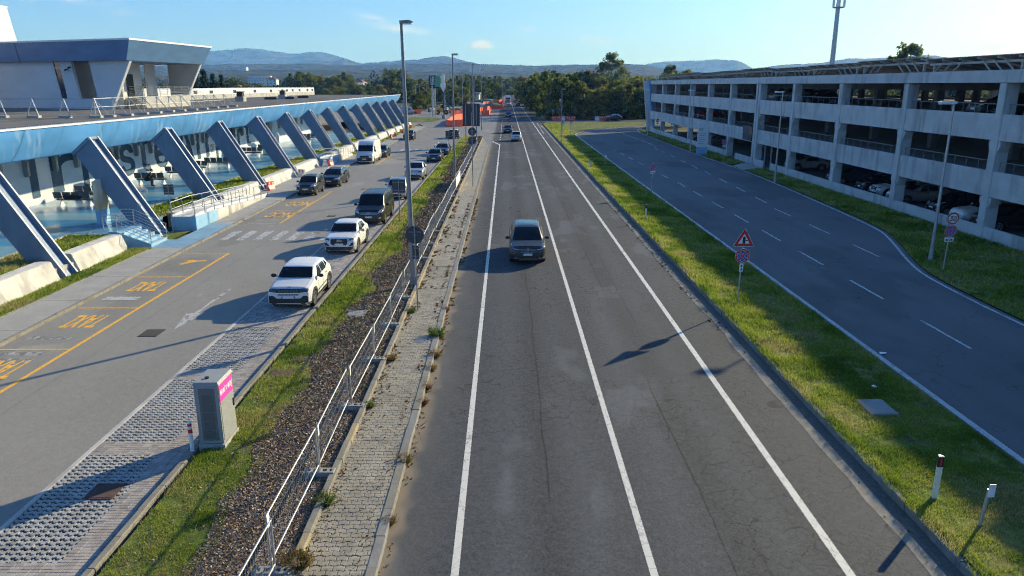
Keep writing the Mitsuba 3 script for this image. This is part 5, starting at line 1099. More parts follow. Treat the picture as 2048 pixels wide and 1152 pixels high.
# at the roadworks and behind the terminal
for kind, x, y, rz, l, p in (('suv', -28, 150, 60, 'blue suv parked behind the slanted struts at the far end of the terminal', 'blue'), ('hatchback', -31, 158, 75, 'dark hatchback parked beyond the terminal end', 'navy'), ('delivery_van', -28.5, 236, 100, 'pale van standing at the roadworks beside the yellow loader', 'lightgrey'), ('hatchback', 25.2, 191.5, -80, 'dark car on the side road by the trees', 'black'), ('crossover', -25.5, 176, 20, 'pale car parked past the last strut of the terminal', 'silver'), ('city', 12.5, 262, 180, 'pale small car half hidden by the roadside trees', 'silver')):
    park(kind, x, y, l, p, rz, cat='van' if kind == 'delivery_van' else 'car', name='parked_van' if kind == 'delivery_van' else 'parked_car')
# rows of cars in the far lot left of the tower sign
rr = np.random.default_rng(11); cols = ['white', 'silver', 'black', 'lightgrey', 'navy', 'red', 'anthracite', 'blue']; kinds = ['hatchback', 'city', 'crossover', 'suv', 'estate']
CN = dict(white='white', silver='silver', black='black', lightgrey='light grey', navy='navy', red='red', anthracite='dark grey', blue='blue')
for i in range(24):
    x, y = -72 + 4.6 * (i % 12) + rr.uniform(-.4, .4), 262 + 20 * (i // 12) + rr.uniform(-.3, .3); cl = cols[int(rr.integers(8))]
    PRO[kinds[int(rr.integers(5))]].place('distant_car', TR(x, y, .02, 90 * 0), f'{CN[cl]} car in the {["nearer", "farther"][i // 12]} far parking row, {ORD[i % 12]} from the left', 'car', 'cars in the far car park beyond the roadworks', {'paint_white': 'paint_' + cl, 'paint_anthracite': 'paint_' + cl, 'paint_black': 'paint_' + cl}, only=lambda k: k in ('body', 'windscreen', 'side_window', 'side_window_001', 'wheel', 'wheel_001', 'wheel_002', 'wheel_003'))
# ================================================================== street furniture
def disc(r, y0, y1, cx=0, cz=0, n=28): return MB().prism(sg.Point(cx, cz).buffer(r, n // 4), y0, y1, XZ(0))
def flat(poly, d, t=.003):
    """sign layer: polygon in x,z, front face d in front of the plate"""
    return MB().prism(poly, d - t, d, XZ(0))
def place_flat(root, name, mb, M, mt, parent): 
    m = as_mesh(mb).copy(); m.apply_transform(M); return obj(name, m, mt, parent)
def signpost(name, label, x, y, h, plates, z0=0., r=.03, mt='galv', lean=0., cat='road sign', rz=0., group=None, back=False):
    t = thing(name, label, cat, group); M = TR(x, y, z0, rz)
    L = np.eye(4); L[0, 2] = math.tan(math.radians(lean)); M = M @ L
    place_flat(t, 'post', MB().tube((0, .0, -.1), (0, 0, h), r, n=10), M, mt, t)
    for kind, z in plates: PLATE[kind](t, M @ TR(0, -.035 if not back else -.035, z))
    return t
def base_round(t, M, r, rim='sign_white'):
    k = place_flat(t, 'plate', flat(sg.Point(0, 0).buffer(r, 10), .012, .02), M, 'sign_back', t)
    place_flat(t, 'rim', flat(sg.Point(0, 0).buffer(r - .002, 10), .0152), M, rim, k); return k
def p_nostop(t, M, r=.30):
    k = base_round(t, M, r)
    place_flat(t, 'red_ring', flat(sg.Point(0, 0).buffer(r * .955, 10), .0186), M, 'sign_red', k)
    place_flat(t, 'white_line', flat(sg.Point(0, 0).buffer(r * .76, 10), .022), M, 'sign_white', k)
    b = sg.Point(0, 0).buffer(r * .71, 10); bar = sg.box(-r, -r * .115, r, r * .115); cr = affinity.rotate(bar, 45, (0, 0)).union(affinity.rotate(bar, -45, (0, 0)))
    place_flat(t, 'blue_field', flat(b.difference(cr.buffer(r * .045)), .0254), M, 'sign_blue', k)
    place_flat(t, 'red_cross', flat(cr.intersection(sg.Point(0, 0).buffer(r * .8, 10)), .0254), M, 'sign_red', k)
def text_flat(s, h, d, w=None):
    m = meshkit.text_mesh(s, h, .003, bold=True); v = m.vertices - [m.bounds[:, 0].mean(), m.bounds[:, 1].mean(), 0]
    if w: v[:, 0] *= w / np.ptp(v[:, 0])
    return trimesh.Trimesh(np.c_[v[:, 0], -d - v[:, 2] + .003, v[:, 1]], m.faces, process=False)
def p_speed(t, M, r=.30):
    k = base_round(t, M, r)
    place_flat(t, 'red_ring', flat(sg.Point(0, 0).buffer(r * .96, 10), .0186), M, 'sign_red', k); place_flat(t, 'white_field', flat(sg.Point(0, 0).buffer(r * .74, 10), .022), M, 'sign_white', k)
    place_flat(t, 'number', text_flat('30', .24, .026, .33), M, 'sign_black', k)
def p_noentry(t, M, r=.28):
    k = base_round(t, M, r); place_flat(t, 'red_field', flat(sg.Point(0, 0).buffer(r * .95, 10), .0186), M, 'sign_red', k); place_flat(t, 'white_bar', flat(sg.box(-r * .7, -r * .15, r * .7, r * .15), .022), M, 'sign_white', k)
def p_tri(t, M, a=.90, fig=True):
    h = a * .866; tri = sg.Polygon([(-a / 2, -h / 3), (a / 2, -h / 3), (0, h * 2 / 3)]).buffer(-.05).buffer(.05, 4)
    k = place_flat(t, 'plate', flat(tri, .012, .02), M, 'sign_back', t); place_flat(t, 'rim', flat(tri.buffer(-.002), .0152), M, 'sign_white', k)
    place_flat(t, 'red_border', flat(tri.buffer(-.018), .0186), M, 'sign_red', k); place_flat(t, 'white_field', flat(sg.Polygon([(-a / 2, -h / 3), (a / 2, -h / 3), (0, h * 2 / 3)]).buffer(-.125, join_style=2), .022), M, 'sign_white', k)
    f = sg.Polygon([(-.055, -.15), (0, -.12), (.055, -.15), (.055, .11), (0, .17), (-.055, .11)]).union(sg.box(.05, -.02, .15, .02)) if fig else sg.Polygon([(-.05, -.12), (.05, -.12), (.05, .05), (0, .12), (-.05, .05)])
    place_flat(t, 'symbol', flat(f, .0254), M, 'sign_black', k)
def p_arrows(t, M):
    k = place_flat(t, 'plate', flat(sg.box(-.075, -.165, .075, .165), .012, .02), M, 'sign_white', t)
    a = sg.Polygon([(-.055, .06), (0, .13), (.055, .06), (.055, .035), (.014, .08), (.014, .015), (-.014, .015), (-.014, .08), (-.055, .035)])
    place_flat(t, 'symbol', flat(a.union(affinity.scale(a, 1, -1, origin=(0, 0))), .0154), M, 'sign_black', k)
def p_tow(t, M, w=.44):
    k = place_flat(t, 'plate', flat(sg.box(-w / 2, -.11, w / 2, .11), .012, .02), M, 'sign_white', t)
    lorry = sg.box(-.18, -.045, -.06, -.005).union(sg.box(-.18, -.005, -.13, .03)).union(sg.Polygon([(-.10, -.01), (-.03, .05), (-.02, .04), (-.08, -.02)])); car = sg.Polygon([(.0, -.01), (.03, -.005), (.06, .03), (.13, .03), (.16, .0), (.19, -.01), (.19, -.04), (.0, -.04)])
    for cx in (-.155, -.09, .04, .15): lorry = lorry.union(sg.Point(cx, -.045).buffer(.018))
    place_flat(t, 'symbol', flat(lorry.union(car), .0154), M, 'sign_black', k)
def p_white(t, M, w=.46, h=.30):
    k = place_flat(t, 'plate', flat(sg.box(-w / 2, -h / 2, w / 2, h / 2), .012, .02), M, 'sign_white', t)
    place_flat(t, 'symbol', flat(sg.box(-w * .35, .02, w * .2, .05).union(sg.box(-w * .35, -.06, w * .3, -.03)), .0154), M, 'sign_black', k)
def p_orange(t, M): place_flat(t, 'plate', flat(sg.box(-.2, -.2, .2, .2), .012, .02), M, 'sign_orange', t)
def p_blueround(t, M, r=.32):
    k = base_round(t, M, r); place_flat(t, 'blue_field', flat(sg.Point(0, 0).buffer(r * .95, 10), .0186), M, 'sign_blue', k)
    place_flat(t, 'arrow', flat(sg.Polygon([(-.03, -.2), (.03, -.2), (.03, .06), (.1, .06), (0, .2), (-.1, .06), (-.03, .06)]), .022), M, 'sign_white', k)
def p_backround(t, M, r=.36):
    k = place_flat(t, 'plate', MB().prism(sg.Point(0, 0).buffer(r, 10), -.095, -.07, XZ(0)), M, 'sign_back', t)
    place_flat(t, 'channel', MB().box(-.06, .06, .0351, .069, -.02, .02).box(-r * .7, r * .7, .055, .069, .1, .13), M, 'galv_dark', k)
def backrect(w, h):
    def f(t, M):
        k = place_flat(t, 'plate', MB().box(-w / 2, w / 2, .07, .09, -h / 2, h / 2), M, 'sign_back', t)
        for z in (-h * .3, h * .3): place_flat(t, 'channel', MB().box(-w / 2 + .03, w / 2 - .03, .045, .0695, z - .02, z + .02), M, 'galv_dark', k)
    return f
PLATE = dict(nostop=p_nostop, speed=p_speed, noentry=p_noentry, tri=p_tri, tri2=lambda t, M: p_tri(t, M, .8, False), arrows=p_arrows, tow=p_tow, white=p_white, orange=p_orange, blue=p_blueround, backround=p_backround, backrect=backrect(.62, .62), backsmall=backrect(.26, .55), backbig=backrect(.86, .86))
signpost('road_sign', 'red bordered triangle sign over a no stopping disc on the sunny right verge', 9.52, 28.97, 2.95, [('tri', 2.70), ('nostop', 2.06), ('arrows', 1.56)], .18, lean=.8)
signpost('road_sign', 'speed limit 30 sign over a no stopping disc and tow plate in the shaded lawn', 21.64, 35.2, 2.9, [('speed', 2.60), ('nostop', 1.98), ('tow', 1.55)], .05, lean=1.6)
signpost('road_sign', 'no stopping disc with white tow plate standing between the road and the ramp lane', 12.18, 61.45, 2.7, [('nostop', 2.28), ('tow', 1.84)], .05)
signpost('road_sign', 'no stopping disc with tow plate on the lawn beside the tall blue and white sign', 25.3, 86.4, 2.75, [('nostop', 2.45), ('tow', 2.0)], .05)
signpost('road_sign', 'white plate over an orange plate on a post before the car park', 25.3, 114.5, 3.4, [('white', 3.1), ('orange', 2.6)], .05)
signpost('road_sign', 'no entry disc with small plate at the far corner of the car park', 26.4, 131, 3.2, [('noentry', 2.9), ('white', 2.4)], .05)
signpost('road_sign', 'small triangle sign with white plate far along the right verge', 9.9, 131.6, 3.0, [('tri2', 2.6), ('white', 2.1)], .05)
signpost('road_sign', 'small round sign with plate beside the far triangle sign', 11.4, 132.5, 3.2, [('nostop', 2.8), ('tow', 2.3)], .05)
signpost('road_sign', 'dark back of a round sign on a thin pole in the paved footway', -3.59, 28.52, 3.55, [('backround', 3.1), ('backsmall', 2.4)], .1, .028, 'galv_dark', lean=-.4)
signpost('road_sign', 'two dark round sign backs stacked on one pole past the fence banner', -3.0, 66.2, 5.25, [('backround', 4.83), ('backround', 4.06)], .1, .045, 'galv_dark')
signpost('road_sign', 'dark square sign back in front of the light grey parked car', -7.0, 47.9, 3.0, [('backbig', 2.45)], .1, .03, 'galv_dark')
signpost('road_sign', 'dark square sign back on a pole between the blue steps and the ramp', -20.6, 44.95, 3.0, [('backrect', 2.65)], .1, .03, 'galv_dark')
t = signpost('road_sign', 'pair of dark sign backs on a pole far along the grass strip', -7.5, 98.0, 3.1, [('backbig', 2.6)], .1, .03, 'galv_dark'); PLATE['backbig'](t, TR(.9, 0, 0) @ TR(-7.5, 98.03, 2.75))
signpost('road_sign', 'round blue arrow sign beside the barriers at the right junction', 12.2, 196.5, 2.9, [('blue', 2.5)], .05); signpost('road_sign', 'red and white round sign above the barriers at the right junction', 14.2, 199, 5.4, [('speed', 5.0), ('blue', 2.6)], .05)
signpost('road_sign', 'small white notice board on a post behind the second strut', -22.9, 46.6, 1.9, [('white', 1.55)], .9)
signpost('road_sign', 'red triangle road works sign on the road edge beside the orange nets', -3.8, 186, 1.4, [('tri2', .95)], .0)
signpost('road_sign', 'dark small sign back on the kerb of the far grass island', -19.2, 189, 3.2, [('backrect', 2.6)], .05, .03, 'galv_dark'); signpost('road_sign', 'second dark sign back on the far grass island', -22.8, 190, 3.0, [('backrect', 2.2)], .05, .03, 'galv_dark')
# --- lamp posts
def lamp(x, y, h, side, label, group, hd=.44, r0=.105, r1=.05, lean=0., mt='galv_dark', head='galv_dark', z0=.05):
    t = thing('lamp_post', label, 'lamp post', group); tx = x + math.tan(math.radians(lean)) * h
    obj('pole', MB().tube((x, y, z0 - .1), (tx, y, h - .1), r0, r1, 12), mt, t, smooth=40)
    obj('base_collar', MB().tube((x, y, z0 - .05), (x, y, z0 + .5), r0 * 1.35, r0 * 1.3, 12), mt, t, smooth=40)
    p = sg.Polygon([(-.06, -.04), (hd, .0), (hd + .04, .045), (hd - .1, .10), (-.06, .08)]); m = MB().prism(p if side > 0 else affinity.scale(p, -1, 1, origin=(0, 0)), -.16, .16, XZ(0)).mesh(); m.fix_normals(); m.apply_translation([tx, y, h - .06])
    k = obj('head', m, head, t)
    obj('lens', MB().box(tx + side * (.1 if side > 0 else hd), tx + side * (hd if side > 0 else .1), y - .12, y + .12, h - .122, h - .066), 'sign_white', k)
GL1 = 'tall lamp posts along the planted strip'; GL2 = 'lamp posts along the car park lawn'; GL3 = 'far lamp posts beyond the roadworks'
lamp(-4.22, 32.35, 11.45, 1, 'tall grey lamp post rising from the mulch beside the nearest white cars', GL1, lean=-.6, r0=.13, r1=.06)
lamp(-4.42, 63, 11.35, 1, 'second tall lamp post along the fence', GL1, lean=.3); lamp(-4.62, 105.9, 11.7, 1, 'third tall lamp post, standing before the dark hoarding', GL1); lamp(-5.0, 154, 11.8, 1, 'fourth tall lamp post at the end of the paved footway', GL1)
for i, (x, y) in enumerate(((-11.0, 192), (-11.5, 240), (-11.6, 282))): lamp(x, y, 11.8, 1, ['nearest', 'middle', 'farthest'][i] + ' of the three far lamp posts over the roadworks', GL3)
lamp(8.45, 114.8, 8.35, 1, 'slim lamp post on the right verge near the far triangle sign', None, hd=.5, r0=.07, r1=.045)
for i, (x, y, h, l, n) in enumerate(((22.25, 37.4, 8.1, -.2, 'nearest white headed lamp post before the car park, by the speed limit sign'), (25.4, 69.5, 8.33, -.15, 'second white headed lamp post before the car park'), (25.15, 101.6, 8.26, 0, 'third white headed lamp post, left of the tall blue and white sign'), (25.5, 135, 8.2, 0, 'farthest white headed lamp post at the car park corner'))): lamp(x, y, h, -1, n, GL2, hd=.72, r0=.09, r1=.05, lean=l, mt='galv', head='lamp_white')
FLP = (832, 840, 853, 702, 728, 757, 648, 970, 1001, 1005)
for i, (px, Y, z) in enumerate(((832, 330, 9), (840, 345, 8.5), (853, 320, 9.5), (702, 420, 9), (728, 400, 9.5), (757, 430, 9), (648, 380, 9), (970, 420, 9.5), (1001, 460, 11), (1005, 380, 11))):
    q = PXP(px, 200, Y=Y); lamp(q[0], Y, z, 1, f'small distant lamp post in the far car park, {ORD[sorted(FLP).index(px)]} from the left', 'lamp posts of the far car park', r0=.09, hd=.9, head='lamp_white', mt='galv')
# --- mesh fence on concrete feet
FN = thing('mesh_fence', 'low temporary fence of galvanised mesh panels on concrete feet along the planted strip', 'fence')
FXs, P0, PITCH_ = -4.36, 8.12, 3.655
foot_m = MB(); fp = sg.Polygon([(-.34, 0), (.34, 0), (.36, .10), (.33, .145), (-.33, .145), (-.36, .10)])
foot_m.prism(fp, -.11, .11, XZ(0))
fm3 = m3.Manifold(m3.Mesh(np.asarray(foot_m.mesh().vertices, np.float32), np.asarray(foot_m.mesh().faces, np.uint32)))
for hx, w in ((-.25, .05), (-.11, .08), (.11, .08), (.25, .05)): fm3 = fm3 - m3.Manifold.cube([w * 1.3, .11, .12]).translate([hx - w * .65, -.055, .085])
_f = fm3.to_mesh(); foot = trimesh.Trimesh(_f.vert_properties[:, :3], _f.tri_verts, process=False)
if foot.is_empty or len(foot.faces) < 12: foot = foot_m.mesh()
foot_ply = ply(foot, 'grey_slab')
fr_m = MB(); fr_m.path([(0, .03, .30), (0, PITCH_ - .03, .30)], .019); fr_m.path([(0, .03, 1.22), (0, PITCH_ - .03, 1.22)], .019); fr_m.path([(0, .05, .14), (0, .05, 1.30)], .021); fr_m.path([(0, PITCH_ - .05, .14), (0, PITCH_ - .05, 1.26)], .021)
wm = MB()
for i in range(1, 30): wm.beam((.0, .05 + i * (PITCH_ - .1) / 30, .3), (.0, .05 + i * (PITCH_ - .1) / 30, 1.22), .0032)
for z in (.52, .75, .98): wm.beam((0, .05, z), (0, PITCH_ - .05, z), .0036)
fr_ply, wm_ply, tg_ply = ply(fr_m.mesh(), 'galv'), ply(wm.mesh(), 'galv'), ply(MB().box(-.004, .004, .10, .22, .95, 1.2).mesh(), 'sign_white')
fr_rng = np.random.default_rng(3)
for k in range(29):
    y = P0 + k * PITCH_; M = TR(FXs + fr_rng.normal(0, .012), y, .10, fr_rng.normal(0, .35)); lean = np.eye(4); lean[0, 2] = fr_rng.normal(0, .012); M = M @ lean; X = T4(M.tolist())
    p = new_key(FN + '__panel'); scene[p] = {**fr_ply, 'to_world': X}; scene[p + '__wire_mesh'] = {**wm_ply, 'to_world': X}
    if k % 2 == 0 or k < 8: scene[p + '__tag_plate'] = {**tg_ply, 'to_world': X}
    scene[new_key(FN + '__foot')] = {**foot_ply, 'to_world': T4(TR(FXs + .0, y, .10, fr_rng.normal(0, 3)).tolist())}
bo = thing('notice_board', 'white banner tied to the fence beside the second tall lamp post', 'banner'); obj('panel', MB().box(FXs + .03, FXs + .045, 62.9, 69.4, .32, 1.2), 'sign_white', bo)
for y, l in ((36.6, 'red warning light on the fence near the round sign back'), (75.6, 'red warning light farther along the fence')):
    t = thing('warning_light', l, 'warning light'); obj('lamp', MB().tube((FXs, y, 1.45), (FXs + .06, y, 1.62), .09, .07, 12), 'plastic_red', t); obj('bracket', MB().box(FXs - .03, FXs + .03, y - .03, y + .03, 1.3, 1.5), 'plastic_red', t)
# --- grey charging cabinet
cb = thing('power_cabinet', 'grey metal street cabinet with a magenta label on its side, on the grass edge', 'cabinet')
cx0, cx1, cy0, cy1 = -7.70, -7.10, 16.82, 17.74
obj('body', MB().box(cx0, cx1, cy0, cy1, .22, 1.78), 'cabinet_grey', cb); obj('plinth', MB().box(cx0 - .03, cx1 + .03, cy0 - .03, cy1 + .03, .0, .20), 'concrete', cb)
tp = MB(); tp.hexa([np.array(q) for q in [(cx0 - .03, cy0 - .03, 1.782), (cx1 + .03, cy0 - .03, 1.782), (cx1 + .03, cy1 + .03, 1.782), (cx0 - .03, cy1 + .03, 1.782), (cx0 + .01, cy0 + .01, 1.86), (cx1 - .01, cy0 + .01, 1.86), (cx1 - .01, cy1 - .01, 1.86), (cx0 + .01, cy1 - .01, 1.86)]]); obj('roof', tp, 'cabinet_grey', cb)
obj('roof_vent', MB().tube((-7.46, 17.1, 1.85), (-7.46, 17.1, 1.90), .05, n=10), 'black_plastic', cb)
dr_ = obj('front_panel', MB().box(cx0 + .10, cx1 - .10, cy0 - .006, cy0 - .001, .30, 1.70), 'cabinet_mid', cb)
for i in range(5): obj('recess', MB().box(cx0 + .17, cx1 - .17, cy0 - .014, cy0 - .0065, .36 + i * .24, .56 + i * .24), 'cabinet_dark', dr_)
obj('door', MB().box(cx1 + .001, cx1 + .010, cy0 + .05, cy1 - .05, .28, 1.72), 'cabinet_grey', cb); obj('lock', MB().box(cx1 + .0105, cx1 + .035, cy1 - .12, cy1 - .08, .9, 1.1), 'black_plastic', cb)
st = obj('sticker', MB().box(cx1 + .0105, cx1 + .0135, cy0 + .02, cy1 - .04, 1.32, 1.76), 'magenta', cb)
m = meshkit.text_mesh('enel x way', .17, .002, bold=True); v = m.vertices - [m.bounds[:, 0].mean(), m.bounds[:, 1].mean(), 0]; v[:, 0] *= .80 / np.ptp(v[:, 0])
obj('lettering', trimesh.Trimesh(np.c_[cx1 + .014 + v[:, 2], (cy0 + cy1) / 2 + v[:, 0], 1.54 + v[:, 1]], m.faces, process=False), 'sign_white', st)
def bollard(name, label, x, y, z, h, bands, r=.05, cat='bollard'):
    t = thing(name, label, cat); obj('post', MB().tube((x, y, z), (x, y, z + h), r, n=14), 'sign_white', t, smooth=40)
    for a, b in bands: obj('band', MB().tube((x, y, z + a), (x, y, z + b), r + .004, n=14, cap=False), 'sign_red', t, smooth=40)
bollard('bollard', 'white bollard with two red bands against the grey cabinet', -7.82, 16.62, 0, .92, [(.62, .72), (.80, .87)])
# --- delineator posts
for x, y, z, l in ((9.36, 14.25, .2, 'white delineator post with red reflector on the right verge, nearest'), (9.4, 49, .18, 'white delineator post on the right verge beyond the triangle sign'), (9.25, 81.3, .18, 'third white delineator post along the right verge'), (9.6, 118, .12, 'fourth delineator post, small, before the far triangle sign'), (9.3, 160, .1, 'farthest delineator post near the road junction')):
    t = thing('delineator_post', l, 'delineator post', 'delineator posts on the right verge')
    pf = sg.Polygon([(-.06, -.05), (.06, -.05), (.02, .05), (-.02, .05)]); obj('post', MB().prism(pf, z - .1, z + .74, TR(x, y)), 'post_cream', t); k = obj('black_band', MB().prism(pf.buffer(.002), z + .741, z + .98, TR(x, y)), 'sign_black', t)
    obj('reflector', MB().box(x - .022, x + .022, y - .0575, y - .0525, z + .77, z + .95), 'sign_red', k); obj('cap', MB().prism(pf.buffer(.001), z + .981, z + 1.0, TR(x, y)), 'sign_white', t)
t = thing('marker_post', 'grey metal stub post with a torn reflector at the right edge', 'post'); obj('post', MB().tube((9.72, 13.2, .0), (9.78, 13.2, 1.0), .035, n=10), 'galv', t); obj('bracket', MB().box(9.74, 9.86, 13.13, 13.16, .86, 1.14), 'sign_white', t)
t = thing('marker_post', 'thin marker post beside the far delineator', 'post'); obj('post', MB().tube((11.2, 84, .0), (11.2, 84, 1.3), .03, n=8), 'galv', t); obj('bracket', MB().box(11.15, 11.35, 83.95, 83.97, 1.0, 1.25), 'sign_white', t)
# --- hoarding seen from behind
bb = thing('billboard', 'large dark back of a two panel hoarding above the fence end', 'billboard')
for x0, x1 in ((-6.42, -5.17), (-5.13, -3.90)):
    k = obj('panel', MB().box(x0, x1, 112.1, 112.16, 3.0, 6.26), 'sign_back', bb)
    for i in range(4): obj('rail', MB().box(x0 + .04, x1 - .04, 112.02, 112.098, 3.3 + i * .85, 3.38 + i * .85), 'sign_back', k)
for x in (-6.0, -4.4): obj('post', MB().box(x - .07, x + .07, 111.88, 112.02, 0, 6.1), 'galv_dark', bb)
# --- tall direction pylon, white arrow and sign boxes
tw = thing('sign_pylon', 'tall pylon with a dark sign box and a green one above the roadworks', 'sign tower')
q = PXP(868, 200, Y=222); X0 = q[0]
obj('post', MB().tube((X0 - .4, 222, 0), (X0 - .4, 222, 8.6), .28, n=12), 'galv', tw); obj('post', MB().tube((X0 + .35, 222, 0), (X0 + .35, 222, 8.6), .2, n=12), 'galv', tw)
k = obj('sign_box', MB().box(X0 - 1.3, X0 + .9, 221.6, 222.4, 8.6, 11.6), 'sign_black', tw); 
for i in range(3): obj('stripe', MB().box(X0 - .75 + i * .42, X0 - .6 + i * .42, 221.57, 221.598, 8.9, 11.3), 'sign_white', k)
mat('sign_green', (.05, .28, .17), .5); obj('green_box', MB().box(X0 + .5, X0 + 2.0, 221.0, 221.5, 8.4, 11.4), 'sign_green', tw); obj('bracket', MB().box(X0 - 1.2, X0 + 1.8, 221.8, 222.2, 8.0, 8.58), 'sign_black', tw)
q = PXP(887, 200, Y=205); X0 = q[0]
aw = thing('arrow_sign', 'tall white arrow sign pointing down on a dark pole', 'sign tower'); obj('pole', MB().tube((X0, 205, 0), (X0, 205, 7.2), .14, n=10), 'dark_metal', aw)
obj('arrow', MB().prism(sg.Polygon([(-.42, 11.6), (.42, 11.6), (.42, 9.3), (.66, 9.3), (.66, 8.4), (0, 7.0), (-.66, 8.4), (-.66, 9.3), (-.42, 9.3)]), 0, .3, XZ(205) @ TR(X0, 0, 0)), 'sign_white', aw); obj('plinth', MB().box(X0 - .5, X0 + .5, 204.3, 205.4, 0, 1.1), 'concrete', aw)
# --- plastic barriers
bp_ = Proto(); bpoly = sg.Polygon([(-.24, 0), (.24, 0), (.22, .12), (.09, .42), (.09, .72), (-.09, .72), (-.09, .42), (-.22, .12)]); bp_.add('body', MB().prism(bpoly, -.42, .42, XZ(0)), 'plastic_red')
for x in (-.14, .14): bp_.add('slot', MB().prism(sg.Polygon([(x - .045, .34), (x + .045, .34), (x + .045, .62), (x - .045, .62)]), -.115, .115, YZ(0) @ np.eye(4)) if False else MB().box(-.115, .115, x * 1.5 - .05, x * 1.5 + .05, .45, .66), 'plastic_white')
def barrier(x, y, rz, l, white=False, z=0., grp='plastic barriers by the slanted struts'): bp_.place('plastic_barrier', TR(x, y, z, rz), l, 'barrier', grp, {'plastic_red': 'plastic_white', 'plastic_white': 'plastic_red'} if white else None)
barrier(-20.45, 63.9, -15, 'red plastic barrier at the foot of the ramp, nearest', z=.12); barrier(-20.3, 73.6, 60, 'white plastic barrier lying by the fifth strut', True, .12); barrier(-20.2, 82.9, 30, 'white plastic barrier left of the red one by the far ramp', True, .12); barrier(-19.8, 83.8, -10, 'red plastic barrier at the near end of the far ramp', z=.12)
for i, (px, py) in enumerate(((782, 277), (790, 273), (803, 266), (821, 257))): q = PXP(px, py, z=.1); barrier(q[0], q[1], 20 * i, ORD[i] + ' small red barrier in the row by the farthest struts', z=.1)
# --- roadworks behind orange nets
NT = 'orange plastic nets round the roadworks'
def net(pts, label, h=1.5):
    t = thing('safety_net', label, 'safety net', NT); P_ = [np.array([*PXP(px, py, z=0.)[:2], 0.]) for px, py in pts]
    for a, b in zip(P_[:-1], P_[1:]):
        n = max(2, int(np.linalg.norm(b - a) / 1.1)); mb = MB(); d = (b - a) / np.linalg.norm(b - a); nn = np.array([d[1], -d[0], 0]) * .015
        for i in range(n):
            p, q = a + (b - a) * i / n, a + (b - a) * (i + 1) / n; s0, s1 = h - .09 * (i % 2), h - .09 * ((i + 1) % 2); o0, o1 = nn * (1 + 3 * (i % 3)), nn * (1 + 3 * ((i + 1) % 3))
            mb.hexa([p - nn + o0, q - nn + o1, q + nn + o1, p + nn + o0, p - nn + o0 + [0, 0, s0], q - nn + o1 + [0, 0, s1], q + nn + o1 + [0, 0, s1], p + nn + o0 + [0, 0, s0]])
        m = mb.mesh(); m.fix_normals(); obj('net', m, 'net_orange', t)
        for i in range(0, n + 1, 2): p = a + (b - a) * i / n; obj('stake', MB().tube(p - [0, 0, .1], p + [0, 0, h + .15], .03, n=6), 'machine_orange', t)
net([(893, 254), (927, 253), (930, 246)], 'orange net nearest the dark hoarding, front side'); net([(893, 254), (908, 241), (925, 238)], 'orange net running back left of the dark hoarding'); net([(902, 231), (924, 230)], 'orange net behind the tall lamp post left of the hoarding'); net([(808, 229), (842, 228)], 'orange net left of the pale van'); net([(786, 218), (800, 228)], 'slanting orange net behind the last struts')
net([(961, 233), (977, 231), (982, 222)], 'orange net just right of the hoarding'); net([(981, 219), (1005, 218)], 'orange net along the road edge beyond the hoarding'); net([(1005, 218), (1006, 200)], 'orange net running up the road edge', 1.3); net([(960, 224), (979, 220)], 'orange net in the middle of the roadworks'); net([(966, 210), (1004, 205)], 'farthest orange net of the roadworks')
hp = np.random.default_rng(8)
def heap(px, py, r, h, l, mt='earth'):
    q = PXP(px, py, z=0.); m = trimesh.creation.icosphere(3, 1.); v = m.vertices * [r, r * .8, h]; v *= (1 + .35 * (meshkit.fbm(m.vertices * 2.3 + px, 3) - .5))[:, None]; m.vertices = v + [q[0], q[1], 0]; single('soil_heap', m, mt, l, 'heap of soil', smooth=60)
heap(985, 216, 4, 2., 'brown heap of soil behind the orange nets beside the road'); heap(955, 214, 5, 1.8, 'long heap of rubble behind the dark hoarding', 'concrete'); heap(915, 226, 3, 1.6, 'small heap of earth beside the loader'); heap(972, 208, 6, 2.4, 'far heap of soil in the roadworks')
def digger(px, py, rz, label, name='wheel_loader', mt='machine_yellow', arm=True):
    q = PXP(px, py, z=0.); t = thing(name, label, 'digger'); M = TR(q[0], q[1], .0, rz)
    def o(n, mb, mm, par=t, **k): m = as_mesh(mb).copy(); m.apply_transform(M); return obj(n, m, mm, par, **k)
    o('chassis', MB().box(-2.2, 1.6, -.9, .9, .7, 1.6).box(-2.2, -.6, -.85, .85, 1.6, 2.1), mt); c = o('cab', MB().prism(sg.Polygon([(-.6, 1.601), (.7, 1.601), (.6, 3.1), (-.5, 3.1)]), -.75, .75, XZ(0)), mt); o('window', MB().prism(sg.Polygon([(-.45, 2.0), (.6, 2.0), (.5, 2.9), (-.38, 2.9)]), -.765, .765, XZ(0)), 'glass_dark', c)
    for x in (-1.4, 1.2):
        for s in (-1, 1): w = o('wheel', MB().tube((x, s * .75, .7), (x, s * 1.25, .7), .72, n=18), 'black_rubber'); o('hub', MB().tube((x, s * 1.2, .7), (x, s * 1.27, .7), .3, n=10), mt, w)
    a = o('arm', MB().beam((1.2, -.5, 1.5), (3.2, -.5, 1.0), .2, .3).beam((1.2, .5, 1.5), (3.2, .5, 1.0), .2, .3), mt); o('bucket', MB().prism(sg.Polygon([(3.1, .2), (4.2, .15), (3.5, .6), (3.3, 1.3), (3.05, 1.2)]), -1.3, 1.3, XZ(0)), 'machine_orange', t)
digger(884, 229, 8, 'yellow and orange wheel loader at the roadworks by the pylon'); digger(935, 224, 160, 'orange digger partly hidden by the dark hoarding', mt='machine_orange'); digger(990, 213, 100, 'yellow digger in the far part of the roadworks')
tk = thing('barrier_board', 'red and white striped barrier board standing in the roadworks', 'barrier'); q = PXP(940, 222, z=0.)
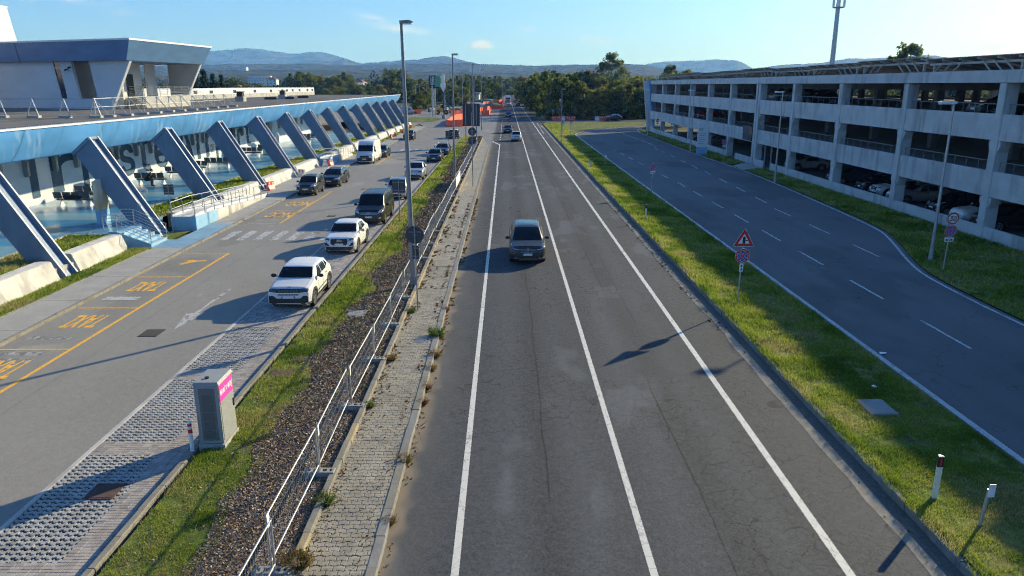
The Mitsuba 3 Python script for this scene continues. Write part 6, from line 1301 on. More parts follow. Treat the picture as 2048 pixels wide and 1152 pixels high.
for i in range(6): obj('stripe', MB().prism(sg.Polygon([(q[0] - 1.2 + i * .4, 1.6), (q[0] - .8 + i * .4, 1.6), (q[0] - .5 + i * .4, 3.0), (q[0] - .9 + i * .4, 3.0)]), 0, .06, XZ(q[1])), 'sign_red' if i % 2 else 'sign_white', tk)
obj('post', MB().tube((q[0], q[1] + .1, 0), (q[0], q[1] + .1, 2.9), .06), 'galv', tk)
# --- barriers and pick-up at the right junction
for i, (x, y) in enumerate(((12.4, 194.6), (13.6, 194.7), (14.7, 194.5), (16.1, 195), (17.4, 195.1), (23.5, 194.6), (24.6, 194.7), (25.7, 194.8), (27., 195.), (28.2, 195.1), (29.4, 195.))): bp_.place('plastic_barrier', TR(x, y, .01, 90, (1, 1.3, 1.5)), ORD[i] + ' barrier from the left in the row across the closed side road', 'barrier', 'barriers across the closed side road', {'plastic_red': 'plastic_white', 'plastic_white': 'plastic_red'} if i in (2, 5, 10) else None)
park('suv', 26.4, 198.5, 'white pick-up like vehicle behind the red barriers on the closed side road', 'white', -70)
# --- tall blue and white car park sign
pt = thing('car_park_sign', 'tall white sign slab with P2 and a blue foot on the shaded lawn', 'sign')
sx, sy = 25.85, 98.2
obj('slab', MB().prism(sg.Polygon([(sx - .70, 1.001), (sx + .70, 1.001), (sx + .78, 4.05), (sx - .62, 4.3)]), 0, .22, XZ(sy + .22)), 'sign_white', pt); obj('foot_panel', MB().box(sx - .71, sx + .71, sy - .003, sy + .225, -.05, 1.0), 'light_blue', pt)
m = text_flat('P2', .30, .004); m.apply_translation([sx - .25, sy, 3.3]); obj('lettering', m, 'letter_blue', pt)
for i in range(6): obj('text_line', MB().box(sx - .55, sx + .35 - .12 * (i % 3), sy - .004, sy - .001, 2.75 - i * .26, 2.80 - i * .26), 'band_blue', pt)
# --- telecom mast behind the car park
mq = PXP(1664, 134, Y=150); ms = thing('telecom_mast', 'tall tapered lattice-topped telecom mast rising behind the car park roof', 'mast')
obj('pole', MB().tube((mq[0], 150, 0), (mq[0] - .1, 150, 26), .62, .34, 14), 'galv', ms, smooth=40); obj('ladder', MB().box(mq[0] - .72, mq[0] - .60, 149.5, 149.56, 2, 24), 'galv', ms)
for z in (23.2, 25.2):
    obj('platform', MB().tube((mq[0], 150, z), (mq[0], 150, z + .12), 1.1, n=12), 'galv_dark', ms)
    for a in range(6): an = a * math.pi / 3; obj('antenna', MB().box(mq[0] + 1.1 * math.cos(an) - .14, mq[0] + 1.1 * math.cos(an) + .14, 150 + 1.1 * math.sin(an) - .08, 150 + 1.1 * math.sin(an) + .08, z + .15, z + 1.7), 'lamp_white', ms)
# --- litter
single('litter', MB().prism(sg.Polygon([(0, 0), (.25, .05), (.3, .16), (.08, .2)]), .03, .05, TR(12.75, 23.5)), 'sign_white', 'scrap of white paper on the lane edge of the shaded ramp road', 'litter')
single('litter', MB().prism(sg.Polygon([(0, 0), (.12, .0), (.1, .14), (.0, .12)]), .14, .17, TR(11.0, 20.4)), 'lamp_white', 'small white scrap in the shaded median grass', 'litter')
# ================================================================== grass, bark, weeds, trees, hills
def vcol(k, rough=.7, trans=.75):
    scene[k] = {'type': 'principledthin', 'base_color': {'type': 'mesh_attribute', 'name': 'vertex_color'}, 'roughness': float(rough), 'diff_trans': float(trans), 'eta': 1.22}
vcol('blade', .55, 1.05); vcol('leaf', .6, 1.0); vcol('bark_chip', .9, .0)
def shards(name, v, c, mt, parent=None, quads=False):
    """n triangles (n,3,3) or quads (n,4,3) with one colour each"""
    k = v.shape[1]; n = len(v); vv = v.reshape(-1, 3); f = np.arange(n * k).reshape(n, k)
    return obj(name, (vv, f), mt, parent, color=np.repeat(c, k, 0))
def blades(name, pts, zf, hgt, wid, seed, cols, label='short grass', parent=None):
    r = np.random.default_rng(seed); n = len(pts); x, y = pts.T; z = zf(x, y)
    a = r.uniform(0, 2 * np.pi, n); la = r.uniform(0, 2 * np.pi, n); h = hgt * r.uniform(.45, 1.25, n); w = wid * r.uniform(.7, 1.3, n); ln = h * r.uniform(.1, .9, n)
    b = np.c_[x, y, z - .005]; s = np.c_[np.cos(a) * w / 2, np.sin(a) * w / 2, 0 * a]; t = b + np.c_[np.cos(la) * ln, np.sin(la) * ln, h]
    v = np.stack([b - s, b + s, t], 1); cols = np.array(cols); k = np.clip(meshkit.fbm(np.c_[x * .55, y * .55, x * 0], 3, seed) * 2.2 - .6 + r.normal(0, .18, n), 0, .999) * (len(cols) - 1)
    i = k.astype(int); c = cols[i] + (cols[i + 1] - cols[i]) * (k - i)[:, None]; c *= r.uniform(.7, 1.3, n)[:, None]
    k_ = shards(name, v, c, 'blade', parent); return k_
GREEN = [(.105, .175, .024), (.185, .265, .033), (.265, .335, .046), (.33, .365, .075), (.40, .36, .15)]
def scatter(poly, dens, seed, y0=None):
    """points in the polygon with density dens(y) per square metre"""
    r = np.random.default_rng(seed); x0, a, x1, b = poly.bounds; out = []
    for s in np.arange(max(a, 8), b, 4.):
        e = min(s + 4, b); n = int((x1 - x0) * (e - s) * dens(s)); q = np.c_[r.uniform(x0, x1, n), r.uniform(s, e, n)]; out.append(q[shapely.contains_xy(poly, q[:, 0], q[:, 1])])
    return np.vstack(out)
def dn(k, near=13.):
    return lambda y: k * min(1., (near / max(y, near)) ** 1.55)
def grass(name, poly, zf, dens, seed, label, h=.085, w=.011, cols=GREEN):
    p = scatter(poly, dens, seed); g = np.maximum(1, p[:, 1] / 15.); r = np.random.default_rng(seed + 1)
    clump = meshkit.fbm(np.c_[p * 1.6, p[:, :1] * 0], 3, seed); keep = r.random(len(p)) < np.clip(clump * 2.4 - .35, .12, 1); p, g, clump = p[keep], g[keep], clump[keep]
    k = blades(name, p, zf, h * np.clip(g, 1, 1.8) * (.55 + .9 * clump), w * np.clip(g, 1, 6), seed, cols); tag(k, label, 'grass', kind='stuff')
grass('grass', MED.intersection(sg.box(8, 8, 13, 178)), med_z, dn(2600), 1, 'grass of the strip between the main road and the ramp road')
grass('grass', sg.box(8.55, 8, 8.95, 172), lambda x, y: med_z(np.maximum(x, 8.75), y), dn(1500), 2, 'ragged grass hanging over the right kerb', .12)
grass('grass', sg.Polygon([(-7.62, 8)] + [(e + .25, y) for e, y in zip(edge, yy) if y > 8] + [(-7.62, 133)]), plant_z, dn(2600), 3, 'grass of the planted strip by the parked cars', .08)
BEDP = sg.Polygon([(-4.2, 8), (-4.2, 133)] + [(e, y) for e, y in zip(edge, yy) if y > 8][::-1])
grass('grass', BEDP, plant_z, dn(130), 4, 'sparse grass growing through the bark mulch', .07)
grass('grass', WL, lambda x, y: .10 + 0 * x, lambda y: 420, 5, 'grass strip in front of the white retaining wall', .07, .02)
grass('grass', BED, lambda x, y: .84 + 0 * x, lambda y: 150 if y < 75 else 50, 6, 'grass beds behind the white retaining wall', .09, .035)
grass('grass', GL.intersection(sg.box(19, 20, 29, 130)), lambda x, y: .05 + 0 * x, lambda y: 160 * min(1, (30 / max(y, 30)) ** 1.3), 7, 'lawn in the shade of the car park', .08, .03)
grass('grass', sg.box(-20.6, 97, -19.8, 166), lambda x, y: .10 + 0 * x, lambda y: 40, 8, 'far grass strip along the forecourt pavement', .1, .06)
# bark mulch: loose chips
rb = np.random.default_rng(9); p = scatter(BEDP, dn(3400), 10); extra = scatter(sg.box(-7.3, 8, -6.2, 40), dn(120), 12); p = np.vstack([p, extra])
n = len(p); g = np.clip(p[:, 1] / 14., 1, 5); L = rb.uniform(.012, .058, n) * g ** .8; W_c = L * rb.uniform(.3, .8, n); a = rb.uniform(0, np.pi, n); tl = rb.normal(0, .45, (n, 2))
u = np.c_[np.cos(a), np.sin(a), tl[:, 0]] * L[:, None] / 2; w_ = np.c_[-np.sin(a), np.cos(a), tl[:, 1]] * W_c[:, None] / 2; c0 = np.c_[p, plant_z(p[:, 0], p[:, 1]) + .012 + rb.uniform(0, .02, n)]
pal = np.array([(.09, .062, .042), (.18, .122, .08), (.28, .20, .135), (.41, .32, .235), (.58, .50, .40)]); ci = pal[rb.choice(5, n, p=[.2, .27, .27, .18, .08])] * rb.uniform(.75, 1.25, n)[:, None]
tag(shards('bark_mulch', np.stack([c0 - u - w_, c0 + u - w_ * .6, c0 + u * .8 + w_, c0 - u * .9 + w_ * .8], 1), ci, 'bark_chip'), 'brown bark chips covering the bed behind the fence', 'mulch', kind='stuff')
# weeds and dry leaves along the kerbs
def tuft(x, y, z, r, h, n, cols, label, seed, name='weed', cat='weed', group=None):
    rr = np.random.default_rng(seed); a = rr.uniform(0, 2 * np.pi, n); d = r * np.sqrt(rr.random(n)) * .45; b = np.c_[x + np.cos(a) * d, y + np.sin(a) * d, np.full(n, z)]; hh = h * rr.uniform(.3, 1, n); sp = r * rr.uniform(.1, 1., n)
    t = b + np.c_[np.cos(a) * sp, np.sin(a) * sp, hh]; q = rr.uniform(0, 2 * np.pi, n); s = np.c_[np.cos(q), np.sin(q), 0 * q] * (r * .055); m = (b + t) / 2 + [0, 0, h * .12]
    lf = rr.uniform(.3, 1, (n, 1)); e = b + (t - b) * lf; l1 = rr.normal(0, r * .10, (n, 3)); l2 = rr.normal(0, r * .10, (n, 3))
    v = np.vstack([np.stack([b - s, b + s, t], 1), np.stack([e, e + l1, e + l2], 1), np.stack([e, e - l1, e + l2 * .8], 1)]); c = np.array(cols)[rr.integers(len(cols), size=len(v))] * rr.uniform(.7, 1.3, (len(v), 1))
    return tag(shards(name, v, c, 'leaf'), label, cat, group)
DRY = [(.20, .13, .05), (.14, .10, .04), (.09, .10, .03), (.25, .18, .09)]; GRW = [(.06, .11, .02), (.10, .16, .03), (.14, .17, .05)]; RUS = [(.17, .07, .035), (.12, .06, .03), (.2, .12, .06)]
KW = [(-3.95, 12.05, .34, .38, DRY, 'large dry yellowish weed clump on the footway at the bottom edge'), (-2.45, 13.6, .16, .2, DRY, 'dry weed at the road kerb, second from the bottom'), (-2.48, 16.2, .22, .25, DRY, 'bushy dry weed at the road kerb below the worn line'), (-2.4, 19.6, .18, .2, RUS, 'reddish weed at the road kerb'), (-2.45, 22.2, .22, .24, DRY, 'brown weed tuft at the kerb across from the fence foot'), (-2.4, 20.7, .15, .2, RUS, 'small rust coloured weed growing out of the kerb joint'), (-2.42, 23.4, .24, .28, DRY, 'dry weed tuft at a bulge of the sandy road edge'), (-2.55, 25.4, .34, .5, GRW, 'fresh green weed clump growing over the road kerb'), (-3.9, 19.2, .2, .2, GRW, 'small green weed at the inner kerb of the footway'), (-3.85, 22.9, .24, .2, DRY, 'dry weed patch at the inner kerb near a fence foot'), (-3.85, 28.2, .26, .22, GRW, 'weed at the foot of the round sign pole'), (-3.95, 14.2, .25, .3, GRW, 'green creeper hanging over the inner kerb'), (-2.5, 28.6, .2, .2, RUS, 'reddish weed at the kerb level with the sign pole')]
for i, (x, y, r, h, c, l) in enumerate(KW): tuft(x, y, .10 if x < -2.6 else .01, r, h, 170, c, l, 40 + i, group=None)
r_ = np.random.default_rng(77); pts = []
for xa, xb, y0, y1, n in ((-3.95, -3.6, 9, 60, 900), (-2.9, -2.66, 9, 60, 420), (-2.42, -2.15, 9, 60, 700), (-3.8, -2.7, 9, 50, 320), (7.9, 8.55, 9, 60, 260)): pts.append(np.c_[xa + (xb - xa) * r_.beta(1, 2.2, n), r_.uniform(y0, y1, n)])
p = np.vstack(pts); cl = meshkit.fbm(np.c_[p * [1, .9], p[:, :1] * 0], 3, 5); p = p[cl > .47]; n = len(p); a = r_.uniform(0, 6.28, n); L = r_.uniform(.015, .045, n) * np.clip(p[:, 1] / 15, 1, 3); u = np.c_[np.cos(a), np.sin(a), r_.normal(0, .3, n)] * L[:, None]; w_ = np.c_[-np.sin(a), np.cos(a), r_.normal(0, .3, n)] * L[:, None] * .6; zz = np.where(p[:, 0] < -2.6, .125, .022)
c0 = np.c_[p, zz]; tag(shards('dry_leaves', np.stack([c0 - u, c0 + w_, c0 + u, c0 - w_], 1), np.array(RUS + DRY + [(.05, .035, .025)])[r_.integers(8, size=n)], 'leaf'), 'dry leaves and dirt lying along the kerbs', 'leaves', kind='stuff')
# --- trees
def tree_proto(seed, h, rad, nl, leaf, cols, trunk=.22, lo=.22, shape='round', clumps=64):
    rr = np.random.default_rng(seed); pr = Proto(); cen, crad = [], []
    for i in range(clumps):
        t = rr.random(); z = lo + (1 - lo) * t
        prof = {'round': math.sin(math.pi * (.12 + .80 * t)) ** .7, 'cone': (1 - t) * .95 + .06, 'column': .9 * math.sin(math.pi * (.15 + .8 * t)) ** .5, 'plume': math.sin(math.pi * (.1 + .85 * t ** .8)) ** .8, 'umbrella': .35 + .65 * t if t > .45 else .25}[shape]
        a = rr.uniform(0, 6.283); d = rad * prof * rr.uniform(.3, 1.0) ** .55 * .92; cen.append([d * math.cos(a), d * math.sin(a), h * z * .96]); crad.append(rad * rr.uniform(.13, .31) * (.7 + .5 * prof))
    cen, crad = np.array(cen), np.array(crad); cl = rr.integers(clumps, size=nl); dirs = rr.normal(size=(nl, 3)); dirs /= np.linalg.norm(dirs, axis=1)[:, None]
    pos = cen[cl] + dirs * (crad[cl] * rr.uniform(.25, 1.08, nl) ** .6)[:, None] * [1, 1, .85]; s = leaf * rr.uniform(.5, 1.4, nl); e1 = rr.normal(size=(nl, 3)); e1 /= np.linalg.norm(e1, axis=1)[:, None]; e2 = np.cross(e1, rr.normal(size=(nl, 3))); e2 /= np.linalg.norm(e2, axis=1)[:, None]
    v = np.stack([pos - e1 * s[:, None] * .6, pos + e2 * s[:, None] * .45, pos + e1 * s[:, None] * .7, pos - e2 * s[:, None] * .35], 1)
    cols = np.array(cols); cc = cols[rr.integers(len(cols), size=clumps)][cl] * rr.uniform(.65, 1.35, (nl, 1)) * rr.uniform(.62, 1.5, clumps)[cl][:, None]
    tk = MB(); top = np.array([rr.normal(0, .03) * h, rr.normal(0, .03) * h, h * .72]); mid = np.array([top[0] * .4, top[1] * .4, h * lo]); tk.tube((0, 0, -.3), mid, trunk, trunk * .8, 9); tk.tube(mid, top, trunk * .8, trunk * .25, 8)
    for i in rr.permutation(clumps)[:16]: z = min(max(cen[i][2] * .62, h * lo * .8), h * .7); f = (z - h * lo) / (h * .72 - h * lo) if z > h * lo else 0; s0 = mid + (top - mid) * max(0, f); tk.tube(s0, cen[i], trunk * .28, trunk * .08, 5)
    pr.add('trunk', tk, 'tree_bark'); k = v.shape[0]; pr.parts.append(('crown', ply((v.reshape(-1, 3), np.arange(k * 4).reshape(k, 4)), 'leaf', False, color=np.repeat(cc, 4, 0)))); return pr
mat('tree_bark', lambda p, n, uv: V(.10, .08, .06) * (.5 + fbm(p.x * 4, p.y * 4, p.z * 1.5, 3)), .95)
DG = [(.08, .112, .026), (.105, .135, .032), (.135, .155, .036), (.065, .095, .026)]; OG = [(.15, .165, .04), (.19, .185, .05), (.13, .15, .035), (.23, .20, .055)]; YE = [(.30, .19, .04), (.24, .17, .05), (.16, .13, .04)]; BR = [(.16, .10, .05), (.11, .085, .04), (.08, .08, .03)]; GG = [(.15, .18, .085), (.18, .21, .105), (.12, .15, .07)]; PI = [(.024, .042, .02), (.032, .054, .026), (.02, .036, .017)]
TP = dict(dark=tree_proto(1, 11, 5.0, 5600, .46, DG, lo=.06), dark2=tree_proto(2, 10, 5.4, 5600, .46, DG + OG[:2], lo=.06), olive=tree_proto(3, 9, 4.4, 4800, .42, OG, lo=.06), olive2=tree_proto(4, 8, 4.2, 4200, .42, OG + DG[:2], lo=.05), bush=tree_proto(5, 4.5, 3.2, 2600, .36, OG + DG[:1], lo=.02, trunk=.1), tall=tree_proto(6, 19, 6.2, 4600, .50, GG, shape='plume', lo=.2, clumps=60), yellow=tree_proto(7, 10, 4, 3000, .46, YE, lo=.25), brown=tree_proto(8, 9, 3.8, 2800, .46, BR), pine=tree_proto(9, 14, 4.0, 3600, .5, PI, shape='cone', lo=.08), cypress=tree_proto(10, 15, 1.6, 1800, .45, PI, shape='column', lo=.04, clumps=30), umbrella=tree_proto(11, 14, 7, 3600, .5, DG + PI, shape='umbrella', lo=.5), small=tree_proto(12, 5.2, 2.5, 2200, .34, DG + OG[:1], lo=.18, trunk=.12))
tr_ = np.random.default_rng(21)
def tree(kind, x, y, s, label, group=None, name=None): TP[kind].place(name or ('bush' if kind == 'bush' else 'tree'), TR(x, y, -.1, tr_.uniform(0, 360), (s * tr_.uniform(.92, 1.08), s * tr_.uniform(.92, 1.08), s)), label, 'bush' if kind == 'bush' else 'tree', group)
KD = dict(dark='dense dark green tree', dark2='broad dark green tree', olive='olive green tree', olive2='bushy olive green tree', bush='leafy olive bush', tall='tall pale grey green tree', yellow='yellow autumn tree', brown='brownish autumn tree', pine='dark pine', cypress='slim dark cypress', umbrella='flat topped umbrella pine', small='small rounded tree')
def wood(rows, where, group):
    for i, (k, px, Y, s) in enumerate(rows): q = PXP(px, 200, Y=Y); tree(k, q[0], Y, s, f'{KD[k]} {where}', group)
RIGHT = [('bush', 1103, 205, .8), ('dark', 1092, 222, 1.0), ('dark2', 1118, 212, 1.05), ('dark', 1143, 208, 1.0), ('olive', 1160, 207, .95), ('bush', 1130, 202, 1.1), ('olive2', 1182, 212, .95), ('olive', 1205, 209, .9), ('olive2', 1228, 208, 1.0), ('dark2', 1250, 210, .9), ('olive', 1273, 211, .9), ('olive2', 1292, 209, .95), ('bush', 1195, 203, .9), ('bush', 1262, 204, .8), ('dark', 1315, 214, .9), ('olive', 1340, 220, .9),
         ('dark', 1078, 242, 1.05), ('dark2', 1070, 270, 1.0), ('dark', 1062, 302, 1.0), ('dark2', 1056, 335, 1.05), ('dark', 1050, 375, 1.0), ('dark', 1046, 425, 1.0), ('dark2', 1042, 480, 1.0), ('dark', 1110, 245, 1.15), ('dark2', 1140, 250, 1.2), ('dark', 1168, 255, 1.2), ('olive', 1195, 250, 1.25), ('olive2', 1240, 252, 1.3), ('olive', 1285, 255, 1.2), ('tall', 1222, 262, 1.04), ('tall', 1243, 285, .82), ('dark', 1100, 290, 1.3), ('yellow', 1182, 330, 1.45), ('yellow', 1046, 440, 1.35), ('brown', 1053, 420, 1.2), ('olive2', 1270, 300, 1.5), ('dark2', 1150, 300, 1.35), ('olive', 1215, 310, 1.4), ('tall', 1338, 270, .84), ('olive', 1300, 300, 1.3), ('dark', 1080, 330, 1.3), ('dark2', 1120, 350, 1.4), ('small', 1362, 170, 2.3), ('tall', 1805, 128, .83)]
def spread(rows, where):
    """one label per tree: kind, place, and its order from the left among its like"""
    w = [where(px, Y) for k, px, Y, s in rows]; out = []
    for (k, px, Y, s), a in zip(rows, w):
        same = sorted(q[1] for q, b in zip(rows, w) if q[0] == k and b == a); n = len(same)
        out.append(f'{KD[k]} {a}' + (f', {ORD[same.index(px)]} from the left' if n > 1 else ''))
    return out
RL_ = spread(RIGHT, lambda px, Y: 'at the front edge of the right wood' if Y < 215 else 'along the road at the right wood' if px < 1085 else 'rising behind the car park roof' if px > 1320 else 'in the middle of the right wood')
for i, (k, px, Y, s) in enumerate(RIGHT):
    q = PXP(px, 200, Y=Y); tree(k, q[0], Y, s, RL_[i], 'trees of the wood right of the road')
LEFT = [('pine', 395, 240, .95), ('pine', 412, 250, 1.0), ('pine', 430, 245, .9), ('pine', 382, 260, 1.05), ('pine', 446, 270, .9), ('pine', 368, 250, 1.0), ('dark', 470, 330, 1.1), ('olive', 500, 340, 1.0), ('yellow', 558, 360, .7), ('olive2', 530, 350, 1.1), ('dark', 590, 370, 1.3), ('dark2', 612, 380, 1.5), ('olive', 640, 390, 1.5), ('olive2', 668, 380, 1.6), ('dark', 690, 400, 1.4), ('dark2', 712, 360, .9), ('dark', 735, 370, .9), ('olive2', 650, 330, .9), ('cypress', 745, 560, 1.2), ('cypress', 751, 565, 1.3), ('cypress', 757, 560, 1.15), ('dark2', 780, 430, 1.4), ('dark', 800, 440, 1.5), ('umbrella', 790, 480, 1.3), ('olive', 760, 400, 1.0), ('brown', 770, 420, .9),
        ('small', 835, 262, 1.2), ('small', 848, 270, 1.3), ('small', 856, 280, 1.25), ('small', 906, 300, 1.4), ('olive2', 925, 330, 1.0), ('small', 940, 340, 1.3), ('dark', 960, 420, 1.1), ('dark2', 985, 430, 1.1), ('pine', 1000, 480, .8), ('umbrella', 930, 620, 1.2), ('umbrella', 950, 630, 1.15), ('dark', 880, 420, 1.1), ('olive', 905, 400, 1.0), ('dark', 930, 440, 1.2), ('dark2', 842, 430, 1.2), ('dark', 820, 400, 1.1), ('olive', 862, 450, 1.2), ('dark', 975, 520, 1.3), ('dark', 995, 560, 1.4), ('dark2', 1014, 640, 1.4), ('dark', 1024, 720, 1.5), ('dark2', 1034, 700, 1.5), ('olive2', 890, 520, 1.5), ('dark', 915, 540, 1.4), ('dark', 945, 560, 1.4), ('olive', 965, 600, 1.4)]
LL_ = spread(LEFT, lambda px, Y: 'beyond the white hall' if px < 600 else 'in the belt behind the terminal roof' if px < 810 else 'in the belt behind the roadworks' if px < 960 else 'at the far end of the road')
for i, (k, px, Y, s) in enumerate(LEFT):
    q = PXP(px, 200, Y=Y); tree(k, q[0], Y, s, LL_[i], 'trees in the belt along the far left')
# --- houses among the trees
def house(px, Y, w, d, h, label, roof=True, mt='wall_white', rz=0, z0=0., rmat='roof_tile'):
    q = PXP(px, 200, Y=Y); t = thing('house', label, 'house'); M = TR(q[0], Y, z0, rz)
    def o(n, mb, mm, par=t): m = as_mesh(mb).copy(); m.apply_transform(M); return obj(n, m, mm, par)
    wl = o('wall', MB().box(-w / 2, w / 2, 0, d, -.5, h), mt)
    if roof: o('roof', MB().prism(sg.Polygon([(-w / 2 - .4, h + .002), (w / 2 + .4, h + .002), (0, h + w * .22)]), -d - .4, .4, XZ(0)) if w < d else MB().hexa([np.array(p) for p in [(-w / 2 - .4, -.4, h + .002), (w / 2 + .4, -.4, h + .002), (w / 2 + .4, d + .4, h + .002), (-w / 2 - .4, d + .4, h + .002), (-w / 2 + d * .4, d / 2 - .1, h + d * .25), (w / 2 - d * .4, d / 2 - .1, h + d * .25), (w / 2 - d * .4, d / 2 + .1, h + d * .25), (-w / 2 + d * .4, d / 2 + .1, h + d * .25)]]), rmat)
    else: o('roof', MB().box(-w / 2 - .15, w / 2 + .15, -.15, d + .15, h + .002, h + .3), 'roof_cap')
    nf, nc = max(1, int(h // 3)), max(2, int(w // 3.2))
    for f in range(nf):
        for c in range(nc): x = -w / 2 + w * (c + .5) / nc; o('window', MB().box(x - .55, x + .55, -.06, .0, f * 3 + .9, f * 3 + 2.3), 'pane_dark')
for a in ((452, 520, 16, 12, 9, 'ochre house with tiled roof among the pines, left', True, 'plaster_ochre', 8), (470, 560, 12, 10, 7, 'small ochre house right of the larger ochre one', True, 'plaster_ochre', -5), (522, 900, 26, 14, 13, 'large pale building on the wooded slope far left', False, 'wall_white', 10, 6.), (545, 880, 12, 10, 9, 'small pale house beside the large pale building', True, 'wall_white', 0, 6.), (695, 620, 18, 12, 9, 'long white house in the far village, left', False, 'wall_white', 12), (712, 640, 14, 10, 11, 'white house in the middle of the far village', True, 'wall_white', -10), (726, 610, 12, 10, 8, 'white flat roofed house in the far village', False, 'wall_white', 20), (744, 650, 14, 10, 8, 'small white house at the right end of the far village', True, 'wall_white', 5), (795, 560, 18, 10, 7, 'pale row house left of the tall near lamp', True, 'plaster', 0), (814, 570, 14, 10, 7, 'cream house right of the tall near lamp', True, 'plaster', 8), (826, 540, 9, 9, 8, 'ochre house behind the sign pylon', True, 'plaster_ochre', 0), (905, 760, 12, 10, 8, 'white house glimpsed left of the second lamp post', True, 'wall_white', 0), (920, 800, 16, 12, 10, 'white house glimpsed right of the second lamp post', True, 'wall_white', 14), (858, 700, 10, 10, 8, 'white gabled house beside the sign pylon', True, 'wall_white', 30)): house(*a[:5], a[5], a[6], a[7], a[8], *(a[9:]))
def big(px, Y, w, d, h, z0, label): house(px, Y, w, d, h, label, False, 'wall_white', 6, z0)
big(478, 2300, 60, 25, 18, 42, 'large white building high on the far wooded ridge')
wh = thing('warehouse', 'low dark flat roofed hall behind the roadworks', 'building'); q = PXP(925, 200, Y=370); obj('wall', MB().box(q[0] - 9, q[0] + 8, 370, 390, 0, 4.5), 'plaster', wh); obj('roof', MB().box(q[0] - 9.5, q[0] + 8.5, 369, 391, 4.502, 5.2), 'galv_dark', wh); 
for i in range(3): obj('opening', MB().box(q[0] - 8 + i * 5.2, q[0] - 4 + i * 5.2, 369.9, 369.99, .2, 3.8), 'window_dark', wh)
# --- far wood as one mass
rw = np.random.default_rng(31); N = 5200; D = 420 + 2000 * rw.random(N) ** 1.25; az = np.radians(rw.uniform(-42, 44, N)); X, Y = D * np.sin(az), D * np.cos(az)
keep = ~((np.abs(X - 2) < 16 + 0 * D) | ((D < 700) & (X > -120) & (X < 20) & (rw.random(N) < .5))); X, Y, D = X[keep], Y[keep], D[keep]; N = len(X)
def hill_z(x, y):
    """gentle rise of the ground in the distance"""
    d = np.hypot(x, y); return 20 * np.clip((d - 900) / 1500, 0, 1) ** 1.3 * (.75 + .5 * meshkit.fbm(np.stack([x / 700., y / 900., x * 0], -1), 3, 14))
K = 56; s = rw.uniform(3.2, 6.2, N) * np.clip(D / 900, .9, 1.5); cl = np.repeat(np.arange(N), K); dv = rw.normal(size=(N * K, 3)); dv /= np.linalg.norm(dv, axis=1)[:, None]; dv[:, 2] = np.abs(dv[:, 2]) * 1.2 - .25
c0 = np.c_[X, Y, hill_z(X, Y) + s * .7][cl] + dv * s[cl][:, None] * rw.uniform(.6, 1.05, (N * K, 1)); e1 = rw.normal(size=(N * K, 3)); e2 = rw.normal(size=(N * K, 3)); f_ = (s[cl] * .42)[:, None]
e1 *= f_ / np.linalg.norm(e1, axis=1)[:, None]; e2 *= f_ / np.linalg.norm(e2, axis=1)[:, None]
pal = np.array(DG * 3 + PI + BR) * .8; cc = pal[rw.integers(len(pal), size=N)][cl] * rw.uniform(.85, 1.15, (N * K, 1))
tag(shards('woodland', np.stack([c0 - e1 * .6 - e2 * .4, c0 + e1, c0 + e2], 1), cc, 'leaf'), 'far off wood covering the plain up to the hills', 'woodland', kind='stuff')
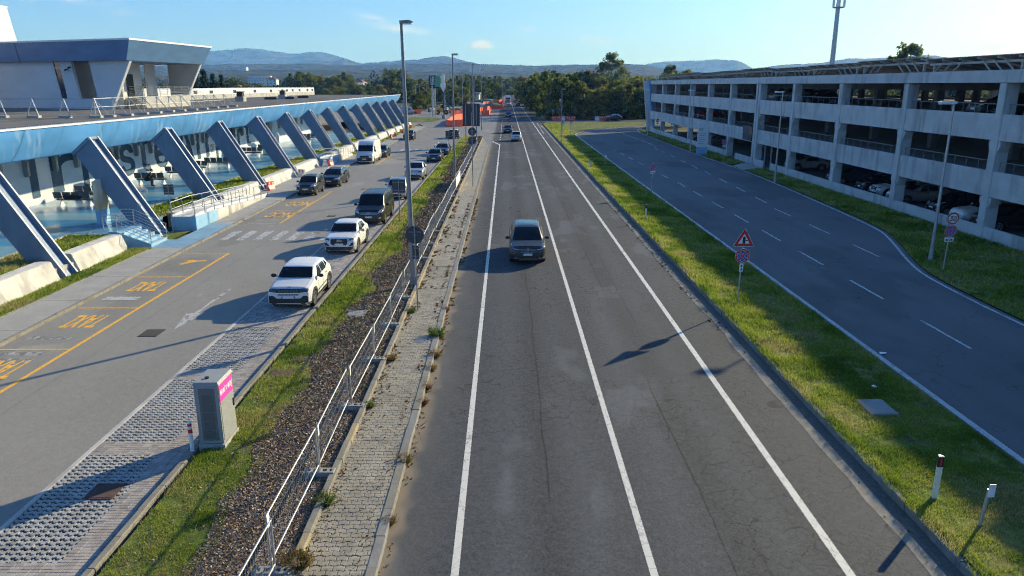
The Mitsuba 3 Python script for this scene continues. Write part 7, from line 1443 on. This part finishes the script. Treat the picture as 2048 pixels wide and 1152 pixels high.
# --- hills and mountains
def forest(base, sc):
    def f(p, n, uv):
        a = fbm(p.x / (60 * sc), p.y / (60 * sc), p.z / (30 * sc), 4); b = fbm(p.x / (420 * sc), p.y / (420 * sc), p.z / (120 * sc), 3)
        return mix(V(*base) * .55, V(base[0] * 1.5, base[1] * 1.35, base[2] * 1.3), smoothstep(.3, .7, a)) * (.6 + .8 * b)
    return f
mat('hill_forest', forest((.045, .055, .028), .35), .95, spec=.1); mat('mountain_forest', forest((.05, .065, .05), 2.), .95, spec=.1)
def ridge(name, prof, D, front, back, mt, seed, rough, nx=360, detail=1.):
    """hill range: crest heights given as (image column, image row) at distance D"""
    pr = np.array(prof, float); cols = np.linspace(pr[0, 0], pr[-1, 0], nx); rows = np.interp(cols, pr[:, 0], pr[:, 1]); k = np.ones(5) / 5; rows = np.convolve(np.r_[[rows[0]] * 2, rows, [rows[-1]] * 2], k, 'valid')
    crest = np.array([PXP(a, b, Y=D) for a, b in zip(cols, rows)]); t = np.r_[np.linspace(-front, 0, 16), np.linspace(back * .12, back, 8)]; V_ = []
    for dd in t:
        s = (1 + dd / front) if dd <= 0 else (1 - dd / back); s = s ** (1.15 if dd <= 0 else .9); q = crest.copy(); q[:, 0] *= (D + dd) / D; q[:, 1] = D + dd
        nz = meshkit.fbm(np.c_[q[:, 0] / (D * .06), q[:, 1] / (D * .06), q[:, 0] * 0], 5, seed) - .5; nf = meshkit.fbm(np.c_[q[:, 0] / 45., q[:, 1] / 45., q[:, 0] * 0], 3, seed + 3) - .5
        q[:, 2] = np.maximum(q[:, 2], 2) * np.clip(s * (1 + rough * nz * (1 - abs(s - .5) * 1.2)), 0, None) + nf * detail * np.clip(s * 3, 0, 1) * (1. if dd < 0 else .6) - (1.1 if s <= 0.001 else 0); V_.append(q)
    V_ = np.array(V_); m, n = V_.shape[:2]; i, j = np.meshgrid(np.arange(m - 1), np.arange(n - 1), indexing='ij'); a = i * n + j; f = np.stack([a, a + 1, a + n + 1, a + n], -1).reshape(-1, 4)
    return struct(name, trimesh.Trimesh(V_.reshape(-1, 3), np.vstack([f[:, [0, 1, 2]], f[:, [0, 2, 3]]]), process=False), mt, smooth=True)
ridge('hills', [(-600, 150), (200, 146), (385, 143), (600, 141), (760, 143), (860, 145), (1000, 146), (1200, 150), (1500, 154), (2600, 158)], 2300, 1300, 900, 'hill_forest', 5, .5, 700, 9.)
ridge('hills', [(-700, 138), (200, 134), (385, 131), (480, 129), (600, 128), (700, 130), (760, 129), (860, 128), (960, 127.5), (1000, 129), (1060, 131), (1100, 130), (1190, 127.5), (1250, 127.5), (1290, 129), (1320, 138), (1400, 146), (1700, 150), (2700, 152)], 3700, 1100, 1300, 'hill_forest', 9, .4, 700, 11.)
ridge('mountain', [(-900, 130), (-200, 118), (200, 112), (330, 110), (400, 106), (450, 102), (490, 97.5), (530, 99.5), (580, 106), (610, 103.5), (640, 104), (662, 108), (690, 117), (720, 127), (760, 150), (800, 169)], 8600, 1700, 1500, 'mountain_forest', 13, .5, 420, 14.)
ridge('mountain', [(480, 168), (560, 138), (620, 122), (645, 120), (665, 123), (685, 119), (705, 124), (725, 128), (745, 125), (770, 122), (800, 119.5), (840, 117), (862, 114), (885, 112), (905, 115), (930, 122), (960, 129), (1000, 145), (1040, 168)], 6300, 1200, 1200, 'mountain_forest', 17, .5, 420, 10.)
ridge('mountain', [(1180, 168), (1250, 140), (1300, 128), (1330, 123.5), (1380, 121), (1430, 120), (1472, 121), (1490, 128), (1505, 137), (1560, 150), (1650, 169)], 9300, 900, 800, 'mountain_forest', 23, .4, 300, 12.)
ridge('mountain', [(1400, 168), (1470, 146), (1510, 137), (1560, 131), (1640, 125.5), (1700, 114.5), (1730, 117), (1790, 115), (1840, 113.5), (1880, 112.5), (1905, 116), (1930, 123), (2000, 128), (2100, 124), (2400, 116), (2900, 128), (3100, 168)], 7300, 1500, 1300, 'mountain_forest', 27, .5, 460, 12.)
